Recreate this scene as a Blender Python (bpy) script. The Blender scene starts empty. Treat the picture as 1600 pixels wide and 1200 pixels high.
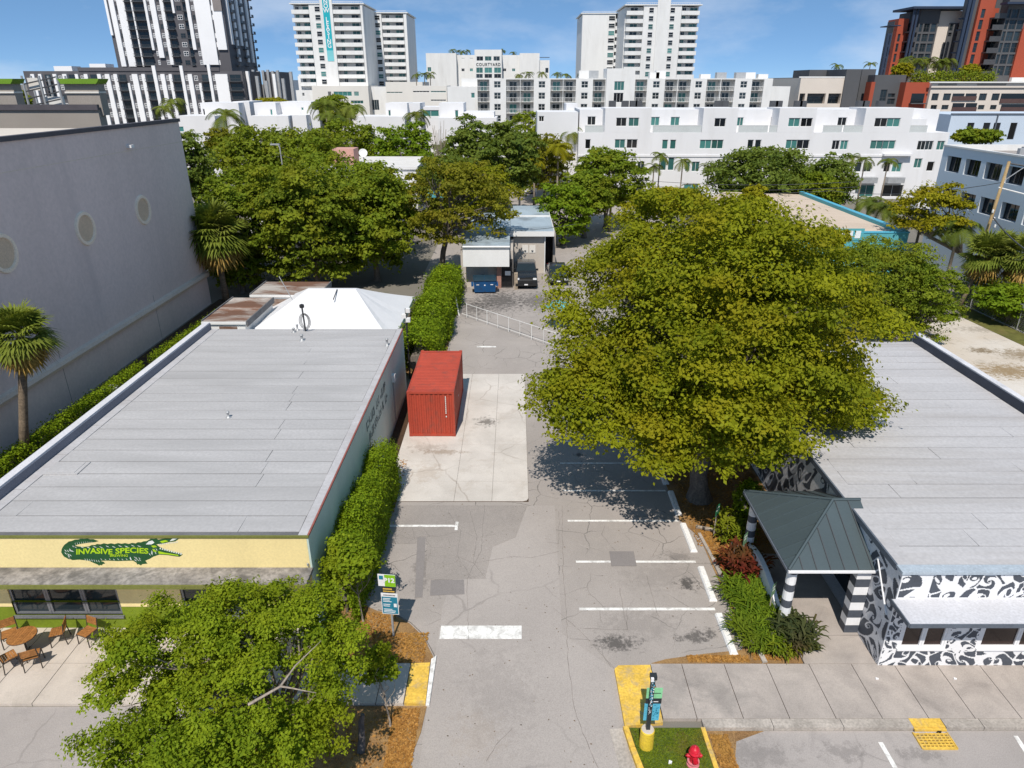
import bpy, math, random
import numpy as np
from mathutils import Vector, Matrix

# ------------------------------------------------------------------ camera, sky, sun, exposure
S = bpy.context.scene
H, PITCH, FPX = 17.2, math.radians(23.5), 1080.0
cam_d = bpy.data.cameras.new('camera'); cam = bpy.data.objects.new('camera', cam_d)
S.collection.objects.link(cam); S.camera = cam
cam.location = (0, 0, H); cam.rotation_euler = (math.pi/2 - PITCH, 0, 0)
cam_d.sensor_width = 36; cam_d.lens = FPX/1600*36; cam_d.shift_x = -5/1600
cam_d.clip_start = 0.5; cam_d.clip_end = 20000
SUN_EL, SUN_AZ = math.radians(54), math.radians(8)       # sun behind the camera, a little to the left
w = bpy.data.worlds.new('World'); S.world = w; w.use_nodes = True
nt = w.node_tree; bg = nt.nodes['Background']
sky = nt.nodes.new('ShaderNodeTexSky'); sky.sky_type = 'NISHITA'; sky.sun_disc = False
sky.sun_elevation = SUN_EL; sky.sun_rotation = math.pi + SUN_AZ
sky.altitude = 0; sky.air_density = 0.30; sky.dust_density = 0.0; sky.ozone_density = 6.0
# flat blue mixed into the whole sky to even it and lift fill light
tint = nt.nodes.new('ShaderNodeMix'); tint.data_type = 'RGBA'; tint.blend_type = 'MIX'
tint.inputs[0].default_value = 0.5; tint.inputs[7].default_value = (1.8, 3.85, 6.3, 1)
nt.links.new(sky.outputs[0], tint.inputs[6]); 
tc = nt.nodes.new('ShaderNodeTexCoord'); cn = nt.nodes.new('ShaderNodeTexNoise'); cn.inputs['Scale'].default_value = 3.2; cn.inputs['Detail'].default_value = 7; cn.inputs['Roughness'].default_value = .6
cm = nt.nodes.new('ShaderNodeMapping'); cm.inputs['Scale'].default_value = (1, 1, 2.6); cm.inputs['Location'].default_value = (.3, .1, .2)
cr_ = nt.nodes.new('ShaderNodeMapRange'); cr_.inputs[1].default_value = .47; cr_.inputs[2].default_value = .80; cr_.inputs[4].default_value = .5
cl = nt.nodes.new('ShaderNodeMix'); cl.data_type = 'RGBA'; cl.inputs[7].default_value = (8.2, 8.6, 9.2, 1)          # faint broken cloud
nt.links.new(tc.outputs['Generated'], cm.inputs[0]); nt.links.new(cm.outputs[0], cn.inputs['Vector']); nt.links.new(cn.outputs[0], cr_.inputs[0]); nt.links.new(cr_.outputs[0], cl.inputs[0])
nt.links.new(tint.outputs[2], cl.inputs[6]); nt.links.new(cl.outputs[2], bg.inputs[0])
bg.inputs[1].default_value = 0.097
sun_d = bpy.data.lights.new('sun', 'SUN'); sun = bpy.data.objects.new('sun', sun_d); S.collection.objects.link(sun)
sun_d.energy = 4.05; sun_d.angle = math.radians(0.5); sun_d.color = (1.0, 0.93, 0.84)
sun.rotation_euler = Vector((math.sin(SUN_AZ)*math.cos(SUN_EL), math.cos(SUN_AZ)*math.cos(SUN_EL), -math.sin(SUN_EL))).to_track_quat('-Z', 'Y').to_euler()
sun.location = (-20, -60, 80)
S.view_settings.view_transform = 'Standard'; S.view_settings.look = 'None'
S.view_settings.exposure = 0.2; S.view_settings.gamma = 1.0
S.render.engine = 'CYCLES'; S.render.resolution_x = 1024; S.render.resolution_y = 768
S.cycles.max_bounces = 6; S.cycles.diffuse_bounces = 3; S.cycles.transmission_bounces = 4

# ------------------------------------------------------------------ surveying helpers (photo measurements -> metres)
def _ray(px, py):
    u = (px-805)/FPX; v = (py-600)/FPX
    return (u, math.cos(PITCH)-v*math.sin(PITCH), -math.sin(PITCH)-v*math.cos(PITCH))
def gz(px, py, z=0.0):
    r = _ray(px, py); t = (z-H)/r[2]; return (r[0]*t, r[1]*t)
def gy(px, py, Y):
    r = _ray(px, py); t = Y/r[1]; return (r[0]*t, H+r[2]*t)
def gx(px, py, X):
    r = _ray(px, py); t = X/r[0]; return (r[1]*t, H+r[2]*t)

# ------------------------------------------------------------------ scene helpers
COL = S.collection
class MB:
    """collects polygons of one mesh"""
    def __init__(s): s.v = []; s.f = []; s.m = []; s.mi = 0
    def face(s, pts, mi=None):
        n = len(s.v); s.v += [tuple(p) for p in pts]; s.f.append(tuple(range(n, n+len(pts)))); s.m.append(s.mi if mi is None else mi)
    def box(s, x0, x1, y0, y1, z0, z1, mi=None):
        n = len(s.v)
        s.v += [(x0,y0,z0),(x1,y0,z0),(x1,y1,z0),(x0,y1,z0),(x0,y0,z1),(x1,y0,z1),(x1,y1,z1),(x0,y1,z1)]
        for q in ((0,3,2,1),(4,5,6,7),(0,1,5,4),(1,2,6,5),(2,3,7,6),(3,0,4,7)):
            s.f.append(tuple(n+i for i in q)); s.m.append(s.mi if mi is None else mi)
        return s
    def prism(s, poly, z0, z1, mi=None):
        n = len(s.v); k = len(poly)
        s.v += [(p[0],p[1],z0) for p in poly] + [(p[0],p[1],z1) for p in poly]
        mi = s.mi if mi is None else mi
        s.f.append(tuple(n+i for i in reversed(range(k)))); s.m.append(mi)
        s.f.append(tuple(n+k+i for i in range(k))); s.m.append(mi)
        for i in range(k):
            j = (i+1) % k; s.f.append((n+i, n+j, n+k+j, n+k+i)); s.m.append(mi)
        return s
    def tube(s, pts, rad, sides=8, caps=True, mi=None):
        pts = [Vector(p) for p in pts]; k = len(pts)
        if not hasattr(rad, '__len__'): rad = [rad]*k
        n = len(s.v); mi = s.mi if mi is None else mi
        prev = None
        for i, p in enumerate(pts):
            d = (pts[min(i+1,k-1)]-pts[max(i-1,0)]).normalized()
            a = prev if prev is not None else (Vector((1,0,0)) if abs(d.x) < .8 else Vector((0,1,0)))
            a = (a - d*a.dot(d)).normalized(); b = d.cross(a); prev = a
            for j in range(sides):
                t = 2*math.pi*j/sides
                s.v.append(tuple(p + (a*math.cos(t)+b*math.sin(t))*rad[i]))
        for i in range(k-1):
            for j in range(sides):
                j2 = (j+1) % sides
                s.f.append((n+i*sides+j, n+i*sides+j2, n+(i+1)*sides+j2, n+(i+1)*sides+j)); s.m.append(mi)
        if caps:
            s.f.append(tuple(n+j for j in reversed(range(sides)))); s.m.append(mi)
            s.f.append(tuple(n+(k-1)*sides+j for j in range(sides))); s.m.append(mi)
        return s
    def lathe(s, prof, cx=0, cy=0, sides=16, mi=None):
        n = len(s.v); mi = s.mi if mi is None else mi
        for r, z in prof:
            for j in range(sides):
                t = 2*math.pi*j/sides; s.v.append((cx+r*math.cos(t), cy+r*math.sin(t), z))
        for i in range(len(prof)-1):
            for j in range(sides):
                j2 = (j+1) % sides
                s.f.append((n+i*sides+j, n+i*sides+j2, n+(i+1)*sides+j2, n+(i+1)*sides+j)); s.m.append(mi)
        s.f.append(tuple(n+j for j in reversed(range(sides)))); s.m.append(mi)
        k = len(prof)-1; s.f.append(tuple(n+k*sides+j for j in range(sides))); s.m.append(mi)
        return s
    def move(s, dx, dy, dz, start=0):
        s.v[start:] = [(a+dx,b+dy,c+dz) for a,b,c in s.v[start:]]; return s
    def mesh(s, name, mats, smooth=False):
        me = bpy.data.meshes.new(name); me.from_pydata(s.v, [], s.f)
        if not isinstance(mats, (list, tuple)): mats = [mats]
        for m in mats: me.materials.append(m)
        if len(mats) > 1: me.polygons.foreach_set('material_index', s.m)
        if smooth: me.polygons.foreach_set('use_smooth', [True]*len(me.polygons))
        me.update(); return me
def obj(name, me, parent=None, loc=(0,0,0), rz=0.0):
    o = bpy.data.objects.new(name, me); COL.objects.link(o); o.location = loc
    if rz: o.rotation_euler = (0,0,rz)
    if parent is not None: o.parent = parent
    return o
def part(name, mb, mats, parent, loc=(0,0,0), rz=0.0, smooth=False):
    return obj(name, mb.mesh(name, mats, smooth), parent, loc, rz)
def tag(o, label, cat, group=None):
    o['label'] = label; o['category'] = cat
    if group: o['group'] = group
    return o
def thing(name, label, cat, loc=(0,0,0), rz=0.0, group=None):
    o = obj(name, None, None, loc, rz); o.empty_display_size = .3
    return tag(o, label, cat, group)
def struct(name, mb, mats, parent=None, kind='structure', **k):
    o = obj(name, mb.mesh(name, mats, **k), parent)
    if parent is None or kind == 'stuff': o['kind'] = kind
    return o
def copy_tree(o, parent=None):
    c = o.copy(); COL.objects.link(c); c.parent = parent
    for ch in list(o.children): copy_tree(ch, c)
    return c
def local(pts, t):                                       # world xyz -> local to an unrotated thing
    L = t.location; return [(p[0]-L[0], p[1]-L[1], p[2]-L[2]) for p in pts]

# ------------------------------------------------------------------ materials
MATS = {}
def _n(nt, t, **k):
    n = nt.nodes.new(t)
    for a, b in k.items(): setattr(n, a, b)
    return n
def mixc(nt, fac, a, b, mode='MIX'):
    m = _n(nt, 'ShaderNodeMix', data_type='RGBA', blend_type=mode)
    for sock, val in ((0, fac), (6, a), (7, b)):
        if hasattr(val, 'is_linked') or hasattr(val, 'node'): nt.links.new(val, m.inputs[sock])
        else: m.inputs[sock].default_value = val if sock == 0 else (*val[:3], 1)
    return m.outputs[2]
def ramp(nt, src, a, b, ca=0.0, cb=1.0):
    r = _n(nt, 'ShaderNodeMapRange'); r.inputs[1].default_value = a; r.inputs[2].default_value = b
    r.inputs[3].default_value = ca; r.inputs[4].default_value = cb; r.clamp = True
    nt.links.new(src, r.inputs[0]); return r.outputs[0]
def noise(nt, vec, scale, detail=4, rough=.55, dist=0.0):
    n = _n(nt, 'ShaderNodeTexNoise'); n.inputs['Scale'].default_value = scale; n.inputs['Detail'].default_value = detail
    n.inputs['Roughness'].default_value = rough; n.inputs['Distortion'].default_value = dist
    nt.links.new(vec, n.inputs['Vector']); return n.outputs[0]
def mapping(nt, vec, sc):
    m = _n(nt, 'ShaderNodeMapping'); m.inputs['Scale'].default_value = sc; nt.links.new(vec, m.inputs[0]); return m.outputs[0]
def base(name):
    m = bpy.data.materials.new(name); m.use_nodes = True; nt = m.node_tree
    b = nt.nodes['Principled BSDF']; pos = _n(nt, 'ShaderNodeNewGeometry').outputs['Position']
    MATS[name] = m; return m, nt, b, pos
def mat(name, c, rough=.8, var=.12, scale=.6, fine=.06, fscale=14, bump=0.0, bscale=60, spec=.3, metal=0.0,
        dirt=None, dscale=.4, dlo=.52, dhi=.75, dmax=.7, stretch=(1,1,1), rnd=0.0, coat=0.0):
    m, nt, b, pos = base(name)
    p = mapping(nt, pos, stretch)
    col = mixc(nt, ramp(nt, noise(nt, p, scale), .3, .7), [x*(1-var) for x in c], [min(x*(1+var),.95) for x in c])
    if fine:
        f = ramp(nt, noise(nt, pos, fscale, 3), .3, .7, 1-fine*2, 1+fine*2)
        g = _n(nt, 'ShaderNodeVectorMath', operation='SCALE'); nt.links.new(col, g.inputs[0]); nt.links.new(f, g.inputs['Scale']); col = g.outputs[0]
    if dirt:
        col = mixc(nt, ramp(nt, noise(nt, p, dscale, 6, .65, .6), dlo, dhi, 0, dmax), col, dirt)
    if rnd:
        oi = _n(nt, 'ShaderNodeObjectInfo'); f = ramp(nt, oi.outputs['Random'], 0, 1, 1-rnd, 1+rnd)
        g = _n(nt, 'ShaderNodeVectorMath', operation='SCALE'); nt.links.new(col, g.inputs[0]); nt.links.new(f, g.inputs['Scale']); col = g.outputs[0]
    nt.links.new(col, b.inputs['Base Color'])
    b.inputs['Roughness'].default_value = rough; b.inputs['Metallic'].default_value = metal
    b.inputs['Specular IOR Level'].default_value = spec; b.inputs['Coat Weight'].default_value = coat
    if bump:
        bp = _n(nt, 'ShaderNodeBump'); bp.inputs['Strength'].default_value = bump; bp.inputs['Distance'].default_value = .02
        nt.links.new(noise(nt, pos, bscale, 4), bp.inputs['Height']); nt.links.new(bp.outputs[0], b.inputs['Normal'])
    return m
def leafmat(name, c1, c2, c3=None, trans=.35, rough=.65):
    m, nt, b, pos = base(name)
    at = _n(nt, 'ShaderNodeAttribute', attribute_name='rnd')
    big = ramp(nt, noise(nt, pos, .45, 3), .35, .65)
    g_ = 1.2; c1, c2 = [x*g_ for x in c1], [x*g_ for x in c2]; c3 = [x*g_ for x in c3] if c3 else None
    col = mixc(nt, at.outputs['Fac'], c1, c2)
    if c3: col = mixc(nt, ramp(nt, big, .45, 1.0, 0, .75), col, c3)
    nt.links.new(col, b.inputs['Base Color']); b.inputs['Roughness'].default_value = rough
    b.inputs['Specular IOR Level'].default_value = .12
    tr = _n(nt, 'ShaderNodeBsdfTranslucent'); g = mixc(nt, .5, col, (.30,.34,.01), 'MIX'); nt.links.new(g, tr.inputs[0])
    mx = _n(nt, 'ShaderNodeMixShader'); mx.inputs[0].default_value = trans
    nt.links.new(b.outputs[0], mx.inputs[1]); nt.links.new(tr.outputs[0], mx.inputs[2])
    nt.links.new(mx.outputs[0], nt.nodes['Material Output'].inputs[0]); return m
def glassmat(name, c, rough=.06, rnd=.5):
    m, nt, b, pos = base(name)
    oi = _n(nt, 'ShaderNodeObjectInfo')
    col = mixc(nt, ramp(nt, oi.outputs['Random'], 0, 1, 0, 1), [x*(1-rnd) for x in c], [x*(1+rnd) for x in c])
    nt.links.new(col, b.inputs['Base Color']); b.inputs['Roughness'].default_value = rough
    b.inputs['Specular IOR Level'].default_value = .5; return m

# ground surfaces -------------------------------------------------
def ground_mat(name, c, c2, crack=0.0, cscale=.55, spots=(), speck=.10, big=.25, crackcol=(.09,.085,.08), tint2=None):
    m, nt, b, pos = base(name)
    col = mixc(nt, ramp(nt, noise(nt, pos, big, 5, .6, .4), .35, .68), c, c2)
    if tint2: col = mixc(nt, ramp(nt, noise(nt, pos, .9, 6, .7, .8), .55, .72, 0, .55), col, tint2)
    f = ramp(nt, noise(nt, pos, 35, 2), .25, .75, 1-speck, 1+speck)
    g = _n(nt, 'ShaderNodeVectorMath', operation='SCALE'); nt.links.new(col, g.inputs[0]); nt.links.new(f, g.inputs['Scale']); col = g.outputs[0]
    nz = noise(nt, pos, 3.2, 8, .78)
    for (sx, sy, rx, ry, st, sc) in spots:
        sub = _n(nt, 'ShaderNodeVectorMath', operation='SUBTRACT'); sub.inputs[1].default_value = (sx, sy, 0); nt.links.new(pos, sub.inputs[0])
        ln = _n(nt, 'ShaderNodeVectorMath', operation='LENGTH'); nt.links.new(mapping(nt, sub.outputs[0], (1/rx, 1/ry, 0)), ln.inputs[0])
        ad = _n(nt, 'ShaderNodeMath', operation='ADD'); nt.links.new(ln.outputs['Value'], ad.inputs[0])
        nt.links.new(ramp(nt, nz, .25, .75, -1.1, 1.1), ad.inputs[1])
        col = mixc(nt, ramp(nt, ad.outputs[0], .30, .85, st, 0), col, sc)
    if crack:
        wv = _n(nt, 'ShaderNodeVectorMath', operation='ADD'); nt.links.new(pos, wv.inputs[0])
        nn = _n(nt, 'ShaderNodeTexNoise'); nn.inputs['Scale'].default_value = 1.3; nn.inputs['Detail'].default_value = 4; nt.links.new(pos, nn.inputs['Vector'])
        sc_ = _n(nt, 'ShaderNodeVectorMath', operation='SCALE'); sc_.inputs['Scale'].default_value = .5; nt.links.new(nn.outputs[1], sc_.inputs[0]); nt.links.new(sc_.outputs[0], wv.inputs[1])
        vo = _n(nt, 'ShaderNodeTexVoronoi', feature='DISTANCE_TO_EDGE', voronoi_dimensions='2D'); vo.inputs['Scale'].default_value = cscale; nt.links.new(wv.outputs[0], vo.inputs['Vector'])
        ln = ramp(nt, vo.outputs['Distance'], 0.004, .013, 1, 0)
        mk = _n(nt, 'ShaderNodeMath', operation='MULTIPLY'); nt.links.new(ln, mk.inputs[0]); nt.links.new(ramp(nt, noise(nt, pos, .35, 2), .42, .6, 0, crack), mk.inputs[1])
        col = mixc(nt, mk.outputs[0], col, crackcol)
    nt.links.new(col, b.inputs['Base Color']); b.inputs['Roughness'].default_value = .88; b.inputs['Specular IOR Level'].default_value = .2
    bp = _n(nt, 'ShaderNodeBump'); bp.inputs['Strength'].default_value = .25; bp.inputs['Distance'].default_value = .01
    nt.links.new(noise(nt, pos, 60, 3), bp.inputs['Height']); nt.links.new(bp.outputs[0], b.inputs['Normal'])
    return m
OIL = (.05,.047,.045)
def sp(px, py, rx, ry, st, c=OIL): X, Y = gz(px, py); return (X, Y, rx, ry, st, c)
m_lot = ground_mat('old_asphalt', (.375,.338,.312), (.315,.285,.262), crack=.8, cscale=.62, speck=.18, tint2=(.41,.365,.33),
    spots=[sp(965,1005,.9,.5,.75), sp(1075,912,.5,.45,.8), sp(1085,995,.6,.4,.7), sp(1108,990,.35,.3,.7), sp(665,805,1.6,.6,.55), sp(700,800,1.4,.5,.4),
           sp(1060,870,.8,.5,.35), sp(690,895,.5,1.6,.35), sp(660,890,.5,1.6,.4), sp(780,470,3.0,4.2,.75), sp(740,480,2.0,3.0,.6), sp(840,470,2.5,3.5,.6), sp(905,710,.35,.3,.8),
           sp(1000,975,1.8,1.0,.18), sp(1040,900,2.2,1.2,.15), sp(730,640,.8,4,.0)])
m_street = ground_mat('street_asphalt', (.385,.35,.33), (.32,.292,.275), crack=.25, cscale=.3, speck=.14, tint2=(.25,.23,.22),
    spots=[sp(1440,1178,1.0,.3,.3), sp(1180,1180,1.6,.6,.25), sp(1320,1175,.9,.4,.3)])
m_lane = ground_mat('lane_asphalt', (.398,.36,.334), (.345,.312,.29), crack=.25, cscale=.22, speck=.16, tint2=(.42,.38,.35), spots=[sp(780,1080,1.5,2.5,.12), sp(745,1150,1.0,1.2,.1,(.4,.3,.2))])
m_pad = ground_mat('old_concrete', (.61,.57,.525), (.50,.465,.425), crack=.45, cscale=.24, speck=.12, big=.5, crackcol=(.26,.21,.17), tint2=(.42,.365,.31),
    spots=[sp(760,660,.75,.7,.72,(.08,.07,.06)), sp(690,707,1.5,.35,.5,(.22,.15,.09)), sp(668,700,1.2,.5,.4,(.25,.20,.16)), sp(665,740,1.0,1.2,.3,(.36,.27,.19))])
m_walk = ground_mat('walk_concrete', (.44,.39,.352), (.325,.29,.265), crack=0, speck=.14, big=.9, tint2=(.26,.232,.213), spots=[sp(1050,1090,1.1,.8,.3,(.2,.19,.18)), sp(1130,1090,1.0,1.0,.25,(.2,.19,.18))])
m_walkp = ground_mat('pale_concrete', (.57,.505,.44), (.47,.415,.36), crack=0, speck=.10, big=.8, tint2=(.38,.335,.285))
m_patch = ground_mat('asphalt_patch', (.26,.238,.228), (.225,.207,.2), speck=.16)
m_gator = ground_mat('crazed_asphalt', (.335,.302,.278), (.27,.245,.226), crack=.9, cscale=1.5, speck=.2, tint2=(.36,.325,.30), crackcol=(.14,.125,.115))
m_terr = ground_mat('urban_ground', (.17,.16,.14), (.22,.20,.17), speck=.1, big=.05, tint2=(.10,.12,.05))
m_yard = ground_mat('gravel_yard', (.52,.45,.37), (.62,.58,.53), speck=.12, big=.18, crack=.3, tint2=(.24,.21,.17),
    spots=[sp(1535,548,1.3,.8,.9,(.20,.15,.09)), sp(1575,580,3.0,1.8,.95,(.28,.20,.11)), sp(1490,490,3.5,2.0,.6,(.22,.19,.16)), sp(1600,555,2.2,1.6,.85,(.24,.18,.11)), sp(1540,515,3.0,1.0,.6,(.27,.23,.18)), sp(1450,520,2.0,2.5,.5,(.3,.25,.2))])
m_mulch = ground_mat('leaf_litter', (.22,.125,.055), (.34,.21,.09), speck=.5, big=1.6, tint2=(.18,.09,.035))
m_dirt = ground_mat('dark_mulch', (.055,.035,.022), (.085,.05,.03), speck=.4, big=1.0)
m_paint = mat('road_paint', (.80,.79,.76), .7, .06, 3, dirt=(.38,.36,.34), dscale=3.2, dlo=.46, dhi=.66, dmax=.8)
m_wstop = mat('white_stop', (.80,.79,.77), .7, .05, 2, dirt=(.45,.42,.39), dscale=5, dlo=.58, dhi=.72, dmax=.6)
m_yel = mat('yellow_paint', (.70,.45,.075), .7, .14, 2, fine=.1, dirt=(.42,.33,.20), dscale=3.0, dlo=.50, dhi=.66, dmax=.7)
m_kerb = mat('kerb_concrete', (.40,.36,.32), .85, .2, 1.2, fine=.1, dirt=(.17,.15,.13), dscale=1.5, dmax=.6)
m_black = mat('black_metal', (.02,.02,.022), .45, .1, 1, spec=.5)
m_dgrey = mat('dark_grey_metal', (.06,.062,.068), .5, .1, 1, spec=.5)
m_grey = mat('galvanised', (.42,.43,.44), .45, .1, 2, metal=.3, spec=.5)
m_white = mat('white_paint', (.73,.73,.72), .6, .05, .4, fine=.02, dirt=(.50,.48,.45), dscale=.3, dmax=.4, stretch=(1,1,.25))
m_stucco = mat('white_stucco', (.72,.72,.735), .75, .04, .25, fine=.02, dirt=(.54,.53,.52), dscale=.25, dmax=.4, stretch=(1,1,.2))
m_cream = mat('cream_stucco', (.69,.665,.62), .75, .04, .2, fine=.02, dirt=(.55,.52,.47), dscale=.15, dmax=.25, stretch=(1,1,.25))
m_glass = glassmat('window_glass', (.020,.030,.036)); m_teal = glassmat('teal_glass', (.05,.16,.15), .08, .45); m_dglass = glassmat('dark_glass', (.012,.014,.017))
m_brown = mat('dark_interior_glass', (.030,.016,.014), .12, .3, 1.0, spec=.5)

# ------------------------------------------------------------------ facades
def facade(mb, P, U, N, wd, z0, z1, ops, mi=0):
    """wall sheet from P along U (unit, 2d), outward normal N (2d); ops: (u0,u1,a,b,depth,back material or None)"""
    us = sorted({0, wd, *[min(max(o[i],0),wd) for o in ops for i in (0,1)]}); zs = sorted({z0, z1, *[min(max(o[i],z0),z1) for o in ops for i in (2,3)]})
    pt = lambda u, z, d=0.0: (P[0]+U[0]*u-N[0]*d, P[1]+U[1]*u-N[1]*d, z)
    flip = (U[0]*N[1]-U[1]*N[0]) > 0
    def q(a, b, c, d, m): mb.face([a,b,c,d] if not flip else [d,c,b,a], m)
    for i in range(len(us)-1):
        for j in range(len(zs)-1):
            um, zm = (us[i]+us[i+1])/2, (zs[j]+zs[j+1])/2
            if any(o[0] < um < o[1] and o[2] < zm < o[3] for o in ops): continue
            q(pt(us[i],zs[j]), pt(us[i+1],zs[j]), pt(us[i+1],zs[j+1]), pt(us[i],zs[j+1]), mi)
    for o in ops:
        u0, u1, a, b, d, bm = o[:6]; sm = o[6] if len(o) > 6 else mi
        q(pt(u0,a), pt(u1,a), pt(u1,a,d), pt(u0,a,d), sm); q(pt(u0,b,d), pt(u1,b,d), pt(u1,b), pt(u0,b), sm)
        q(pt(u0,a), pt(u0,a,d), pt(u0,b,d), pt(u0,b), sm); q(pt(u1,a,d), pt(u1,a), pt(u1,b), pt(u1,b,d), sm)
        if bm is not None: q(pt(u0,a,d), pt(u1,a,d), pt(u1,b,d), pt(u0,b,d), bm)
WIN = {}
def window_mesh(wd, h, nx, nz, t, fm, gm):
    k = (round(wd,2), round(h,2), nx, nz, t, fm.name, gm.name)
    if k not in WIN:
        mb = MB(); mb.box(-wd/2, wd/2, .0, .02, 0, h, 1)
        for x in (-wd/2, wd/2-t): mb.box(x, x+t, -.05, .0, 0, h, 0)
        for z in (0, h-t): mb.box(-wd/2+t, wd/2-t, -.048, .0, z, z+t, 0)
        for i in range(1, nx): x = -wd/2+wd*i/nx; mb.box(x-t*.4, x+t*.4, -.04, .0, t, h-t, 0)
        for i in range(1, nz): z = h*i/nz; mb.box(-wd/2+t, wd/2-t, -.035, .0, z-t*.4, z+t*.4, 0)
        WIN[k] = mb.mesh('window', [fm, gm])
    return WIN[k]
def put_window(parent, P, U, N, u, z, wd, h, depth, nx=2, nz=1, t=.06, fm=None, gm=None, name='window'):
    me = window_mesh(wd, h, nx, nz, t, fm or m_white, gm or m_glass)
    L = parent.location
    o = obj(name, me, parent, (P[0]+U[0]*u-N[0]*(depth-.03)-L[0], P[1]+U[1]*u-N[1]*(depth-.03)-L[1], z-L[2]), math.atan2(N[0], -N[1])); return o
def shell(mb, x0, x1, y0, y1, z0, z1, skip='', roofmi=0, mi=0):
    """walls and roof of a block; skip any of S E W N"""
    if 'S' not in skip: mb.face([(x0,y0,z0),(x1,y0,z0),(x1,y0,z1),(x0,y0,z1)], mi)
    if 'N' not in skip: mb.face([(x1,y1,z0),(x0,y1,z0),(x0,y1,z1),(x1,y1,z1)], mi)
    if 'W' not in skip: mb.face([(x0,y1,z0),(x0,y0,z0),(x0,y0,z1),(x0,y1,z1)], mi)
    if 'E' not in skip: mb.face([(x1,y0,z0),(x1,y1,z0),(x1,y1,z1),(x1,y0,z1)], mi)
    mb.face([(x0,y0,z1),(x1,y0,z1),(x1,y1,z1),(x0,y1,z1)], roofmi)
def poly_mesh(polys, y_or_fn, mats):
    """flat painted shapes: polys = [(list of 2d pts, mi)]; fn maps 2d -> xyz"""
    mb = MB()
    for pts, mi in polys: mb.face([y_or_fn(p) for p in pts], mi)
    return mb
def text_polys(s, size, bold=0.0, spacing=1.0, align='CENTER'):
    c = bpy.data.curves.new('lettering', 'FONT'); c.body = s; c.size = size; c.align_x = align; c.align_y = 'CENTER'; c.offset = bold; c.space_character = spacing; c.resolution_u = 3
    o = bpy.data.objects.new('lettering', c); COL.objects.link(o)
    dg = bpy.context.evaluated_depsgraph_get(); me = bpy.data.meshes.new_from_object(o.evaluated_get(dg))
    v = [(p.co.x, p.co.y) for p in me.vertices]; f = [[v[i] for i in p.vertices] for p in me.polygons]
    bpy.data.objects.remove(o); bpy.data.curves.remove(c); bpy.data.meshes.remove(me); return f

# ================================================================== ground, lot, pavements
R = random.Random(7)
struct('ground', MB().box(-9000, 9000, -200, 14000, -1, 0), m_terr)
lot = struct('parking_lot', MB().prism([(-6.3,15.2),(-2.6,5),(3.3,5),(3.3,16.8),(7.75,16.86),(7.75,45),(9,66),(-5.6,66),(-5.3,41),(-6.3,30)], .0, .006), m_lot)
struct('driveway', MB().prism([(-2.62,3),(3.25,3),(3.2,16.6),(1.6,18.2),(1.75,26),(.7,26),(-1.9,24),(-2.6,19.5),(-2.64,15.2)], .006, .011), m_lane)
struct('street', MB().prism([(-60,3),(-2.62,3),(-2.62,15.2),(-60,15.2)], .0, .005), m_street)
struct('street', MB().prism([(3.25,3),(60,3),(60,14.35),(3.25,14.35)], .0, .005), m_street)
struct('rear_lot', MB().prism([(23.0,20),(60,20),(60,50),(44,51),(26,55),(23.0,55)], .0, .006), m_yard)
struct('alley', MB().prism([(-9,66),(20,66),(20,130),(-9,130)], .0, .006), m_lot)
# painted lines
def line(name, pts, z=.012, m=None): part(name, MB().prism(pts, z, z+.004), m or m_paint, lot)
for a, b, y, t in ((875,1020,690,.10),(875,1030,724,.10),(880,1040,767,.11),(887,1060,814,.12),(900,1087,878,.12),(905,1117,952,.13)):
    X0, Y0 = gz(a,y); X1, _ = gz(b,y); line('stall_line', [(X0,Y0-t/2),(X1,Y0-t/2),(X1,Y0+t/2),(X0,Y0+t/2)])
for yy in (34.6, 37.2, 39.8): line('stall_line', [(2.3,yy-.05),(7.0,yy-.05),(7.0,yy+.05),(2.3,yy+.05)])
X0, Y0 = gz(600,822); line('stall_line', [(-5.3,Y0-.07),(-2.55,Y0-.07),(-2.55,Y0+.07),(-5.3,Y0+.07)]); line('stall_line', [(-2.545,Y0-.3),(-2.42,Y0-.3),(-2.42,Y0+.3),(-2.545,Y0+.3)])
line('stop_bar', [(-2.56,17.96),(.22,17.96),(.22,18.58),(-2.56,18.58)])
line('stall_line', [gz(745,541),gz(775,541),gz(775,543),gz(745,543)])
part('asphalt_patch', MB().prism([gz(622,790),gz(824,790),gz(806,840),gz(770,855),gz(758,905),gz(665,906),gz(668,850),gz(612,850)][::-1], .0112, .0128), m_gator, lot)
line('asphalt_patch', [gz(955,885),gz(995,885),gz(990,862),gz(952,862)], .017, m_patch)
line('asphalt_patch', [gz(672,931),gz(726,929),gz(725,906),gz(673,907)], .012, m_patch)
line('asphalt_patch', [gz(648,934),gz(660,934),gz(665,840),gz(652,840)], .012, m_patch)
for a, b, c, d in ((1372,1160,1395,1200),(1583,1150,1606,1185)):
    p, q = gz(a,b), gz(c,d); part('stall_line', MB().prism([p,(p[0]+.13,p[1]),(q[0]+.13,q[1]),q], .008, .012), m_paint, lot)
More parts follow.
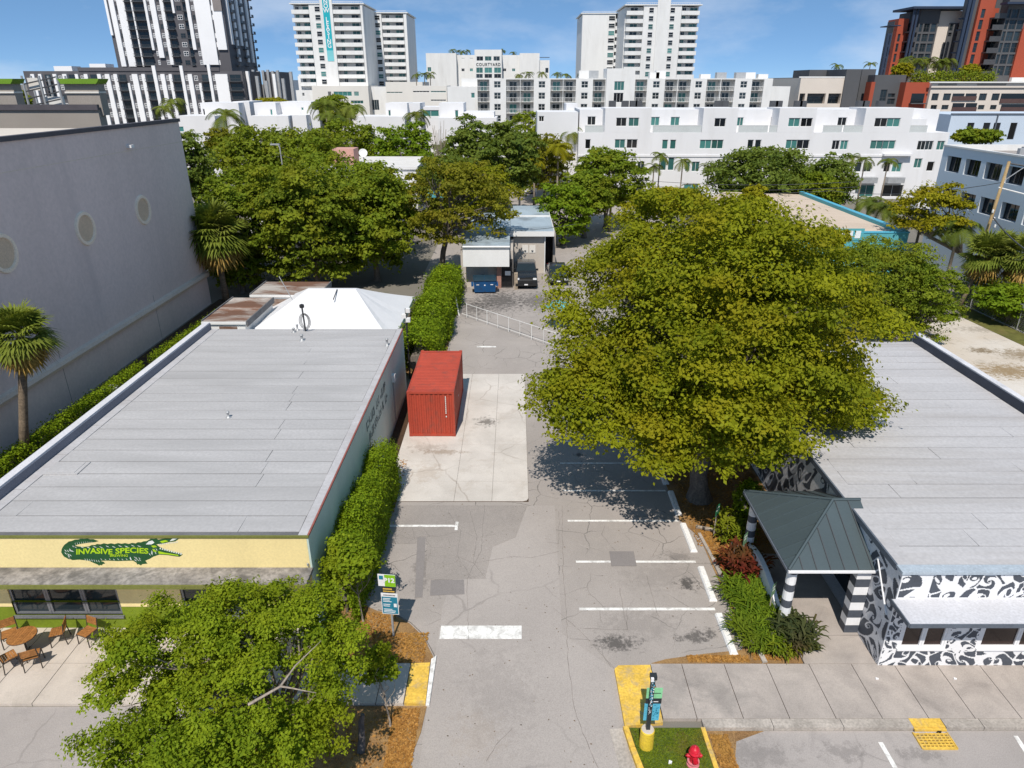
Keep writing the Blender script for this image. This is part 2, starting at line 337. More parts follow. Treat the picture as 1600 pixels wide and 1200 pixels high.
def crack(pts, wd=.014):
    P2 = [Vector(gz(*p)) for p in pts]; mb = MB(); rc_ = random.Random(len(pts)*7+int(pts[0][0]))
    fine_ = []
    for a, b in zip(P2, P2[1:]):
        n_ = max(2, int((b-a).length/.18))
        for k in range(n_): fine_.append(a.lerp(b, k/n_)+Vector((rc_.uniform(-.022,.022), rc_.uniform(-.022,.022))))
    fine_.append(P2[-1])
    for a, b in zip(fine_, fine_[1:]):
        d = (b-a).normalized(); nn = Vector((d.y,-d.x))*wd*.5*rc_.uniform(.4,1.2)
        mb.face([(a.x-nn.x,a.y-nn.y,.0165),(a.x+nn.x,a.y+nn.y,.0165),(b.x+nn.x,b.y+nn.y,.0165),(b.x-nn.x,b.y-nn.y,.0165)][::-1])
    o = part('crack', mb, m_tar, lot); o['kind'] = 'stuff'
m_tar = mat('crack_filler', (.19,.17,.16), .9, .2, 3)
for c_ in ([(865,950),(905,985),(960,1045)], [(878,790),(880,900),(885,960),(888,1040),(900,1120),(925,1180),(940,1210)], [(905,982),(980,985),(980,950)], [(757,790),(752,860),(730,905),(732,1000)], [(1010,900),(1022,945),(1030,965)], [(968,920),(975,960),(980,985)],
           [(700,800),(720,830),(715,870),(735,900)], [(735,800),(745,840),(740,880),(760,905)], [(720,830),(745,840),(775,835)], [(715,870),(740,880),(770,875),(800,870)], [(640,840),(690,838),(720,830)], [(873,800),(873,850),(855,848)], [(800,870),(830,872),(873,862)], [(800,1140),(775,1165),(760,1190)], [(1020,870),(1030,850),(1000,835)], [(960,860),(940,835),(945,822)]): crack(c_)
# concrete pad of cast slabs
pad = struct('concrete_pad', MB().box(-6.2, .6, 26.3, 41.1, .006, .03), m_dirt)
xs = [-5.9, -2.75, -1.05, .6]; ys = [26.3, 28.0, 29.9, 31.6, 34.2, 37.4, 41.1]
for i in range(3):
    for j in range(6):
        g = .006; x1 = xs[i+1]-g; y0 = ys[j]+g; tl = R.uniform(0,.004)
        if i == 2 and j == 0: poly = [(xs[i]+g,y0),(x1-.25,y0),(x1-.07,y0+.07),(x1,y0+.25),(x1,ys[j+1]-g),(xs[i]+g,ys[j+1]-g)]
        else: poly = [(xs[i]+g,y0),(x1,y0),(x1,ys[j+1]-g),(xs[i]+g,ys[j+1]-g)]
        part('slab', MB().prism(poly, .008, .036+tl), m_pad, pad)
struct('kerb_strip', MB().box(-6.55, -5.95, 19.2, 40, .0, .02), m_dirt)
# planting beds
def bed(name, poly, m=None, z=.03): return struct(name, MB().prism(poly, .0, z), m or m_mulch)
bedR = bed('planting_bed', [(4.4,16.88),(11.55,16.88),(11.55,44),(7.3,44),(7.05,30),(7.05,24.9),(7.62,23.6),(7.72,18.0),(7.5,17.45),(6.2,17.28),(4.9,17.05)])
arc = [(-4.9,19.3),(-4.3,19.12),(-3.66,18.67),(-3.2,18.15),(-2.9,17.6),(-2.7,17.2),(-2.6,16.85)]
bed('planting_bed', [(-6.55,16.85),(-6.55,20.2)]+arc)
bed('planting_bed', [(-2.66,15.2),(-2.72,14.3),(-2.95,13.2),(-3.3,12.0),(-3.8,8),(-10,8),(-9.6,13.6),(-7.4,15.2)])
bed('planting_bed', [(-18.1,19),(-18.1,58),(-25.7,58),(-25.7,19)], m_dirt)
bed('planting_bed', [(-4.6,41.2),(-7.6,41.2),(-7.6,64),(-5.4,64)], m_mulch)
mb = MB()
for k in range(len(arc)-1):
    a, b = arc[k], arc[k+1]; n = Vector((b[1]-a[1], -(b[0]-a[0]))).normalized()*.05
    mb.prism([(a[0]-n.x,a[1]-n.y),(a[0]+abs(n.x),a[1]+abs(n.y)),(b[0]+abs(n.x),b[1]+abs(n.y)),(b[0]-n.x,b[1]-n.y)], 0, .05+.003*k)
tag(obj('bed_edging', mb.mesh('bed_edging', m_kerb)), 'thin curved concrete edging around the bed with the blue sign', 'edging')
t = thing('bed_edging', 'broken concrete edging along the bed beside the white wheel stops', 'edging', (7.9,19.8,0))
pts = [gz(1092,835),gz(1112,872),gz(1113,874),gz(1131,912),gz(1132,914),gz(1152,957),gz(1153,959),gz(1174,998),gz(1175,1000),gz(1195,1037)]
for k in range(0, 10, 2):
    a, b = Vector(pts[k]), Vector(pts[k+1]); d = (b-a).normalized(); n = Vector((d.y,-d.x))*(.06+.01*(k%3))
    part('edging_piece', MB().prism(local([(a.x-n.x,a.y-n.y,0),(a.x+n.x,a.y+n.y,0),(b.x+n.x,b.y+n.y,0),(b.x-n.x,b.y-n.y,0)], t), 0, .09+.015*(k%4)), m_kerb, t)
# pavements
wr = struct('pavement', MB().box(4.4, 60, 14.72, 16.74, .0, .10), m_dirt)
x = 4.335
for k in range(24):
    wdt = 1.36 if k else 1.0
    part('slab', MB().box(x+.01, x+wdt-.01, 14.68, 16.76, .0, .125), m_walk, wr); x += wdt
x = 5.5
for k in range(14):
    if k == 0: x = 5.45
    part('kerb_stone', MB().box(x+.008, x+2.02, 14.36, 14.665, .0, .13), m_kerb, wr) if not (x < 12.5 < x+2.02) else None
    x += 2.03
part('kerb_stone', MB().box(12.47, 13.56, 14.36, 14.665, .0, .13), m_kerb, wr)
wl = struct('pavement', MB().box(-40, -6.7, 15.3, 18.35, .0, .08), m_dirt)
for k in range(17):
    x0 = -7.0-(k+1)*1.5-.03
    part('slab', MB().box(x0+.01, x0+1.49, 15.22, 16.79, .0, .105), m_walkp, wl); part('slab', MB().box(x0+.01, x0+1.49, 16.81, 18.38, .0, .105), m_walkp, wl)
for x0, x1 in ((-7.0,-5.6),(-5.6,-4.2),(-4.2,-3.36)): part('slab', MB().box(x0+.012, x1-.012, 15.24, 16.8, .0, .105), m_walkp, wl)
mb = MB().prism([(-3.34,15.23),(-2.70,15.23),(-2.74,16.83),(-3.34,16.8)], 0, .108)
tag(obj('tactile_ramp', mb.mesh('tactile_ramp', m_yel)), 'yellow painted ramp pad at the end of the pavement left of the driveway', 'ramp pad')
mb = MB().prism([(-2.69,15.2),(-2.58,15.2),(-2.57,17.15),(-2.72,17.0)], 0, .09)
tag(obj('kerb_ramp_edge', mb.mesh('kerb_ramp_edge', m_paint)), 'white painted kerb edge beside the yellow ramp pad left of the driveway', 'kerb')
mb = MB().prism([(3.18,14.42),(4.31,14.55),(4.325,16.72),(3.3,16.70),(3.16,16.55)], 0, .122)
tag(obj('tactile_ramp', mb.mesh('tactile_ramp', m_yel)), 'large yellow painted ramp pad right of the driveway above the grass island', 'ramp pad')
mb = MB().prism([gz(952,1140),gz(974,1138),gz(1000,1215),gz(972,1215)], 0, .02)
tag(obj('gutter_apron', mb.mesh('gutter_apron', m_kerb)), 'narrow grey concrete gutter apron left of the yellow kerb', 'gutter')
# grass island with yellow kerb
isl = struct('grass_island', MB().prism([(3.3,14.40),(5.42,14.40),(5.5,13.0),(5.55,9),(4.2,9),(3.5,13.0)], 0, .08), mat('lawn_soil', (.07,.10,.014), .9, .3, 3, dirt=(.13,.08,.03), dscale=1.8, dlo=.5, dhi=.66, dmax=.8))
t = thing('yellow_kerb', 'yellow painted kerb on the driveway side of the grass island', 'kerb', (3.3,13.8,0))
part('kerb_stone', MB().prism(local([(3.12,14.38,0),(3.27,14.40,0),(3.36,13.72,0),(3.21,13.7,0)],t), 0, .16), m_yel, t)
part('kerb_stone', MB().prism(local([(3.215,13.68,0),(3.365,13.70,0),(3.50,13.0,0),(3.34,12.96,0)],t), 0, .16), m_yel, t)
part('kerb_stone', MB().prism(local([(3.345,12.94,0),(3.505,12.98,0),(4.2,9.6,0),(4.05,9.5,0)],t), 0, .16), m_yel, t)
t = thing('yellow_kerb', 'yellow painted kerb on the hydrant side of the grass island', 'kerb', (5.5,13.8,0))
part('kerb_stone', MB().prism(local([(5.36,14.36,0),(5.48,14.36,0),(5.50,13.62,0),(5.38,13.62,0)],t), 0, .15), m_yel, t)
part('kerb_stone', MB().prism(local([(5.385,13.60,0),(5.51,13.60,0),(5.60,11.0,0),(5.47,11.0,0)],t), 0, .15), m_yel, t)
struct('leaf_strip', MB().prism([(5.55,13.0),(5.52,14.34),(7.2,14.34),(6.3,14.0),(5.95,13.0)], .005, .014), m_mulch)
# wheel stops
def stop_mesh():
    mb = MB(); L = 1.88; pr = [(-.14,0),(.14,0),(.135,.06),(.09,.125),(-.09,.125),(-.135,.06)]
    n = 0
    for y in (0, L):
        mb.v += [(p[0]*(1), y + (0.03 if y == 0 else -.03)*(p[1]/.125), p[1]) for p in pr]
    mb.f += [(0,1,2,3,4,5)[::1], (11,10,9,8,7,6)]; mb.m += [0,0]
    for i in range(6): j = (i+1)%6; mb.f.append((i, i+6, j+6, j)); mb.m.append(0)
    return mb.mesh('wheel_stop', m_wstop)
sm = stop_mesh()
lab = ['white wheel stop nearest the street, at the pavement corner', 'white wheel stop second from the pavement, beside green ferns', 'white wheel stop third from the pavement, beside orange leaf litter', 'wheel stop half shaded, just below the big tree trunk', 'wheel stop fully shaded under the big tree, farthest from the street']
for (x, y), l in zip(((7.17,17.23),(7.17,19.8),(7.15,22.66),(7.10,25.2),(7.05,27.72)), lab):
    o = obj('wheel_stop', sm, None, (x, y, .006), R.uniform(-.015,.015)); tag(o, l, 'wheel stop', 'wheel stops at the parking bays')
# yellow street inlet
t = thing('street_inlet', 'yellow painted storm drain inlet with grate at the kerb', 'storm drain', (11.98,14.3,0))
part('hood', MB().box(-.46,.46,.06,.37,0,.14).box(-.46,.46,-.02,.055,.06,.12), m_yel, t)
part('throat', MB().box(-.44,.44,.0,.05,.0,.058), m_cream, t); part('opening', MB().box(.18,.30,-.035,-.022,.02,.10), m_black, t)
part('pit', MB().box(-.5,.46,-.55,-.04,.004,.012), m_black, t)
mb = MB()
for k in range(6): y = -.54+k*.088; mb.box(-.5+.0, .46, y, y+.04, .012, .05)
for k in range(9): x = -.5+k*.115; mb.box(x, x+.035, -.545, -.045, .015, .046)
part('grate', mb, m_yel, t); part('rim', MB().box(-.53,-.505,-.56,-.03,.0,.055).box(.465,.49,-.56,-.03,.0,.055).box(-.505,.465,-.575,-.55,.0,.055), m_yel, t)

# ================================================================== brewery (left)
m_yw = mat('yellow_stucco', (.80,.665,.33), .75, .05, .5, fine=.03, dirt=(.66,.53,.26), dscale=.8, dmax=.4, stretch=(1,1,.4))
m_gn = mat('green_base', (.16,.22,.012), .7, .12, .8, dirt=(.10,.13,.02), dscale=1.2, dmax=.4)
m_olv = mat('olive_trim', (.17,.18,.045), .6, .1, 1)
m_tealw = mat('teal_stucco', (.52,.64,.59), .75, .06, .35, fine=.03, dirt=(.40,.52,.50), dscale=.35, dlo=.45, dhi=.6, dmax=.5, stretch=(1,1,.6))
m_roof = mat('roofing_felt', (.43,.423,.425), .75, .07, .7, fine=.04, fscale=9, bump=.1, bscale=30, dirt=(.335,.33,.33), dscale=.4, dlo=.42, dhi=.70, dmax=.75, stretch=(.25,1.3,1), rnd=.02)
m_roofw = mat('pale_roofing_felt', (.46,.452,.462), .75, .06, .7, fine=.04, fscale=9, bump=.1, bscale=30, dirt=(.335,.31,.295), dscale=.45, dlo=.48, dhi=.70, dmax=.5, stretch=(.18,1.6,1), rnd=.018)
m_bit = mat('bitumen', (.15,.15,.155), .8, .2, 1)
m_canopy = mat('weathered_ledge', (.27,.25,.235), .9, .25, .8, fine=.15, fscale=8, dirt=(.10,.095,.09), dscale=1.1, dlo=.46, dhi=.62, dmax=.8, bump=.3)
m_frame = mat('grey_aluminium', (.22,.23,.25), .4, .06, 1, metal=.4, spec=.5)
BX0, BX1, BY0, BY1, BZ = -18.1, -6.58, 18.2, 38.4, 4.0
bw = thing('brewery_building', 'low flat-roofed brewery with yellow front and teal side wall', 'building', (-12.3,18.2,0))
def wpart(name, mb, mats, root, **k):            # mesh given in world coordinates
    mb.v = local(mb.v, root); return part(name, mb, mats, root, **k)
mb = MB(); P = (BX0, BY0+.2); ops = []
winx = [(-16.95,-13.3), (-11.2,-8.6)]
for a, b in winx: ops.append((a-BX0, b-BX0, .66, 2.35, .12, None))
facade(mb, P, (1,0), (0,-1), BX1-.06-BX0, 1.0, 2.7, ops, 0); 
wpart('front_wall', mb, m_yw, bw)
mb = MB(); facade(mb, (BX0,BY0+.19), (1,0), (0,-1), BX1-.06-BX0, 0, 1.0, [(a-BX0,b-BX0,.66,1.2,.13,None) for a,b in winx], 0); wpart('green_base', mb, m_gn, bw)
for a, b in winx:
    n = 3 if a < -15 else 2
    for i in range(n):
        wd = (b-a)/n; put_window(bw, P, (1,0), (0,-1), a-BX0+wd*(i+.5), .66, wd-.01, 1.69, .12, nx=1, t=.075, fm=m_frame, gm=m_glass)
    wpart('sill', MB().box(a-.05, b+.05, BY0+.10, BY0+.30, .58, .655), m_frame, bw)
    wpart('room', MB().box(a, b, BY0+.36, BY0+.40, .66, 2.35), m_dglass, bw)
wpart('wall', MB().box(BX1-.06, BX1, BY0+.0, BY1, 0, BZ-.02).box(BX0, BX0+.2, BY0+.3, BY1, 0, BZ-.02).box(BX0+.2, BX1-.06, BY1-.2, BY1, 0, BZ-.02), m_tealw, bw)
wpart('fascia', MB().box(BX0, BX1-.062, BY0, BY0+.19, 2.72, BZ-.04), m_yw, bw)
wpart('canopy', MB().box(BX0, BX1+.02, 17.36, BY0-.01, 2.68, 2.8), m_canopy, bw)
wpart('canopy_edge', MB().box(BX0, BX1+.03, 17.32, 17.358, 2.64, 2.79), m_olv, bw)
wpart('soffit', MB().box(BX0, BX1, 17.36, BY0+.18, 2.65, 2.675), m_yw, bw)
wpart('roof_edge', MB().box(BX0, BX1+.02, BY0-.04, BY0+.02, BZ-.035, BZ+.04), m_olv, bw)
wpart('drip_edge', MB().box(BX1-.03, BX1+.025, BY0+.03, BY1, BZ-.015, BZ+.05), mat('rust_red_edge', (.30,.10,.08), .6, .2, 2), bw)
wpart('roof_edge', MB().box(BX1-.32, BX1-.035, BY0+.03, BY1, BZ-.015, BZ+.045), m_roofw, bw)
wpart('roof_deck', MB().box(BX0+.2, BX1-.04, BY0+.02, BY1-.02, BZ-.1, BZ), m_bit, bw)
wpart('parapet', MB().box(BX0-.05, BX0+.28, BY0+.1, BY1, BZ-.06, BZ+.42), mat('parapet_white', (.60,.60,.63), .7, .06, 1), bw)
wpart('shaded_flashing', MB().box(BX0+.285, BX0+.32, BY0+.1, BY1, BZ+.0, BZ+.36), mat('flashing_shade_grey', (.15,.165,.21), .6, .1, 1), bw)  # shade on the parapet's inner face, put into a dark strip
def roof_rows(root, x0, x1, y0, y1, z, pitch, m, seed, joints):
    r = random.Random(seed); y = y0; k = 0
    while y < y1-.1:
        yb = min(y+pitch, y1); cuts = [x0]+sorted(c for c in joints(k, r) if x0+.6 < c < x1-.6)+[x1]
        for a, b in zip(cuts, cuts[1:]):
            g = r.uniform(.016,.042); h = r.uniform(.011,.014); s = r.uniform(-.02,.02)
            wpart('roofing_sheet', MB().prism([(a+.009,y+g),(b-.009,y+g+r.uniform(-.006,.006)),(b-.009+s,yb-.002),(a+.009+s,yb-.002)], z+.002, z+h), m, root)
        y = yb; k += 1
roof_rows(bw, BX0+.75, BX1-.34, BY0+.22, BY1-.02, BZ, .9, m_roof, 3, lambda k, r: [-16.6 if k == 1 else -8.9-.12*k if k in (0,3,4,5,7,8,10,11,12,14,16,18) else -99])
for k in range(8):
    y = BY0+.25+k*2.5; wpart('roofing_sheet', MB().box(BX0+.33, BX0+.74, y+.01, y+2.48, BZ+.002, BZ+.02), m_roofw, bw)
X, Y = gz(100,732,4.02); wpart('roof_hatch', MB().prism([(X-.5,Y-.45),(X+.75,Y-.45),(X+.75,Y+.45),(X-.5,Y+.45)], BZ+.014, BZ+.05).prism([(X-.42,Y-.37),(X+.6,Y-.37),(X+.6,Y+.37),(X-.42,Y+.37)], BZ+.05, BZ+.065), m_roof, bw)
def roof_vent(px, py, h=.22, r=.05, root=bw, z=BZ):
    X, Y = gz(px, py, z+.02); mb = MB(); mb.lathe([(r*2.6,z+.01),(r*2.4,z+.03),(r,z+.05),(r,z+h),(r*1.5,z+h+.01),(r*1.4,z+h+.07),(r*.3,z+h+.09)], X, Y, 10); wpart('vent_pipe', mb, m_grey, root, smooth=True)
roof_vent(357,652); roof_vent(472,532,.3,.07); roof_vent(605,540,.35,.06); roof_vent(465,516,.3,.05); roof_vent(459,519,.2,.06)
# painted logo on the fascia
m_dkg = mat('logo_dark_green', (.018,.085,.028), .7, .1, 2); m_lime = mat('logo_lime', (.38,.60,.012), .7, .05, 2); m_lw = mat('logo_white', (.72,.76,.72), .7, .05, 2); m_mid = mat('logo_mid_green', (.10,.28,.02), .7, .05, 2)
ZC = lambda zx, zy: gy(80+zx*220/1600, 825+zy*165/1200, BY0)
out = [(540,148),(480,126),(440,127),(410,118),(375,124),(340,121),(305,130),(270,131),(235,146),(200,152),(175,172),(150,190),(132,215),(120,240),(114,275),(135,310),(150,328),(170,336),(195,352),(220,355),(245,364),(270,362),(320,358),(380,365),(430,372),(480,395),(530,415),(545,428),(556,418),(575,424),(588,408),(612,405),(600,386),(560,372),(650,370),(750,375),(850,372),(930,370),(970,395),(978,415),(992,410),(1020,424),(1035,410),(1095,404),(1082,388),(1070,370),(1120,350),(1160,325),(1230,302),(1320,307),(1400,320),(1460,327),(1497,300),(1460,283),(1380,268),(1300,246),(1230,212),(1195,185),(1260,178),(1340,160),(1410,152),(1448,125),(1442,96),(1400,85),(1340,104),(1260,124),(1215,130),(1195,116),(1165,124),(1130,122),(1085,148),(1050,150),(1020,162),(985,160),(960,174),(920,168),(880,180),(840,170),(800,178),(760,170),(720,182),(680,172),(640,182),(600,172),(560,185),(520,180),(500,192),(460,192),(430,208),(360,214),(300,207),(272,200),(300,186),(360,176),(430,166),(500,160)]
def lg(name, polys, m, d): 
    mb = MB()
    for p in polys: mb.face([(X, BY0-d, Z) for X, Z in (ZC(*q) for q in p)])
    o = wpart(name, mb, m, bw); o['kind'] = 'stuff'
lg('logo_alligator', [out[::-1]], m_dkg, .004)
rr = random.Random(5)
q = lambda x, y, w_, h_: [(x,y),(x+w_*.5,y+h_*.45),(x+w_*.9,y+h_),(x+w_*.3,y+h_*.6)][::-1]
wh = [q(330+k*72, 208+(4 if k%2 else -3)-(k*2), 55, 22) for k in range(10)] + [q(560+k*48, 342+(k%2)*4, 26, 22) for k in range(7)] + [q(270+k*24, 148+abs(k-5)*1.5-(k*.3), 12, 42-k*2.5) for k in range(9)]
wh += [q(150+rr.uniform(0,60), 215+rr.uniform(0,120), 34, 30) for k in range(9)] + [q(200+rr.uniform(0,60), 190+rr.uniform(0,60), 50, 26) for k in range(5)] + [q(380+k*26, 340+k*3, 20, 34) for k in range(7)] + [q(930+rr.uniform(0,70), 320+rr.uniform(0,35), 30, 24) for k in range(9)] + [q(1110+rr.uniform(0,80), 225+rr.uniform(0,80), 26, 34) for k in range(7)]
wh += [[(1075,185),(1110,150),(1150,140),(1175,165),(1140,185)][::-1], [(1345,150),(1385,110),(1430,98),(1436,118),(1390,140)][::-1], [(900,325),(915,360),(908,366),(893,340)][::-1]]
wh += [[(1215+k*23, 182-k*3.2),(1225+k*23,195-k*3),(1235+k*23,180-k*3.2)] for k in range(10)] + [[(1230+k*26, 236+k*7),(1244+k*26,214+k*6.5),(1250+k*26,242+k*6.5)][::-1] for k in range(10)]
lg('logo_white_marks', wh, m_lw, .008)
lg('logo_lime_marks', [[(1215,260),(1300,280),(1440,302),(1450,316),(1320,298),(1225,292)], [(1135,200),(1180,195),(1205,215),(1160,222)], [(1235,150),(1300,135),(1335,150),(1260,168)], [(1150,235),(1190,250),(1200,275),(1160,262)]], m_lime, .008)
def logo_text(s, cx, cy, size, m, bold, arc=0, wid=None):
    f = text_polys(s, 1.0, bold); xs_ = [p[0] for a in f for p in a]; sc = wid/(max(xs_)-min(xs_)); out_ = []
    for a in f:
        out_.append([(cx+p[0]*sc, cy-p[1]*size - arc*math.cos((p[0]*sc)/wid*math.pi*2)*1.0) for p in a])
    lg('logo_lettering', out_, m, .010)
logo_text('INVASIVE', 490, 266, 84, m_lime, .03, 6, 412); logo_text('SPECIES', 918, 258, 84, m_lime, .03, 5, 375); logo_text('BREWING', 771, 312, 38, m_lime, .02, 0, 205)
# black hand lettering on the teal wall (too worn to read): two rows of strokes
mb = MB(); rr = random.Random(9)
for row, (zt, y0) in enumerate(((3.25,27.2),(2.55,27.6))):
    y = y0
    while y < y0+4.6:
        wd = rr.uniform(.22,.38)
        if rr.random() > .12:
            z0 = zt-.26
            for st in range(rr.choice((2,3))):
                if rr.random() < .5: a = y+rr.uniform(0,wd-.08); mb.face([(BX1+.006,a,z0),(BX1+.006,a+.09,z0),(BX1+.006,a+.09,zt+.2),(BX1+.006,a,zt+.2)])
                else: a = z0+rr.uniform(0,.38); mb.face([(BX1+.004,y,a),(BX1+.004,y+wd-.06,a),(BX1+.004,y+wd-.06,a+.09),(BX1+.004,y,a+.09)])
        y += wd
wpart('wall_lettering', mb, mat('faded_black_paint', (.13,.18,.18), .8, .3, 3), bw)['kind'] = 'stuff'
t = MB(); t.box(BX1, BX1+.16, 33.9, 34.2, 2.55, 2.95); wpart('wall_lamp', t, m_white, bw); wpart('conduit', MB().tube([(BX1+.03,34.05,2.55),(BX1+.03,34.05,.3)], .025, 6), m_grey, bw)
wpart('downpipe', MB().tube([(BX1-.12,BY0-.05,2.9),(BX1-.12,BY0-.06,3.0)], .03, 6), m_grey, bw)

# ------------------------------------------------------------------ cafe table and chairs
m_slat = mat('teak_slat', (.33,.145,.045), .5, .2, 3, fine=.12, fscale=22, stretch=(1,6,1), rnd=.1)
m_chm = mat('bronze_chair_metal', (.035,.026,.022), .45, .1, 2, spec=.5)
def make_chair(label, loc, rz):
    t = thing('patio_chair', label, 'chair', loc, rz, 'slatted patio chairs by the brewery')
    for sx in (-1, 1):
        part('leg', MB().tube([(sx*.24,-.22,0),(sx*.23,-.20,.43)], .017, 6), m_chm, t); part('leg', MB().tube([(sx*.24,.25,0),(sx*.23,.20,.43),(sx*.23,.27,.84)], .017, 6), m_chm, t)
    part('seat_frame', MB().box(-.24,.24,-.225,-.19,.40,.43).box(-.24,.24,.17,.205,.40,.43).box(-.245,-.21,-.19,.17,.40,.43).box(.21,.245,-.19,.17,.40,.43), m_chm, t)
    for k in range(6): part('seat_slat', MB().box(-.205,.205,-.22+k*.072,-.155+k*.072,.432,.45), m_slat, t)
    for k in range(4):
        z = .56+k*.07; y = .21+(z-.43)*.17; part('back_slat', MB().box(-.215,.215,y-.012,y+.008,z,z+.062), m_slat, t)
    return t
TX, TY = -15.95, 17.25
Z0 = .105
make_chair('slatted brown chair left of round table, its back to the camera', (gz(25,1033)[0]+.12, 16.65, Z0), math.radians(140))
make_chair('slatted brown chair at the right front of the round table, back to the street', (gz(77,1027)[0]-.15, 16.72, Z0), math.radians(-155))
make_chair('slatted brown chair behind round table on the left, facing the street', (TX-.78, TY+.42, Z0), math.radians(35))
make_chair('slatted brown chair between round table and brewery window', (TX+.78, TY+.50, Z0), math.radians(-70))
make_chair('slatted brown chair cut off by the left edge of the picture', (-17.55, 16.95, Z0), math.radians(70))
make_chair('slatted brown chair half hidden by the leaves of the front tree', (TX+1.75, TY+.5, Z0), math.radians(-20))
t = thing('patio_table', 'round slatted teak table on a dark metal base', 'table', (TX, TY, Z0))
for k in range(10):
    x0 = -.42+k*.084; xm = max(abs(x0), abs(x0+.076)); hl = math.sqrt(max(.42**2-min(abs(x0),abs(x0+.076))**2, .01)); h2 = math.sqrt(max(.425**2-xm**2, .004))
    a, b = (hl, h2) if x0 >= -.01 else (h2, hl)
    part('table_slat', MB().prism([(x0,-a),(x0+.076,-b),(x0+.076,b),(x0,a)], .715, .74), m_slat, t)
part('rim', MB().lathe([(.43,.70),(.435,.71),(.43,.714),(.38,.714)], sides=24), m_chm, t)
part('column', MB().tube([(0,0,.03),(0,0,.70)], .03, 8), m_chm, t)
for k in range(4): a = k*math.pi/2+.4; part('foot', MB().tube([(0,0,.06),(.3*math.cos(a),.3*math.sin(a),.012)], .018, 6), m_chm, t)

# ================================================================== shipping container
m_red = mat('container_red', (.40,.062,.035), .55, .12, .8, fine=.05, dirt=(.17,.065,.05), dscale=1.5, dlo=.53, dhi=.68, dmax=.7, stretch=(1,1,.5))
ct = thing('shipping_container', 'red corrugated shipping container on the concrete pad', 'container', (-4.38,32.5,.036), math.radians(0))
CW, CL, CH = 1.22, 6.06, 2.59
def corr_sheet(n, length, d, fn):
    """trapezoid corrugation profile along a length; fn(u, depth) -> two points (lower, upper)"""
    mb = MB(); st = length/n; prof = []
    for k in range(n): u = k*st; prof += [(u,0),(u+st*.32,0),(u+st*.5,d),(u+st*.82,d)]
    prof.append((length,0))
    for a, b in zip(prof, prof[1:]):
        p, q_ = fn(*a), fn(*b); mb.face([p[0], q_[0], q_[1], p[1]])
    return mb
part('end_wall', corr_sheet(9, 2*CW-.24, .045, lambda u, d: ((-CW+.12+u, .03+d, .15), (-CW+.12+u, .03+d, CH-.12))), m_red, ct)
part('side_wall', corr_sheet(22, CL-.24, .036, lambda u, d: ((CW-.03-d, .12+u, .15), (CW-.03-d, .12+u, CH-.1))), m_red, ct)
part('side_wall', corr_sheet(22, CL-.24, .036, lambda u, d: ((-CW+.03+d, .12+u, CH-.1), (-CW+.03+d, .12+u, .15))), m_red, ct)
part('roof', corr_sheet(26, CL-.5, .02, lambda u, d: ((-CW+.06, .3+u, CH-.03-d), (CW-.06, .3+u, CH-.03-d))), m_red, ct)
part('roof_header', MB().box(-CW+.06,CW-.06,.06,.31,CH-.06,CH-.015).box(-CW+.06,CW-.06,CL-.31,CL-.06,CH-.06,CH-.015), m_red, ct)
for sx in (-1, 1):
    for y in (0, CL-.12): part('corner_post', MB().box(*( (-CW,-CW+.118) if sx < 0 else (CW-.118,CW)), y, y+.12, .0, CH-.02), m_red, ct)
    part('top_rail', MB().box(*((-CW+.002,-CW+.06) if sx < 0 else (CW-.06,CW-.002)), .12, CL-.12, CH-.10, CH-.022), m_red, ct)
    part('bottom_rail', MB().box(*((-CW+.002,-CW+.06) if sx < 0 else (CW-.06,CW-.002)), .12, CL-.12, .02, .15), m_red, ct)
    for y in (-.004, CL-.16):
        for z in (-.002, CH-.118): part('corner_casting', MB().box(*((-CW-.004,-CW+.17) if sx < 0 else (CW-.17,CW+.004)), y, y+.164, z, z+.12), m_red, ct)
part('top_rail', MB().box(-CW+.12,CW-.12,.002,.06,CH-.12,CH-.022), m_red, ct); part('bottom_rail', MB().box(-CW+.12,CW-.12,.002,.07,.02,.15), m_red, ct)
for y0_ in (CL-.06,):
    part('door', MB().box(-CW+.12,-.01,y0_,y0_+.05,.1,CH-.1), m_red, ct); part('door', MB().box(.01,CW-.12,y0_,y0_+.05,.1,CH-.1), m_red, ct)
mb = MB()
for k in range(9): mb.box(.74,.79,.026-.004,.028,2.25-k*.115,2.32-k*.115)
mb.box(.745,.80,.022,.028,1.12,1.20); part('serial_marks', mb, m_lw, ct)['kind'] = 'stuff'
mb = MB().box(CW-.0,CW+.02,2.4,2.46,1.25,1.33); part('vent', mb, m_grey, ct)

# ================================================================== black and white building (right)
m_mur = mat('mural_white', (.80,.80,.81), .6, .03, .5, fine=.02, dirt=(.62,.61,.61), dscale=.5, dmax=.25)
m_ink = mat('mural_slate', (.075,.085,.105), .6, .12, 1.5, fine=.05)
m_trim = mat('slate_trim', (.11,.13,.16), .5, .1, 1)
RX0, RX1, RY0, RY1, RZ = 11.6, 22.6, 16.7, 36.8, 3.8
rb = thing('mural_building', 'low flat-roofed building painted with black and white swirls', 'building', (17,16.7,0))
rwin = [(12.1,13.5,2),(14.6,17.0,2),(17.7,20.1,2)]
P = (RX0, RY0); mb = MB(); facade(mb, P, (1,0), (0,-1), RX1-RX0, 0, RZ-.04, [(a-RX0,b-RX0,.86,2.4,.10,None) for a,b,n in rwin]); wpart('front_wall', mb, m_mur, rb)
for a, b, n in rwin:
    for i in range(n): wd = (b-a)/n; put_window(rb, P, (1,0), (0,-1), a-RX0+wd*(i+.5), .86, wd-.006, 1.54, .09, nx=1, t=.07, fm=m_mur, gm=m_brown)
    wpart('sill', MB().box(a-.06,b+.06,RY0-.07,RY0+.05,.78,.858), m_mur, rb)
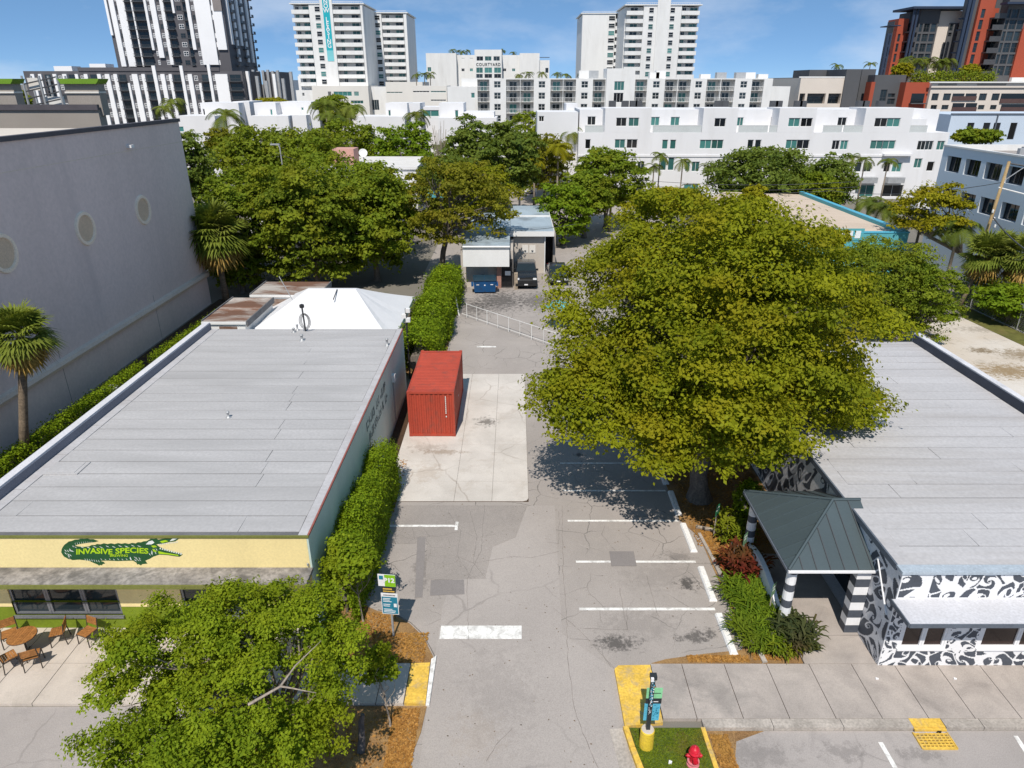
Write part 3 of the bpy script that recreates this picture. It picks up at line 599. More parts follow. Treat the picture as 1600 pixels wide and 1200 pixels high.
mb = MB(); facade(mb, (RX0,RY1), (0,-1), (-1,0), RY1-RY0, 0, RZ-.04, [(RY1-21.6,RY1-18.9,0.1,2.35,.5,1)]); wpart('side_wall', mb, [mat('mural_shaded_side', (.74,.74,.76), .6, .04, .6), m_dglass], rb)  # side wall greyer than the front: its shade is put into the colour
wpart('wall', MB().box(RX1-.2,RX1,RY0+.01,RY1,0,RZ-.05).box(RX0+.01,RX1-.21,RY1-.2,RY1,0,RZ-.05), m_white, rb)
wpart('awning', MB().box(RX0-.12,RX1,RY0-1.05,RY0-.004,2.70,2.80), mat('awning_white', (.56,.56,.59), .6, .04, .6, dirt=(.44,.43,.43), dscale=.6, dmax=.35), rb)
wpart('awning_trim', MB().box(RX0-.16,RX0-.122,RY0-1.06,RY0-.004,2.66,2.805).box(RX0-.12,RX1,RY0-1.085,RY0-1.052,2.66,2.79), m_trim, rb)
wpart('roof_edge', MB().box(RX0-.06,RX1,RY0-.07,RY0+.30,RZ-.038,RZ+.05), mat('pale_blue_edge', (.40,.46,.52), .6, .1, 2, dirt=(.25,.3,.34), dscale=2), rb)
wpart('roof_edge', MB().box(RX0-.06,RX0+.0,RY0+.305,RY1,RZ-.16,RZ+.04), m_trim, rb)
wpart('roof_deck', MB().box(RX0+.002,RX1-.01,RY0+.305,RY1-.01,RZ-.03,RZ), m_bit, rb)
wpart('roof_margin', MB().box(RX0+.004,RX0+.5,RY0+.31,RY1-.02,RZ+.001,RZ+.03), m_roofw, rb)
wpart('parapet', MB().box(RX1-.1,RX1+.22,RY0,RY1+.1,RZ-.1,RZ+.5), mat('parapet_pale', (.62,.62,.65), .7, .08, .8, dirt=(.4,.4,.42), dscale=1), rb)
wpart('shaded_flashing', MB().box(RX1-.14,RX1-.104,RY0+.31,RY1,RZ+.001,RZ+.44), mat('flashing_shade_blue', (.045,.055,.08), .6, .15, 1), rb)  # inner side of the parapet: its shade is painted in as dark colour
roof_rows(rb, RX0+.51, RX1-.15, RY0+.33, RY1-.03, RZ, .92, m_roofw, 8, lambda k, r: [13.6+.95*(k%4)+.1*(k%2)] if k % 3 else [18.6+.5*(k%5)])
# swirling mural: packed spiral cells with thin pale outlines
def swirl(name, u0, u1, z0, z1, fn, seed, cell, g=.022, root=rb, flip=False):
    r = np.random.default_rng(seed); nu, nz = int((u1-u0)/g), int((z1-z0)/g)
    U, Zz = np.meshgrid(u0+(np.arange(nu)+.5)*g, z0+(np.arange(nz)+.5)*g)
    Uw = U+.12*cell*np.sin(Zz*5/cell*.6+seed)+.2*cell*np.sin(U*1.3+Zz*2.1); Zw = Zz+.16*cell*np.sin(U*4/cell*.6+seed*2)+.1*cell*np.cos(U*2.3-Zz*1.7)
    cx, cz = np.meshgrid(np.arange(u0-cell,u1+cell,cell), np.arange(z0-cell,z1+cell,cell*.85)); cx = cx.ravel()+r.uniform(-.38,.38,cx.size)*cell; cz = cz.ravel()+r.uniform(-.38,.38,cz.size)*cell; n = cx.size
    st = r.uniform(.6,1.5,n); an = r.uniform(0,6.28,n)
    best = np.full(U.shape,1e9); sec = best.copy(); idx = np.zeros(U.shape,int)
    for i in range(n):
        du, dz = Uw-cx[i], Zw-cz[i]; p = du*math.cos(an[i])+dz*math.sin(an[i]); q = -du*math.sin(an[i])+dz*math.cos(an[i]); d = np.sqrt(p*p*st[i]+q*q/st[i])
        nb = d < best; sec = np.where(nb, best, np.minimum(sec,d)); idx = np.where(nb, i, idx); best = np.where(nb, d, best)
    m = r.choice([1,1,2,2,3],n); k = r.choice([-1,1],n)*r.uniform(1.6,4.2,n); ph = r.uniform(0,6.28,n); th = r.uniform(-.75,.25,n); dot = r.uniform(.05,.16,n)*cell; typ = r.random(n)
    A = np.arctan2(Zw-cz[idx],Uw-cx[idx])
    black = np.cos(m[idx]*A+k[idx]*np.log(best+.03)+ph[idx]) > th[idx]
    black = np.where(best < dot[idx], typ[idx] > .4, np.where(best < dot[idx]*1.5, typ[idx] <= .4, black)) & (sec-best > .075*cell)
    mb = MB()
    for j in range(nz):
        row = np.concatenate([[0],black[j].astype(int),[0]]); e = np.flatnonzero(np.diff(row))
        for a_, b_ in zip(e[::2], e[1::2]):
            za_, zb_ = z0+j*g, z0+(j+1)*g; f = [fn(u0+a_*g,za_,.005), fn(u0+b_*g,za_,.005), fn(u0+b_*g,zb_,.005), fn(u0+a_*g,zb_,.005)]; mb.face(f[::-1] if flip else f)
    wpart(name, mb, m_ink, root)['kind'] = 'stuff'
fr = lambda u, z, d: (u, RY0-d, z); sd = lambda u, z, d: (RX0-d, u, z)
swirl('mural', RX0+.04, RX1-.05, 2.86, 3.70, fr, 2, .66)
swirl('mural', RX0+.03, RX1-.05, .04, .76, fr, 5, .58)
swirl('mural', 13.58, 14.52, .8, 2.66, fr, 6, .42)
swirl('mural', RX0+.03, 12.04, .80, 2.66, fr, 11, .36)
swirl('mural', RY0+.04, 18.8, .05, 3.58, sd, 3, .85, .024, flip=True)
swirl('mural', 21.9, 36.5, .1, 3.58, sd, 4, 1.15, .03, flip=True)
wpart('conduit', MB().tube([(RX0-.03,16.9,2.0),(RX0-.03,18.0,3.3)], .025, 6), m_mur, rb)
wpart('path', MB().box(9.3,RX0-.01,16.78,18.0,.0,.115), m_walk, rb); wpart('entrance_floor', MB().box(8.95,RX0-.01,18.02,22.4,.0,.14), m_walk, rb)
# entrance pavilion with standing seam hip roof
m_seam = mat('teal_grey_metal_roof', (.072,.098,.108), .5, .06, .6, fine=.02, metal=.25, spec=.5, rnd=.05)
pv = thing('entrance_pavilion', 'teal-grey metal hip roof canopy on striped columns over an entrance', 'canopy', (10.2,20.3,0))
ze, zk, kx, ky, ax, ay, dy, bx = 2.85, 3.98, 11.0, 20.35, 8.8, 18.0, 22.7, 11.95
def slab_poly(name, poly, m, th=.03):
    mb = MB(); k = len(poly); mb.v = [tuple(p) for p in poly]+[(p[0],p[1],p[2]-th) for p in poly]
    mb.f = [tuple(range(k)), tuple(range(2*k-1,k-1,-1))]+[(i,i+k,(i+1)%k+k,(i+1)%k) for i in range(k)]; mb.m = [0]*len(mb.f)
    return wpart(name, mb, m, pv)
zw = lambda x: ze+(x-ax)/(kx-ax)*(zk-ze); zs_ = lambda y: ze+(y-ay)/(ky-ay)*(zk-ze); zn_ = lambda y: ze+(dy-y)/(dy-ky)*(zk-ze)
xw = lambda y: ax+(kx-ax)*max(0,min((y-ay)/(ky-ay), (dy-y)/(dy-ky)))
n = 9
for i in range(n):
    y0 = ay+(dy-ay)*i/n; y1 = ay+(dy-ay)*(i+1)/n
    top = [(xw(y1),y1)]+([(kx,ky)] if y0 < ky < y1 else [])+[(xw(y0),y0)]
    poly = [(ax,y0),(ax,y1)]+[p for p in top if p[0] > ax+1e-4]
    slab_poly('roof_panel', [(x,y,zw(x)) for x,y in poly][::-1], m_seam)
    if i: slab_poly('seam', [(ax,y0-.012,ze+.035),(ax,y0+.012,ze+.035),(xw(y0)-.03,y0+.012,zw(xw(y0))+.03),(xw(y0)-.03,y0-.012,zw(xw(y0))+.03)][::-1], m_seam, .04)
n = 7
for sgn, yb, zf in ((1, ay, zs_), (-1, dy, zn_)):
    for i in range(n):
        x0 = ax+(bx-ax)*i/n; x1 = ax+(bx-ax)*(i+1)/n; yt = lambda x: yb+(ky-yb)*min(1,(x-ax)/(kx-ax))
        poly = [(x0,yb),(x1,yb),(x1,yt(x1))]+([(kx,ky)] if x0 < kx < x1 else [])+([(x0,yt(x0))] if i else [])
        pp = [(x,y,zf(y)) for x,y in poly]; slab_poly('roof_panel', pp if sgn > 0 else pp[::-1], m_seam)
        if i:
            pp = [(x0-.012,yb,ze+.035),(x0+.012,yb,ze+.035),(x0+.012,yt(x0)-sgn*.03,zf(yt(x0))+.02),(x0-.012,yt(x0)-sgn*.03,zf(yt(x0))+.02)]; slab_poly('seam', pp if sgn > 0 else pp[::-1], m_dgrey, .05)
for a, b in (((ax,ay,ze),(kx,ky,zk)), ((ax,dy,ze),(kx,ky,zk)), ((kx,ky,zk),(bx,ky,zk))):
    wpart('ridge_cap', MB().tube([(a[0],a[1],a[2]+.02),(b[0],b[1],b[2]+.02)], .055, 6), m_seam, pv)
wpart('gutter', MB().box(ax-.02,bx,ay-.06,ay-.002,ze-.09,ze-.01), m_mur, pv); wpart('fascia', MB().box(ax-.05,ax-.004,ay,dy,ze-.10,ze-.01), m_trim, pv)
wpart('ceiling', MB().box(ax+.02,RX0-.02,ay+.02,dy-.02,ze-.16,ze-.12), m_trim, pv)
for cx_, cy_ in ((9.1,18.35),(9.1,22.25)):
    z = .13; k = 0; ph = .0
    while z < ze-.17:
        h = (.34,.26,.40,.30,.36,.28,.42)[k % 7]; z1 = min(z+h, ze-.17); r0 = .19-.03*z/ze
        wpart('column_band', MB().lathe([(r0,z),(r0-.03*(z1-z)/ze,z1)], cx_, cy_, 14), m_mur if k % 2 == 0 else m_ink, pv, smooth=False); z = z1; k += 1
for k in range(8): wpart('pier_band', MB().box(11.12,11.585,18.12+.0,18.5,.14+k*.32,.14+(k+1)*.32-.001), m_mur if k % 2 else m_ink, pv)
mb = MB(); N = 10
prof = [(18.9+3.1*i/N, .35+.75*math.sin(math.pi*min(1,(i+2)/N*.62))) for i in range(N+1)]
for a, b in zip(prof, prof[1:]): mb.v += [(9.0,a[0],.13),(9.18,a[0],.13),(9.18,b[0],.13),(9.0,b[0],.13),(9.0,a[0],a[1]),(9.18,a[0],a[1]),(9.18,b[0],b[1]),(9.0,b[0],b[1])]
for k in range(N):
    o = k*8
    for q_ in ((0,3,2,1),(4,5,6,7),(0,1,5,4),(1,2,6,5),(2,3,7,6),(3,0,4,7)): mb.f.append(tuple(o+i for i in q_)); mb.m.append(0)
wpart('low_wall', mb, m_mur, pv)

# ================================================================== signs, bollard, hydrant
m_sgreen = mat('sign_green', (.24,.50,.02), .5, .04, 2); m_steal = mat('sign_blue', (.025,.20,.30), .5, .05, 2); m_ssky = mat('sign_sky_blue', (.10,.42,.58), .5, .05, 2); m_sdk = mat('sign_dark', (.03,.035,.04), .5, .05, 2); m_smint = mat('sign_mint', (.25,.60,.32), .5, .05, 2)
sx_, sy_ = gz(615,996)
sg = thing('parking_sign', 'tall white and green parking sign with blue notice panel on a grey post', 'sign', (sx_, sy_, .03), math.radians(-6))
part('post', MB().box(-.03,.03,0,.06,0,2.55), m_grey, sg)
part('tariff_panel', MB().prism([(-.29,-.03),(.27,-.03),(.27,-.012),(-.29,-.012)], 1.0, 1.86), m_mur, sg)
part('blue_face', MB().box(-.27,.25,-.036,-.031,1.03,1.72), m_steal, sg)
mb = MB(); rr = random.Random(4)
for z in (1.64,1.58,1.52,1.40,1.33,1.20,1.14,1.08): mb.box(-.23,-.23+rr.uniform(.2,.42),-.04,-.037,z,z+.025)
mb.box(.12,.22,-.04,-.037,1.32,1.46); part('print', mb, m_mur, sg)
mb = MB()
for k in range(9): mb.box(-.2+k*.045,-.17+k*.045,-.036,-.031,1.77,1.81)
part('print', mb, m_sdk, sg)
part('arrow_panel', MB().box(-.24,.22,-.03,-.012,1.89,2.12), m_sdk, sg); part('print', MB().box(-.2,.18,-.036,-.031,1.93,1.97).box(-.2,.1,-.036,-.031,2.02,2.07), m_yel, sg)
part('top_panel', MB().box(-.34,.24,-.03,-.012,2.15,2.62), m_mur, sg); part('green_face', MB().box(-.12,.24,-.036,-.031,2.15,2.62), m_sgreen, sg)
mb = MB()
for f in text_polys('P12', .24, .01): mb.face([(p[0]+.03, -.040, p[1]+2.40) for p in f])
part('print', mb, m_mur, sg); part('print', MB().box(-.30,-.16,-.036,-.031,2.42,2.57), m_steal, sg)
# bollard with tall pole
bx_, by_ = gz(1009,1168)
bo = thing('sign_bollard', 'yellow concrete bollard carrying a dark stickered pole and parking signs', 'bollard', (bx_, by_, .08), math.radians(0))
part('bollard', MB().lathe([(.20,0),(.20,.02),(.195,.62),(.175,.65)], sides=20), mat('bollard_yellow', (.72,.52,.05), .6, .08, 3, dirt=(.45,.33,.1), dscale=3), bo, smooth=False)
part('bollard_cap', MB().lathe([(.173,.651),(.16,.668),(.05,.672)], sides=20), m_walkp, bo)
part('pole', MB().box(-.055,.055,-.05,.05,.66,2.55), m_sdk, bo)
part('pole_cap', MB().box(-.09,.09,-.09,.06,2.551,2.68), m_sdk, bo); part('camera', MB().box(-.085,-.01,-.15,-.092,2.56,2.67), m_mur, bo)
mb = MB(); rr = random.Random(12)
for k in range(60): x = rr.uniform(-.05,.03); z = rr.uniform(1.55,2.5); mb.box(x,x+rr.uniform(.008,.03),-.054,-.051,z,z+rr.uniform(.01,.05))
part('stickers', mb, m_ssky, bo)['kind'] = 'stuff'; mb = MB()
for k in range(40): x = rr.uniform(-.05,.03); z = rr.uniform(1.2,2.5); mb.box(x,x+rr.uniform(.008,.025),-.058,-.055,z,z+rr.uniform(.01,.04))
part('stickers', mb, m_mur, bo)['kind'] = 'stuff'
part('sign_panel', MB().box(-.12,.31,.052,.07,1.75,2.12), m_smint, bo); part('print', MB().box(.08,.27,.045,.0515,1.93,1.95), m_sdk, bo)
part('sign_panel', MB().box(-.12,.31,.052,.07,1.55,1.748), m_sdk, bo); part('print', MB().box(.09,.22,.045,.0515,1.62,1.64), m_mur, bo)
part('sign_panel', MB().box(-.14,.29,.052,.07,.92,1.548), m_ssky, bo); mb = MB()
for k in range(16): x = rr.uniform(.06,.24); z = rr.uniform(.96,1.5); mb.box(x,x+.03,.045,.0515,z,z+.03)
part('print', mb, m_steal, bo)
# hydrant
m_hyd = mat('hydrant_red', (.55,.012,.03), .4, .1, 4, fine=.05, dirt=(.6,.15,.18), dscale=6, dlo=.55, dhi=.7, dmax=.5, coat=.2); m_hyp = mat('hydrant_pink_base', (.62,.20,.22), .6, .1, 4)
hx, hy = gz(1082,1198)
hy_ = thing('fire_hydrant', 'red fire hydrant on the grass island', 'hydrant', (hx, hy, .08))
part('base_flange', MB().lathe([(.17,0),(.17,.05),(.12,.06),(.12,.12),(.165,.125),(.165,.165),(.12,.17)], sides=18), m_hyp, hy_, smooth=False)
part('barrel', MB().lathe([(.115,.172),(.11,.42),(.135,.43),(.135,.47)], sides=18), m_hyd, hy_)
part('bonnet', MB().lathe([(.16,.471),(.16,.50),(.145,.51),(.14,.58),(.105,.65),(.05,.68),(.035,.685),(.035,.73),(.01,.735)], sides=18), m_hyd, hy_, smooth=True)
for a in (0, math.pi): part('hose_cap', MB().tube([(.1*math.cos(a),.0,.36),(.2*math.cos(a),.0,.36)], .055, 10).tube([(.2*math.cos(a),0,.36),(.23*math.cos(a),0,.36)], .022, 6), m_hyd, hy_)
part('pumper_cap', MB().tube([(0,-.1,.34),(0,-.22,.34)], .075, 12).tube([(0,-.22,.34),(0,-.25,.34)], .025, 6), m_hyd, hy_)
# small wooden stake signs in the bed
m_stake = mat('grey_stake', (.36,.32,.27), .8, .2, 3); m_sgn2 = mat('faded_green_sign', (.16,.30,.17), .6, .1, 3); m_sgn3 = mat('green_sign', (.03,.20,.10), .5, .1, 3)
for px, py, hgt, m, lab_ in ((1115,838,1.55,m_sgn3,'dark green reserved sign on a stake beside the big tree trunk'),(1157,885,1.55,m_sgn2,'pale green sign on a stake among red-leaved shrubs'),(1200,965,1.5,m_sgn2,'small sign on a stake among green ferns')):
    X, Y = gz(px, py, .03); t = thing('stake_sign', lab_, 'sign', (X, Y, .03), math.radians(48))
    part('stake', MB().box(-.03,.03,-.015,.015,0,hgt-.3), m_stake, t); part('sign_plate', MB().box(-.16,.16,-.024,-.017,hgt-.5,hgt), m, t)
    part('print', MB().box(-.11,.11,-.028,-.025,hgt-.16,hgt-.11).box(-.11,.06,-.028,-.025,hgt-.28,hgt-.23), m_mur, t)
# roadside litter
for px, py, l in ((1370,1061,'white paper scrap on the pavement slab near the mural corner'),(1492,1061,'small white scrap on pavement below the mural windows'),(1047,1191,'crumpled grey can lying on the grass island')):
    X, Y = gz(px, py, .12); o = obj('litter', MB().prism([(X-.05,Y-.03),(X+.03,Y-.04),(X+.06,Y+.01),(X-.02,Y+.05)], .13 if py < 1100 else .09, .15).mesh('litter', m_mur)); tag(o, l, 'litter')

# ================================================================== things in the rear lot
g0, g1 = Vector(gz(722,494)), Vector(gz(870,545)); 
gt = thing('swing_gate', 'white tubular swing gate standing open across the rear lot', 'gate', (g0.x, g0.y, 0), math.atan2(g1.y-g0.y, g1.x-g0.x))
GL = (g1-g0).length
part('rail', MB().tube([(0,0,.22),(GL,0,.22)], .02, 6), m_white, gt); part('rail', MB().tube([(.6,0,1.15),(GL,0,1.15)], .02, 6), m_white, gt)
for k in range(9): x = .6+k*(GL-.7)/8; part('upright', MB().tube([(x,0,.02),(x,0,1.2)], .018 if k % 2 else .026, 6), m_white, gt)
gp = thing('gate_post', 'leaning white post at the hinge end of the white gate', 'post', (g0.x-.25, g0.y+.15, 0)); part('post', MB().tube([(0,0,0),(-.28,.35,1.5)], .06, 8), m_white, gp)
m_blue = mat('dumpster_blue', (.010,.075,.21), .5, .15, 1.5, dirt=(.03,.04,.06), dscale=2, dmax=.6); m_lid = mat('dumpster_lid', (.012,.035,.055), .55, .1, 2)
X, Y = gz(757,459)
du = thing('dumpster', 'blue metal dumpster with dark lids by the rear building', 'dumpster', (X, Y+.55, .02), math.radians(4))
mb = MB(); mb.v = [(-.92,-.5,.12),(.92,-.5,.12),(.92,.6,.12),(-.92,.6,.12),(-1.0,-.62,1.15),(1.0,-.62,1.15),(1.0,.62,1.32),(-1.0,.62,1.32)]
for q_ in ((0,3,2,1),(4,5,6,7),(0,1,5,4),(1,2,6,5),(2,3,7,6),(3,0,4,7)): mb.f.append(q_); mb.m.append(0)
part('bin', mb, m_blue, du)
for s_ in (-1,1):
    l = MB(); x0, x1 = (-1.01,-.01) if s_ < 0 else (.01,1.01)
    l.v = [(x0,-.68,1.17),(x1,-.68,1.17),(x1,.64,1.34),(x0,.64,1.34),(x0,-.66,1.24),(x1,-.66,1.24),(x1,.62,1.40),(x0,.62,1.40)]
    for q_ in ((0,3,2,1),(4,5,6,7),(0,1,5,4),(1,2,6,5),(2,3,7,6),(3,0,4,7)): l.f.append(q_); l.m.append(0)
    part('lid', l, m_lid, du); part('fork_pocket', MB().box(s_*1.1-.1,s_*1.1+.1,-.5,.5,.65,.82), m_blue, du)
    for y in (-.4,.45): part('caster', MB().tube([(s_*.8-.03,y,.07),(s_*.8+.03,y,.07)], .07, 10), m_black, du)
    part('sticker', MB().box(s_*.62-.12,s_*.62+.12,-.585,-.575,.78,.92), m_mur if s_ > 0 else m_cream, du)
part('sticker', MB().box(-.06,.06,-.592,-.575,.72,.82), m_mur, du)
# vehicles -------------------------------------------------------
m_tyre = mat('tyre_rubber', (.015,.015,.016), .85, .1, 3); m_rim = mat('wheel_rim', (.35,.36,.37), .35, .05, 3, metal=.8); m_cglass = glassmat('car_glass', (.015,.022,.026), .04, .2); m_lamp = mat('lamp_glass', (.75,.77,.78), .15, .03, 3, spec=.6); m_plas = mat('black_plastic', (.02,.02,.02), .6, .1, 3); m_tail = mat('tail_lamp', (.35,.01,.01), .2, .05, 3)
def car(name, label, cat, loc, rz, paint, kind='suv', group=None):
    t = thing(name, label, cat, loc, rz, group)
    L, W_, Hc = {'pickup': (5.6,2.0,1.95), 'suv': (4.7,1.88,1.72), 'sedan': (4.7,1.84,1.46)}[kind]; h = L/2; hw = W_/2
    if kind == 'pickup': prof = [(-h,.45),(-h,.75),(-h+.08,1.12),(-h+.25,1.22),(-h+1.35,1.30),(-h+1.5,1.32),(h-.02,1.32),(h,1.2),(h,.5)]; cab = [(-h+1.3,1.30),(-h+2.0,1.90),(-h+2.3,1.95),(-h+3.5,1.94),(-h+3.75,1.32)]
    elif kind == 'suv': prof = [(-h,.35),(-h-.02,.62),(-h+.1,.92),(-h+.3,1.0),(-h+1.2,1.08),(h-.1,1.12),(h,1.0),(h,.4)]; cab = [(-h+1.1,1.07),(-h+1.9,1.62),(-h+2.4,1.71),(h-.7,1.68),(h-.1,1.11)]
    else: prof = [(-h,.32),(-h-.02,.55),(-h+.1,.78),(-h+.3,.86),(-h+1.3,.95),(h-.6,1.0),(h-.05,.96),(h,.8),(h,.38)]; cab = [(-h+1.2,.94),(-h+2.0,1.38),(-h+2.5,1.46),(h-1.4,1.42),(h-.55,.99)]
    def loft(pr, wfn, zb):
        mb = MB(); k = len(pr); secs = []
        for f, ins in ((-1,0),(-.93,-.04),(.93,-.04),(1,0)):
            secs.append([(f*wfn(z), y, z+(0.035 if abs(f) < .95 and z > zb+.1 else 0)) for y, z in pr])
        for s_ in secs: mb.v += s_
        for a in range(3):
            for i in range(k): j = (i+1) % k; mb.f.append((a*k+i, a*k+j, (a+1)*k+j, (a+1)*k+i)); mb.m.append(0)
        mb.f.append(tuple(range(k))); mb.f.append(tuple(3*k+i for i in reversed(range(k)))); mb.m += [0,0]; return mb
    part('body', loft(prof, lambda z: hw*(1-.04*max(0,z-.9)), .3), paint, t, smooth=False)
    part('cabin', loft(cab, lambda z: hw*(.955-.22*(z-cab[0][1])), 0), paint, t)
    zt, z0 = max(p[1] for p in cab), cab[0][1]
    def onc(a, b, t0, t1, ins, d):
        (y0,q0),(y1,q1) = a, b; o = []
        for tt, sg_ in ((t0,-1),(t0,1),(t1,1),(t1,-1)):
            y = y0+(y1-y0)*tt; z = q0+(q1-q0)*tt; o.append((sg_*(hw*(.955-.22*(z-z0))-ins), y-d*(1 if y1 > y0 else -1), z+d*.8+.032))
        return o
    mb = MB(); mb.face(onc(cab[0], cab[1], .1, .92, .1, .012)); part('windscreen', mb, m_cglass, t)
    mb = MB(); mb.face(onc(cab[-1], cab[-2], .15, .9, .12, .012)[::-1]); part('rear_window', mb, m_cglass, t)
    for sg_ in (-1,1):
        mb = MB(); wz = lambda z: sg_*(hw*(.955-.22*(z-z0))+.006)
        ya, yb = cab[1][0]+.05, cab[-2][0]-.05; zb_, zt_ = z0+.08, zt-.10; ym = (ya+yb)/2
        for u0_, u1_, s0, s1 in ((ya-.42, ym-.04, ya+.05, ym-.04), (ym+.04, yb+.25, ym+.04, yb-.02)):
            f = [(wz(zb_),u0_,zb_),(wz(zb_),u1_,zb_),(wz(zt_),s1,zt_),(wz(zt_),s0,zt_)]; mb.face(f if sg_ > 0 else f[::-1])
        part('side_window', mb, m_cglass, t)
        part('mirror', MB().box(sg_*(hw+.02)-.09 if sg_ > 0 else -hw-.14, sg_*(hw+.02)+.12 if sg_ > 0 else -hw+.03, ya-.5, ya-.38, z0+.06, z0+.24), paint, t)
        part('headlight', MB().box(min(sg_*(hw-.38),sg_*(hw-.06)), max(sg_*(hw-.38),sg_*(hw-.06)), -h-.03, -h+.1, prof[2][1]-.22, prof[2][1]-.06), m_lamp, t)
        part('tail_light', MB().box(min(sg_*(hw-.22),sg_*(hw-.04)), max(sg_*(hw-.22),sg_*(hw-.04)), h-.05, h+.015, .8, 1.0), m_tail, t)
        for y in (-h+.95, h-1.0):
            wr_ = .38 if kind == 'pickup' else .34
            wh_ = part('wheel', MB().tube([(sg_*(hw-.24),y,wr_),(sg_*(hw+.015),y,wr_)], wr_, 18), m_tyre, t)
            part('rim', MB().tube([(sg_*(hw+.0),y,wr_),(sg_*(hw+.025),y,wr_)], wr_*.62, 12), m_rim, wh_)
    part('grille', MB().box(-hw+.42,hw-.42,-h-.035,-h+.05,prof[1][1]-.12,prof[2][1]-.06), m_plas, t); part('grille_bar', MB().box(-hw+.42,hw-.42,-h-.045,-h-.036,prof[2][1]-.24,prof[2][1]-.2), m_rim, t)
    part('bumper', MB().box(-hw+.04,hw-.04,-h-.08,-h+.1,.34,.56), m_plas, t); part('number_plate', MB().box(-.16,.16,-h-.09,-h-.081,.42,.53), m_mur, t)
    return t
m_cblack = mat('black_car_paint', (.012,.014,.017), .25, .05, 1, spec=.5, coat=.6); m_cdark = mat('charcoal_car_paint', (.03,.032,.036), .25, .05, 1, coat=.6); m_cwhite = mat('white_car_paint', (.78,.78,.79), .3, .03, 1, coat=.5); m_csil = mat('silver_car_paint', (.45,.46,.48), .3, .03, 1, metal=.4, coat=.5)
car('parked_pickup', 'black pickup truck parked nose-out by the rear building', 'pickup truck', (gz(822,452)[0], 63.9, .006), 0, m_cblack, 'pickup')
car('parked_car', 'dark car beside the black pickup, half hidden by the big tree', 'car', (4.0, 64.6, .006), 0, m_cdark, 'sedan')
car('parked_car', 'white car parked in the alley behind the rear building', 'car', (gz(842,303)[0], 121, .006), math.radians(90), m_cwhite, 'suv')
car('parked_car', 'blue car beyond the top of the big tree', 'car', (gz(1062,306)[0], 100, .006), math.radians(90), mat('blue_car_paint', (.01,.06,.2), .3, .05, 1, coat=.5), 'sedan')
car('parked_car', 'white car parked before the white townhouses on the right', 'car', (gz(1398,312)[0], 104, .006), math.radians(90), m_cwhite, 'suv')

# ================================================================== tall grey building on the left
m_gw = mat('grey_stucco', (.74,.60,.555), .8, .07, .15, fine=.03, fscale=5, dirt=(.58,.475,.45), dscale=.35, dmax=.5, stretch=(1,1,.10))
m_mould = mat('taupe_moulding', (.70,.575,.48), .8, .06, 1); m_med = mat('medallion_taupe', (.88,.74,.60), .8, .06, 1)
m_coping = mat('dark_coping', (.085,.078,.088), .6, .1, 1); m_beige = mat('pale_roof_membrane', (.62,.56,.49), .8, .05, .2)
GX, GY1, GZT = -25.9, 56.8, 14.6
gb = thing('grey_hall_building', 'tall windowless grey hall with round plaster medallions', 'building', (-40,40,0))
wpart('wall', MB().box(-70,GX,12,GY1,0,GZT-.75), m_gw, gb)
wpart('parapet', MB().box(GX-.3,GX-.002,12,GY1-.002,GZT-.749,GZT-.1), m_gw, gb)
wpart('roof', MB().box(-69.9,GX-.31,12.1,GY1-.3,GZT-.745,GZT-.55), m_beige, gb)
wpart('coping', MB().box(GX-.36,GX+.10,12,GY1+.1,GZT-.098,GZT+.14), m_coping, gb)
mb = MB(); yy = [12,GY1+.02]
for k in range(4): a0, a1 = -math.pi/2+k*math.pi/4, -math.pi/2+(k+1)*math.pi/4; mb.face([(GX+.28*math.cos(a0),12,4.5+.28*math.sin(a0)),(GX+.28*math.cos(a0),GY1,4.5+.28*math.sin(a0)),(GX+.28*math.cos(a1),GY1,4.5+.28*math.sin(a1)),(GX+.28*math.cos(a1),12,4.5+.28*math.sin(a1))])
mb.face([(GX+.28*math.cos(-math.pi/2+k*math.pi/4),GY1,4.5+.28*math.sin(-math.pi/2+k*math.pi/4)) for k in range(5)])
zc = gx(210,496,GX)[1]; zc2 = gx(318,432,GX)[1]
mb.v = [(x,y,z-4.5+(zc+zc2)/2) for x,y,z in mb.v]; wpart('moulding', mb, m_mould, gb, smooth=True)

for k in range(4): y = 12+44.8*(k+.2)/4; wpart('control_joint', MB().box(GX-.01,GX+.003,y,y+.03,0,3.3), m_coping, gb)
zj0 = gx(200,228,GX); wpart('reveal_line', MB().box(GX-.01,GX+.004,12,GY1,gx(220,233,GX)[1],gx(220,233,GX)[1]+.05), m_mould, gb)
for px, py in ((5,396),(133,357),(223,328)):
    Y, Z = gx(px, py, GX); r = 1.02; t = MB()
    def ring(r0, r1, x0, x1, mb=t, Y=Y, Z=Z):
        n = 28
        for k in range(n):
            a, b = 2*math.pi*k/n, 2*math.pi*(k+1)/n; c = lambda r_, x_, t_: (GX+x_, Y+r_*math.cos(t_), Z+r_*math.sin(t_))
            mb.face([c(r0,x0,a),c(r1,x1,a),c(r1,x1,b),c(r0,x0,b)])
    ring(r+.0,r-.05,0,.10); ring(r-.05,r-.22,.10,.10); ring(r-.22,r-.25,.10,.02); o = wpart('medallion_ring', t, m_med, gb)
    mb = MB(); mb.face([(GX+.02,Y+(r-.24)*math.cos(2*math.pi*k/28),Z+(r-.24)*math.sin(2*math.pi*k/28)) for k in range(28)]); wpart('medallion', mb, MATS.get('medallion_disc') or mat('medallion_disc', (.66,.50,.36), .8, .06, 1), gb)
Y, Z = gx(201,228,GX); wpart('wall_lamp', MB().box(GX,GX+.35,Y-.35,Y+.05,Z-.1,Z+.08), m_white, gb)
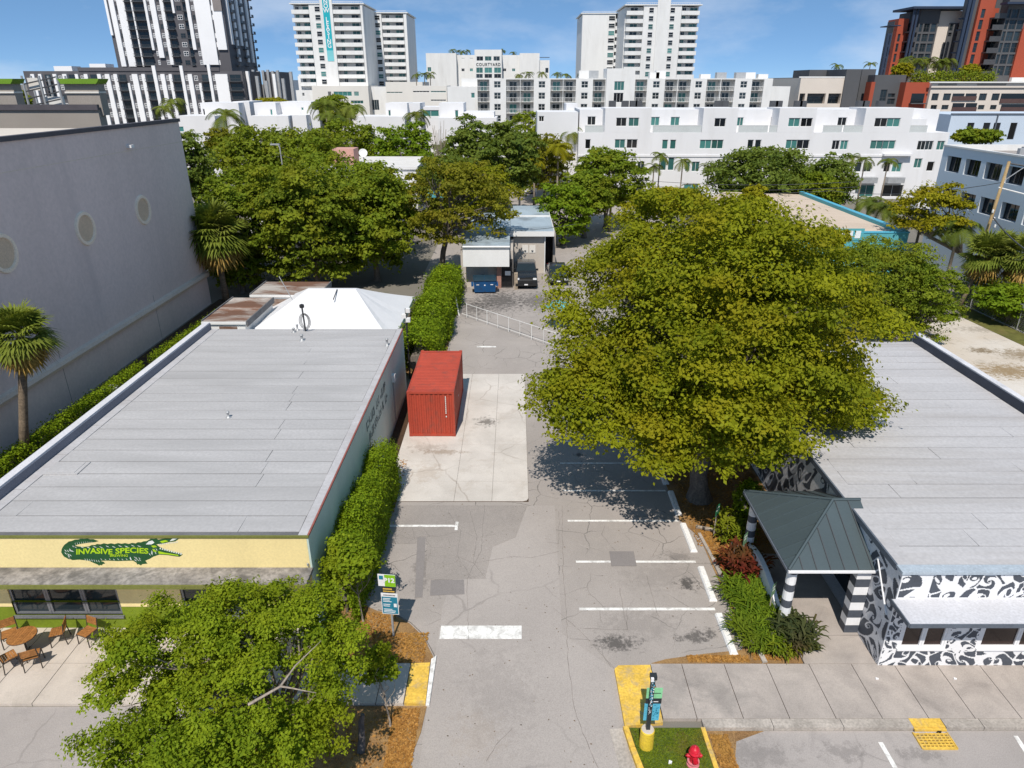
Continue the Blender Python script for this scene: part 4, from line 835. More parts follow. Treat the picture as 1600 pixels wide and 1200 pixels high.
# buildings behind it
m_lime2 = mat('lime_fin', (.14,.27,.02), .6, .06, .5); m_taupe = mat('taupe_wall', (.30,.27,.24), .8, .06, .2)
t = thing('stepped_hall_wing', 'lower grey wing with dark coping behind the grey hall roof', 'building', (-70,72,0))
X1, ZT = gy(153,172,72); wpart('wall', MB().box(-140,X1,72,73.2,0,ZT), m_taupe, t); wpart('coping', MB().box(-140,X1+.1,71.8,72.2,ZT,ZT+.5), m_coping, t)
for x0p, x1p, lab_ in ((100,151,'taupe roof pylon with curved lime green cap, right one'),(-40,18,'taupe roof pylon with curved lime green cap, cut off at left edge')):
    Yp = 72.4; xa, zt = gy(x0p,131,Yp); xb, _ = gy(x1p,128,Yp); zb = ZT-.5
    t = thing('roof_pylon', lab_, 'pylon', ((xa+xb)/2,Yp,zb), 0, 'green-capped roof pylons')
    hw = (xb-xa)/2; part('panel', MB().box(-hw,hw,0,1.2,0,zt-zb-.0), m_taupe, t); part('ledge', MB().box(-hw-.05,hw+.05,-.15,1.2,2.0,2.15), m_cream, t)
    mb = MB(); pr = [(-hw-.1,0),(hw+.1,0),(hw+.3,.2),(hw+.45,.45),(-hw-.35,.45),(-hw-.2,.2)]
    mb.v = [(x,-.4,z+zt-zb) for x,z in pr]+[(x,1.4,z+zt-zb) for x,z in pr]; k = 6
    mb.f = [tuple(range(k)), tuple(range(2*k-1,k-1,-1))]+[(i,i+k,(i+1)%k+k,(i+1)%k) for i in range(k)]; mb.m = [0]*8; part('cap', mb, m_lime2, t)
t = thing('lattice_mast', 'grey steel lattice billboard frame beside the lime-capped pylon', 'frame', (gy(76,180,78)[0],78,ZT-.5))
for k in range(3): x = -1.8+k*1.8; part('leg', MB().tube([(x,0,0),(x,0,3.6)], .12, 6), m_grey, t); part('leg', MB().tube([(x,1.5,0),(x,1.5,3.6)], .12, 6), m_grey, t)
for k in range(5): part('brace', MB().tube([(-1.8,0,k*.7),(1.8,0,k*.7+.7)], .07, 5), m_dgrey, t)
part('panel', MB().box(-.3,1.7,.3,.6,0,1.6), m_white, t); part('panel', MB().box(-1.5,-.4,.3,.6,2.2,3.4), m_cream, t)

# ================================================================== tent, sheds and clutter behind the brewery
m_tent = mat('tent_canvas', (.70,.70,.71), .6, .03, .5, fine=.015, dirt=(.58,.58,.58), dscale=.5, dmax=.45)
tn = thing('marquee_tent', 'large white canvas marquee with hipped roof behind the brewery', 'tent', (-11.9,46,0))
ex0, ex1, ey0, ey1, ez, rz_ = -17.2, -7.5, 39.6, 49.6, 2.7, 4.75
rl = (gz(480,452,rz_)[0], gz(480,452,rz_)[1]); rr_ = (gz(556,452,rz_)[0], rl[1])
def sag(a, b, c, d, name, n=8, depth=.12):
    """canvas face: a-b eave, c-d ridge (c above b)"""
    mb = MB(); g = []
    for i in range(n+1):
        row = []
        for j in range(n+1):
            u, v = i/n, j/n; e = Vector(a).lerp(Vector(b), v); r_ = Vector(d).lerp(Vector(c), v); p = e.lerp(r_, u)
            p.z -= depth*math.sin(math.pi*u)*(.5+.5*math.sin(math.pi*v*3)**2); row.append(tuple(p))
        g.append(row)
    for i in range(n):
        for j in range(n): mb.face([g[i][j],g[i][j+1],g[i+1][j+1],g[i+1][j]])
    wpart(name, mb, m_tent, tn, smooth=True)
A, B, C_, D_ = (ex0,ey0,ez),(ex1,ey0,ez),(ex1,ey1,ez),(ex0,ey1,ez); KL, KR = (rl[0],rl[1],rz_),(rr_[0],rr_[1],rz_)
KL2, KR2 = (rl[0], rl[1]+.3, rz_), (rr_[0], rl[1]+.3, rz_)
sag(A,B,KR,KL,'roof_front'); sag(B,C_,KR2,KR,'roof_side'); sag(D_,A,KL,KL2,'roof_side'); sag(C_,D_,KL2,KR2,'roof_back')
mb = MB(); mb.face([KL,KR,KR2,KL2]); wpart('roof_top', mb, m_tent, tn)
for a, b in ((A,B),(B,C_),(C_,D_),(D_,A)):
    mb = MB(); mb.face([(a[0],a[1],a[2]-.35),(b[0],b[1],b[2]-.35),b,a]); wpart('valance', mb, m_tent, tn)
for p in (A,B,C_,D_): wpart('pole', MB().tube([(p[0],p[1],0),p], .05, 6), m_white, tn)
wpart('tie_strap', MB().tube([(KL[0]+2.0,KL[1]-.1,rz_+.02),(KL[0]+2.0,KL[1]-1.3,rz_-.32)], .035, 5), m_dgrey, tn)
m_rust = mat('rusty_sheet', (.46,.42,.38), .7, .15, .6, fine=.08, dirt=(.16,.065,.03), dscale=.55, dlo=.40, dhi=.56, dmax=.9, stretch=(.35,1,1), rnd=.22)
def shed(label, x0, x1, y0, y1, z, n):
    t = thing('storage_shed', label, 'shed', ((x0+x1)/2,y0,0), 0, 'rusty-roofed sheds behind the brewery')
    wpart('wall', MB().box(x0,x1,y0,y1,0,z-.1), m_white, t); wpart('eave', MB().box(x0-.1,x1+.1,y0-.12,y0-.0,z-.13,z+.02), m_white, t)
    for k in range(n):
        a, b = y0+(y1-y0)*k/n, y0+(y1-y0)*(k+1)/n; wpart('roof_sheet', MB().box(x0-.05,x1+.1,a+.04,b-.04,z-.02,z+.05), m_rust, t)
    wpart('ridge_strip', MB().box(x0-.12,x0-.052,y0,y1,z-.1,z+.12), m_bit, t); wpart('ridge_strip', MB().box(x1+.102,x1+.18,y0,y1,z-.3,z+.08), m_bit, t)
    wpart('patch', MB().box(x0+.9,x1-.5,y0-.02,y0-.003,z-.8,z-.3), m_rust, t)
x0, y0 = gz(318,503,3.9); x1 = gz(382,503,3.9)[0]; shed('white shed with rust-streaked sheet roof behind the brewery', x0, x1, y0, gz(350,466,3.9)[1], 3.9, 5)
x0, y0 = gz(393,461,3.6); shed('farther rusty-roofed shed beside the white tent', x0, x0+4.6, y0, y0+3.4, 3.6, 3)
X, Y = gz(476,520,4.0)
an = thing('antenna_mast', 'short roof mast with coiled black cable behind the brewery', 'mast', (X, Y+.25, 3.5))
part('pole', MB().tube([(0,0,0),(-.05,0,1.95)], .05, 8), m_dgrey, an); part('head', MB().lathe([(.05,0),(.14,.05),(.14,.2),(.05,.25)],-.05,0,8).move(0,0,1.9), m_black, an)
mb = MB()
for k in range(3): mb.tube([(.05+(.22+.07*k)*math.cos(a)*.9, -.08-.02*k, 1.15+(.38+.05*k)*math.sin(a)) for a in [2*math.pi*i/14 for i in range(15)]], .018, 5)
part('cable_coil', mb, m_black, an)
wp = thing('guyed_whip', 'thin leaning pole rising from the tent roof', 'pole', (gz(470,490,4.2)[0], 44, 2.0)); a = gy(436,432,44); b = gy(474,498,44)
part('pole', MB().tube([(a[0]-wp.location.x,0,a[1]-2),(b[0]-wp.location.x,0,b[1]-2)], .028, 6), m_grey, wp)
lp = thing('floodlight_pole', 'slim black pole with white floodlights beside the tall hedge', 'light pole', (gz(641,592)[0], gz(641,592)[1], 0))
Zt = gy(641,482,lp.location.y)[1]
part('pole', MB().tube([(0,0,0),(0,0,Zt)], .055, 8), m_black, lp)
for dx, dz in ((.14,-.1),(-.12,-.45),(.12,-.7)): part('floodlight', MB().box(dx-.13,dx+.13,-.2,.08,Zt+dz-.12,Zt+dz+.12), m_white, lp)
# parapet side clutter: white pots and pipe
for px, py, l in ((171,606,'white planter pot between clipped hedge and brewery'),):
    X, Y = gz(px, py, .6); o = obj('planter_pot', MB().lathe([(.28,0),(.42,.5),(.46,.6),(.40,.6),(.36,.5)], sides=16).mesh('planter_pot', m_white), None, (X,Y,.03)); tag(o, l, 'planter')
# timber fence behind tall hedge
m_wood = mat('weathered_board', (.24,.21,.18), .85, .2, 1.2, fine=.12, fscale=20, stretch=(6,6,1), rnd=.2)
fx0, fy0 = gz(596,470,1.8); tf = thing('board_fence', 'weathered grey board fence between tent and tall hedge', 'fence', (fx0,fy0+1,0))
for k in range(26): part('board', MB().box(k*.15,k*.15+.14,0,.025,.05,1.75+.03*((k*7)%3)), m_wood, tf)
for k in range(3): part('rail', MB().box(0,3.9,.03,.08,.3+k*.6,.4+k*.6), m_wood, tf)

# ================================================================== rear building with carport
m_tan = mat('tan_cladding', (.50,.455,.405), .75, .05, .6, fine=.03); m_gro = mat('blue_grey_roof', (.34,.41,.46), .55, .1, .4, fine=.05, dirt=(.16,.18,.19), dscale=.35, dlo=.5, dhi=.68, dmax=.75)
rbd = thing('rear_building', 'one-storey tan building with blue-grey flat roof at the end of the lot', 'building', (-.8,61,0))
RB = 61.6; RC = 67.2; xl = gy(720,430,RB)[0]; xm = gy(802,400,RB)[0]; xr = gy(850,400,RC)[0]; xe = gy(860,362,RC)[0]
wpart('wall', MB().box(xm,xr,RC,82,0,3.75), m_tan, rbd); wpart('roof', MB().box(xm-.3,xe+.3,RC-.5,82.4,3.8,4.1), m_gro, rbd)
wpart('fascia', MB().box(xm-.32,xe+.32,RC-.56,RC-.502,3.7,4.18).box(xe+.302,xe+.36,RC-.5,82.4,3.7,4.18), m_white, rbd)
wpart('roof_kerb', MB().box(xm-.3,xe+.3,75.0,75.2,4.101,4.25), m_white, rbd)
wpart('downpipe', MB().tube([(xr+.06,RC-.1,0),(xr+.06,RC-.1,3.7)], .06, 8), m_white, rbd)
for dx in (-.35,.35): wpart('roller_panel', MB().box((xm+xr)/2+dx-.3,(xm+xr)/2+dx+.3,RC-.04,RC-.004,2.0,2.75), m_cream, rbd); wpart('vent', MB().lathe([(.1,0),(.1,.05)],0,0,10).move((xm+xr)/2+dx,RC-.06,2.2), m_dgrey, rbd)
for k in range(6): wpart('cladding_batten', MB().box(xm+.15+k*.44,xm+.2+k*.44,RC-.03,RC-.003,.1,3.7), m_tan, rbd)
wpart('side_wall', MB().box(xl,xm-.02,RB+.4,77,0,3.4), m_tan, rbd)
wpart('awning_roof', MB().box(xl+.3,xm-.32,RB-.7,77.2,3.9,4.15), m_gro, rbd); wpart('awning_front', MB().box(xl+.3,xm-.35,RB-.85,RB-.71,2.2,3.88), m_white, rbd); wpart('gutter', MB().tube([(xl+.3,RB-.95,4.0),(xm-.3,RB-.95,4.0)], .09, 8), m_white, rbd)
wpart('brick_pier', MB().box(xm-1.5,xm-1.1,RB-.1,RB+.3,0,2.2), mat('pink_brick', (.34,.19,.15), .8, .15, 2), rbd)
mb = MB()
for k in range(9): mb.tube([(xm-1.0+k*.11,RB,0),(xm-1.0+k*.11,RB,1.9)], .018, 5)
wpart('grille_gate', mb.box(xm-1.02,xm-.08,RB-.02,RB+.02,.1,.16).box(xm-1.02,xm-.08,RB-.02,RB+.02,1.86,1.92), m_black, rbd)
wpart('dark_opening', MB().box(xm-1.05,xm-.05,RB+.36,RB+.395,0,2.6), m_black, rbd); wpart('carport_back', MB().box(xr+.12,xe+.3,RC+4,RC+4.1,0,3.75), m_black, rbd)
mb = MB()
for k in range(9): x = xl+.5+k*.22; mb.box(x,x+.18,RB+.36,RB+.395,.6,2.1)
wpart('louvre', mb, m_grey, rbd); wpart('notice', MB().box(xm-.75,xm-.25,RB-.06,RB-.03,1.2,1.6), m_white, rbd)
wpart('wall', MB().box(xe+.35,xe+.6,RC+1,82,0,3.6), m_taupe, rbd)
wpart('stone_pier', MB().box(xm-.02+.1,xm+.4,RB-.55,RB-.1,0,1.5), mat('rough_stone', (.33,.27,.20), .9, .3, 4, bump=.5), rbd)
# mid house with pink tank box
hs = thing('white_house', 'white flat-roofed house with pink roof box and satellite dish among trees', 'house', (-23,92,0))
HY = 90; za = 7.6; xa = gy(470,262,HY)[0]; xb = gy(650,262,HY)[0]
wl_ = MB(); P_ = (xa+6,HY); 
opsh = [(u,u+1.3,za-2.4,za-1.0,.1,None) for u in (4.2,6.4,8.4)]
facade(wl_, (xa,HY), (1,0), (0,-1), xb-xa, 0, za, opsh); shell(wl_, xa, xb, HY, HY+14, 0, za, skip='S', roofmi=1)
wpart('wall', wl_, [m_stucco, mat('white_roof_coating', (.66,.64,.61), .8, .06, .5, dirt=(.45,.43,.40), dscale=.4, dmax=.5)], hs)
for u in (4.2,6.4,8.4): put_window(hs, (xa,HY), (1,0), (0,-1), u+.65, za-2.4, 1.28, 1.38, .1, 2)
wpart('roof_edge', MB().box(xa-.1,xb+.2,HY-.2,HY-.002,za-.25,za+.1).box(xb+.002,xb+.2,HY,HY+14,za-.6,za+.1), m_stucco, hs)
xp0, xp1 = gy(520,245,HY+3)[0], gy(553,245,HY+3)[0]; wpart('roof_box', MB().box(xp0,xp1,HY+3,HY+6,za,za+1.9), mat('pink_stucco', (.55,.31,.26), .8, .06, .6), hs); wpart('vent_grille', MB().box((xp0+xp1)/2-.4,(xp0+xp1)/2+.4,HY+2.97,HY+2.995,za+.5,za+.85), m_dgrey, hs)
mb = MB(); mb.lathe([(.04,0),(.32,.05),(.55,.18),(.53,.18),(.30,.07)], sides=16); ds = part('satellite_dish', mb, m_white, hs, (xp1+1.0-hs.location.x, HY+4-92, za+1.3)); ds.rotation_euler = (math.radians(62),0,math.radians(15))
wpart('dish_arm', MB().tube([(xp1+1.0,HY+4.2,za),(xp1+1.0,HY+4.1,za+1.3)], .06, 6), m_grey, hs)
wpart('lean_to', MB().box(xa-4,xa+6.5,HY-9,HY-.3,0,4.6), m_stucco, hs); wpart('lean_to', MB().box(xb-5.5,xb-1.0,HY-10,HY-.3,0,5.2), m_stucco, hs)

# tan-roofed teal building
m_tanr = mat('tan_roof', (.56,.46,.37), .85, .06, .4, fine=.04, dirt=(.44,.36,.29), dscale=.5, dmax=.4, stretch=(.4,1,1)); m_tq = mat('turquoise_stucco', (.10,.36,.40), .7, .08, .4)
tb = thing('turquoise_building', 'low building with broad tan roof and turquoise walls', 'building', (30,62,0))
mb = MB(); x0, x1, y0, y1 = 22.5, 34.6, 62.0, 86.5; xr_ = 25.5
mb.face([(x0,y0,4.3),(xr_,y0,4.9),(xr_,y1,5.1),(x0,y1,4.0)]); mb.face([(xr_,y0,4.9),(x1,y0,4.8),(x1,y1,4.8),(xr_,y1,5.1)]); mb.box(x0,x1,y0+.02,y1,3.6,4.0)
wpart('roof', mb, m_tanr, tb); wpart('wall', MB().box(x0+.2,x1-.2,y0+.3,y1-.3,0,3.62), m_tq, tb)
wpart('parapet', MB().box(x1+.002,x1+.45,y0+.5,y1,3.4,5.08), m_tq, tb); wpart('front_parapet', MB().box(x0,x1+.45,y0-.25,y0-.002,3.2,5.0), m_tq, tb); wpart('coping', MB().box(x0,x1+.5,y0-.3,y0+.05,5.0,5.12).box(x1-.0,x1+.5,y0+.06,y1,5.081,5.16), m_ssky, tb)
mb = MB()
X, Z = gy(1322,366,y0-.3)
for k in range(4): mb.box(X-1.3+k*.7,X-1.3+k*.7+.5,y0-.31,y0-.26,Z-.35,Z+.3)
wpart('sign_board', MB().box(X-1.6,X+1.6,y0-.29,y0-.255,Z-.55,Z+.5), m_tq, tb); wpart('sign_marks', mb, m_mur, tb)
wpart('planter_wall', MB().box(x0,x1-2,y0-3.4,y0-.3,2.4,2.6), m_tq, tb)

# long blue-grey office on the right
m_bg = mat('blue_grey_stucco', (.64,.72,.80), .8, .04, .15, fine=.02); m_wrev = mat('window_reveal', (.62,.66,.70), .7, .04, .5)
ob = thing('blue_grey_office', 'blue-grey two-storey office with rows of deep-set square windows', 'building', (55,60,0))
OX, OY0, OY1, OZ = 43.0, 44.0, 73.0, 11.45
mb = MB(); ops = []; k0 = []
for zc_, off in ((gx(1530,265,OX)[1]-1.0, 0),(gx(1530,320,OX)[1]-1.0, .5)):
    for k in range(9): u = 1.0+off+k*3.05; ops.append((u,u+2.3,zc_+.3,zc_+1.75,.5,None,1)); k0.append((u,zc_))
facade(mb, (OX,OY1), (0,-1), (-1,0), OY1-OY0, 0, OZ, ops); wpart('wall', mb, [m_bg, m_wrev], ob)
for u, z in k0: put_window(ob, (OX,OY1), (0,-1), (-1,0), u+1.15, z+.3, 2.29, 1.44, .48, 2, t=.05, fm=m_dgrey, gm=m_dglass)
mb = MB(); shell(mb, OX, OX+30, OY0, OY1, 0, OZ-.4, skip='W', roofmi=1); wpart('wall', mb, [m_bg, mat('gravel_roof', (.33,.30,.28), .9, .2, .8, fine=.15)], ob)
wpart('coping', MB().box(OX-.1,OX+.3,OY0,OY1+.1,OZ,OZ+.15).box(OX+.3,OX+30,OY1-.3,OY1+.1,OZ-.4,OZ+.15), m_white, ob)
for k in range(14): y = 50+k*1.5; x = OX+2.5+(k*37%50)/10; wpart('roof_unit', MB().box(x,x+.5,y,y+.4,OZ-.4,OZ+.1+.1*(k%3)), m_grey, ob)
# pale blue block behind it
t = thing('pale_blue_block', 'pale blue flat-roofed block between townhouses and blue-grey office', 'building', (105,131,0))
PBY = 131; xa, zt = gy(1487,179,PBY); mb = MB(); ops = []
for px in (1515,1540,1556,1582): X, Z = gy(px,203,PBY); ops.append((X-xa-.6,X-xa+.6,Z-1.6,Z+1.2,.2,None))
facade(mb, (xa,PBY), (1,0), (0,-1), 60, 0, zt, ops); shell(mb, xa, xa+60, PBY, PBY+15, 0, zt, skip='S'); wpart('wall', mb, mat('pale_blue_stucco', (.52,.60,.70), .75, .05, .2), t)
for o_ in ops: put_window(t, (xa,PBY), (1,0), (0,-1), (o_[0]+o_[1])/2, o_[2], 1.2, 2.8, .2, 1, t=.06, fm=m_dgrey, gm=m_dglass)
wpart('coping', MB().box(xa,xa+60,PBY-.15,PBY+.3,zt,zt+.2), m_trim, t); wpart('downpipe', MB().tube([(gy(1554,200,PBY)[0],PBY-.12,2),(gy(1554,200,PBY)[0],PBY-.12,zt)], .12, 6), m_trim, t)

# ================================================================== white townhouses (right middle distance)
def wins_on(root, P, wd_lim, Y, rects, depth, nx, gm, fm, ops, z3):
    for (a, b, c, d) in rects:
        X0, Z1 = gy(*z3(a, c), Y); X1, Z0 = gy(*z3(b, d), Y)
        ops.append((X0-P[0], X1-P[0], Z0, Z1, depth, None))
Z3 = lambda a, b: (800+a/4, b/4); Z4 = lambda a, b: (1200+a/4, b/4)
TY_ = 115.0; th = thing('townhouse_row', 'long white cubic townhouse row with teal windows and roof terraces', 'building', (40,115,0))
tx0 = gy(905,190,TY_)[0]; tx1 = gy(1486,200,TY_)[0]; ztop = gy(1000,169,TY_)[1]; zter = gy(1000,207,TY_)[1]
r2 = [Z3(*p) for p in ()]
rows = []
def rect(z, a, b, c, d): p, q_ = z(a,c), z(b,d); return (p[0], q_[0], p[1], q_[1])
low = [rect(Z3,*r) for r in ((458,490,870,930),(643,706,870,927),(718,782,870,927),(940,972,873,932),(990,1022,873,932),(1176,1243,873,930),(1250,1317,873,930),(1475,1505,873,930),(1522,1553,873,930),(740,768,1010,1070),(785,826,1010,1070),(930,962,985,1065),(978,1010,985,1065),(1085,1110,1010,1072),(1126,1169,1010,1072),(1075,1160,1150,1240))]
low += [rect(Z4,*r) for r in ((115,178,873,930),(185,253,873,930),(405,442,877,935),(457,494,877,935),(645,712,877,932),(720,790,877,932),(940,978,880,938),(990,1025,880,938),(1062,1096,880,938),(548,580,1015,1075),(598,643,1015,1075),(730,758,1015,1075),(782,830,1015,1075),(920,955,990,1050),(1000,1030,1010,1070),(570,655,1155,1230),(715,835,1155,1230),(365,395,1122,1180),(415,442,1120,1180))]
top = [rect(Z3,*r) for r in ((652,715,735,790),(730,792,735,790),(1190,1255,738,793),(1268,1333,738,793))] + [rect(Z4,*r) for r in ((132,196,737,792),(210,273,737,792),(672,740,737,793),(750,820,737,793))]
teals = [m_teal, m_glass, m_teal, m_dglass]
def panel_block(root, x0, x1, Y, Yb, z0, z1, rects, name='wall', m=None, skip='', dep=.18, nx=None, side_ops=None):
    P = (x0, Y); ops = []; ww = []
    for (a, b, c, d) in rects:
        X0, Z1 = gy(a, c, Y); X1, Z0 = gy(b, d, Y)
        if X0 > x0 and X1 < x1 and Z0 > z0-.01 and Z1 < z1+.01: ops.append((X0-x0, X1-x0, Z0, Z1, dep, None)); ww.append((X0,X1,Z0,Z1))
    mb = MB(); facade(mb, P, (1,0), (0,-1), x1-x0, z0, z1, ops); shell(mb, x0, x1, Y, Yb, z0, z1, skip='S'+skip); wpart(name, mb, m or m_stucco, root)
    for i, (X0,X1,Z0,Z1) in enumerate(ww):
        wd, h = round(X1-X0,1), round(Z1-Z0,1); n_ = nx or (2 if wd/h > .75 else 1)
        put_window(root, P, (1,0), (0,-1), (X0+X1)/2-x0, Z0, (X1-X0), (Z1-Z0), dep, n_, t=.07, gm=teals[(i*7+int(X0))%4])
panel_block(th, tx0, tx1, TY_, TY_+14, 0, zter, low)
# top floor blocks standing on the front, set-back floor behind
blocks = [(945,1017),(1098,1152),(1216,1274),(1350,1424)]
for a, b in blocks: panel_block(th, gy(a,190,TY_)[0], gy(b,190,TY_)[0], TY_-.004, TY_+6, zter+.002, ztop, top)
sb = [rect(Z3,472,522,727,782),rect(Z3,870,920,730,785),rect(Z3,993,1045,730,785),rect(Z3,1410,1443,733,787),rect(Z4,440,487,733,785),rect(Z4,560,595,733,800),rect(Z4,20,50,733,800)]
panel_block(th, tx0+.3, tx1-.5, TY_+3.2, TY_+13.8, zter+.002, ztop-.3, sb)
panel_block(th, gy(1424,190,TY_)[0]+.01, tx1-3.5, TY_+1.0, TY_+3.1, zter+.002, ztop-1.6, [])
for a, b in ((914,943),(1020,1096),(1154,1200),(1202,1214),(1286,1316),(1318,1348),(1421,1449)):
    X0, X1 = gy(a,202,TY_)[0], gy(b,202,TY_)[0]; wpart('terrace_rail', MB().box(X0,X1,TY_+.05,TY_+.09,zter,zter+1.0), mat('rail_glass', (.55,.58,.58), .3, .05, .5) if 'rail_glass' not in MATS else MATS['rail_glass'], th)
    wpart('handrail', MB().box(X0,X1,TY_+.02,TY_+.12,zter+1.0,zter+1.07), m_white, th)
for px in (952,972,985,993,1118,1128,1205,1212,1243,1250,1340,1348,1372): X = gy(px,165,TY_+7)[0]; wpart('roof_unit', MB().box(X,X+1.1,TY_+7,TY_+8,ztop-.3,ztop+.9), m_dgrey, th)
wpart('string_course', MB().box(tx0-.05,tx1-8,TY_-.12,TY_-.006,gy(1000,245,TY_)[1],gy(1000,242,TY_)[1]), m_stucco, th)
wpart('canopy', MB().box(gy(1378,242,TY_)[0],gy(1423,242,TY_)[0],TY_-.8,TY_-.01,gy(1400,243,TY_)[1],gy(1400,240,TY_)[1]), m_stucco, th)
for a, b in ((1338,1366),(1382,1408)): X0, X1 = gy(a,281,TY_)[0], gy(b,281,TY_)[0]; wpart('garage_canopy', MB().box(X0,X1,TY_-1.2,TY_-.01,gy(1350,285,TY_)[1],gy(1350,276,TY_)[1]), m_grey, th)
panel_block(th, gy(905,200,TY_)[0]-6.5, tx0-.02, TY_+2, TY_+10, 0, gy(880,175,TY_+2)[1], [rect(Z3,168,200,725,760)])

# low white townhouses (left and centre middle distance)
def small_house(label, blocks_, wins, Y, root_x):
    t = thing('white_townhouse', label, 'townhouse', (root_x, Y, 0), 0, 'low white cubic townhouses')
    for (a, b, yt, dy_, db) in blocks_:
        x0 = gy(a, yt, Y+dy_)[0]; x1, zt = gy(b, yt, Y+dy_); P = (x0, Y+dy_); ops = []; ww = []
        for (p, q_, c, d) in wins:
            X0, Z1 = gy(p, c, Y+dy_); X1, Z0 = gy(q_, d, Y+dy_)
            if (p >= a and q_ <= b and c > yt): ops.append((X0-x0, X1-x0, Z0, Z1, .15, None)); ww.append((X0,X1,Z0,Z1))
        mb = MB(); facade(mb, P, (1,0), (0,-1), x1-x0, 0, zt, ops); shell(mb, x0, x1, Y+dy_, Y+dy_+db, 0, zt, skip='S'); wpart('wall', mb, m_stucco, t)
        for i, (X0,X1,Z0,Z1) in enumerate(ww): put_window(t, P, (1,0), (0,-1), (X0+X1)/2-x0, Z0, X1-X0, Z1-Z0, .15, 1, t=.08, gm=m_teal if i % 2 == 0 else m_dglass)
    return t
ZA = lambda a, b: (270+a*.15, 140+b*.15)
za_ = lambda a, b, c, d: (270+a*.15, 270+b*.15, 140+c*.15, 140+d*.15)
small_house('white cubic townhouse behind the palm, far left of the group', [(275,335,181,0,8),(312,372,160.5,5,8),(364,389,158.5,8,8)], [za_(60,120,385,440),za_(412,452,385,460),za_(308,342,200,270)], 142, -66)
small_house('white cubic townhouse with sloped skylight left of the tall palms', [(389,450,181,0,8),(456,478,180,1,8),(396,430,160.5,5,8),(437,486,159,8,8),(478,498,172,4,8)], [za_(822,862,390,452),za_(1010,1045,205,280),za_(1335,1365,185,215)], 142, -52)
zb_ = lambda a, b, c, d: (550+a*.225, 550+b*.225, 110+c*.225, 110+d*.225)
small_house('white cubic townhouse with plunge pool terrace below the leasing tower', [(557,632,182,0,8),(602,636,161,4,8),(636,656,161,6,8)], [zb_(112,142,398,445),zb_(250,272,275,325)], 140, -24)
small_house('white cubic townhouse with roof terrace right of the small palm', [(684,776,184,0,8),(686,724,161,4,8),(722,772,175,3,8)], [zb_(575,598,345,385),zb_(714,740,275,328),zb_(790,810,262,282)], 140, -10)
small_house('white cubic townhouse just left of the long townhouse row', [(850,880,179,0,8),(862,903,175,3,8),(885,903,162,6,8)], [], 138, 8)
t = thing('white_garden_block', 'white low block with planted roof edge between townhouses', 'building', (-16,150,0)); panel_block(t, gy(655,168,150)[0], gy(690,168,150)[0], 150, 158, 0, gy(660,167,150)[1], [(660,686,172,182)])

# mid-rise white apartment block
MY = 185.0; ap = thing('midrise_apartments', 'wide white mid-rise apartment block with stacked balconies', 'building', (15,185,0))
ax0 = gy(870*.225+550,125,MY)[0]; ax1 = gy(1208,125,MY)[0]; azt = gy(1000,122.5,MY)[1]; fz = [gy(1000,y,MY)[1] for y in (142.5,160,177.5,195)]
bal = [(872,955),(1070,1167),(1170,1262),(1377,1463),(1466,1553)]; bal = [(550+a*.225,550+b*.225) for a,b in bal]
bal += [(800+a/4,800+b/4) for a,b in ((503,580),(765,840),(950,1028),(1032,1110),(1210,1295),(1299,1385),(1490,1565))]
ww_ = [550+a*.225 for a in (1010,1318)]+[800+a/4 for a in (452,897,1160,1440)]
mb = MB(); ops = []; bz = []
for a, b in bal:
    X0, X1 = gy(a,150,MY)[0]-ax0, gy(b,150,MY)[0]-ax0
    for i, z in enumerate(fz): ops.append((X0,X1,z+.05,z+2.65,1.8,1)); bz.append((X0,X1,z+.05))
wz_ = []
for c in ww_:
    X = gy(c,150,MY)[0]-ax0
    for z in fz: ops.append((X-.85,X+.85,z+.75,z+2.25,.15,None)); wz_.append((X,z+.75))
facade(mb, (ax0,MY), (1,0), (0,-1), ax1-ax0, 0, azt, ops); shell(mb, ax0, ax1, MY, MY+18, 0, azt, skip='S'); wpart('wall', mb, [m_white, m_cream], ap)
for X, z in wz_: put_window(ap, (ax0,MY), (1,0), (0,-1), X, z, 1.7, 1.5, .15, 2, 2, .09)
rails = {}
def railing(wd, m, n=None):
    k = (round(wd,1), m.name)
    if k not in rails:
        r_ = MB(); n = n or max(3,int(wd/.35)); r_.box(-wd/2,wd/2,0,.06,.98,1.06); r_.box(-wd/2,wd/2,0,.06,.06,.12)
        for i in range(n+1): x = -wd/2+wd*i/n; r_.box(x-.025,x+.025,.01,.05,.12,.98)
        rails[k] = r_.mesh('railing', m)
    return rails[k]
for i, (X0,X1,z) in enumerate(bz):
    put_window(ap, (ax0,MY), (1,0), (0,-1), (X0+X1)/2, z, 1.9, 2.15, 1.78, 2, t=.09, gm=m_teal if i % 3 == 0 else m_glass, name='balcony_door')
    obj('railing', railing(X1-X0, m_white), ap, (ax0+(X0+X1)/2-15, .02, z))
X0, X1 = gy(947,120,MY)[0], gy(991,120,MY)[0]; zt = gy(960,107,MY)[1]
tw = [(800+a/4,800+b/4,c/4,d/4) for a,b,c,d in ((640,700,508,565),(636,694,580,640))]; panel_block(ap, X0, X1, MY-1.2, MY+6, 0, zt, tw, name='stair_tower', m=m_white, nx=3)
for px in (905,920,1015,1025,1095,1120,1150,1165,1185): X = gy(px,121,MY+4)[0]; wpart('roof_unit', MB().box(X,X+2.4,MY+4,MY+6,azt,azt+1.0+.4*(px%3)), m_white if px % 2 else m_grey, ap)
panel_block(ap, gy(1212,125,MY)[0], gy(1240,135,MY)[0], MY+2, MY+16, 0, gy(1220,135,MY+2)[1], [(1215,1236,146,160)], m=m_white)
wpart('roof_pavilion', MB().box(gy(720,130,MY)[0],ax0+3,MY+3,MY+14,azt-5,azt), m_white, ap)
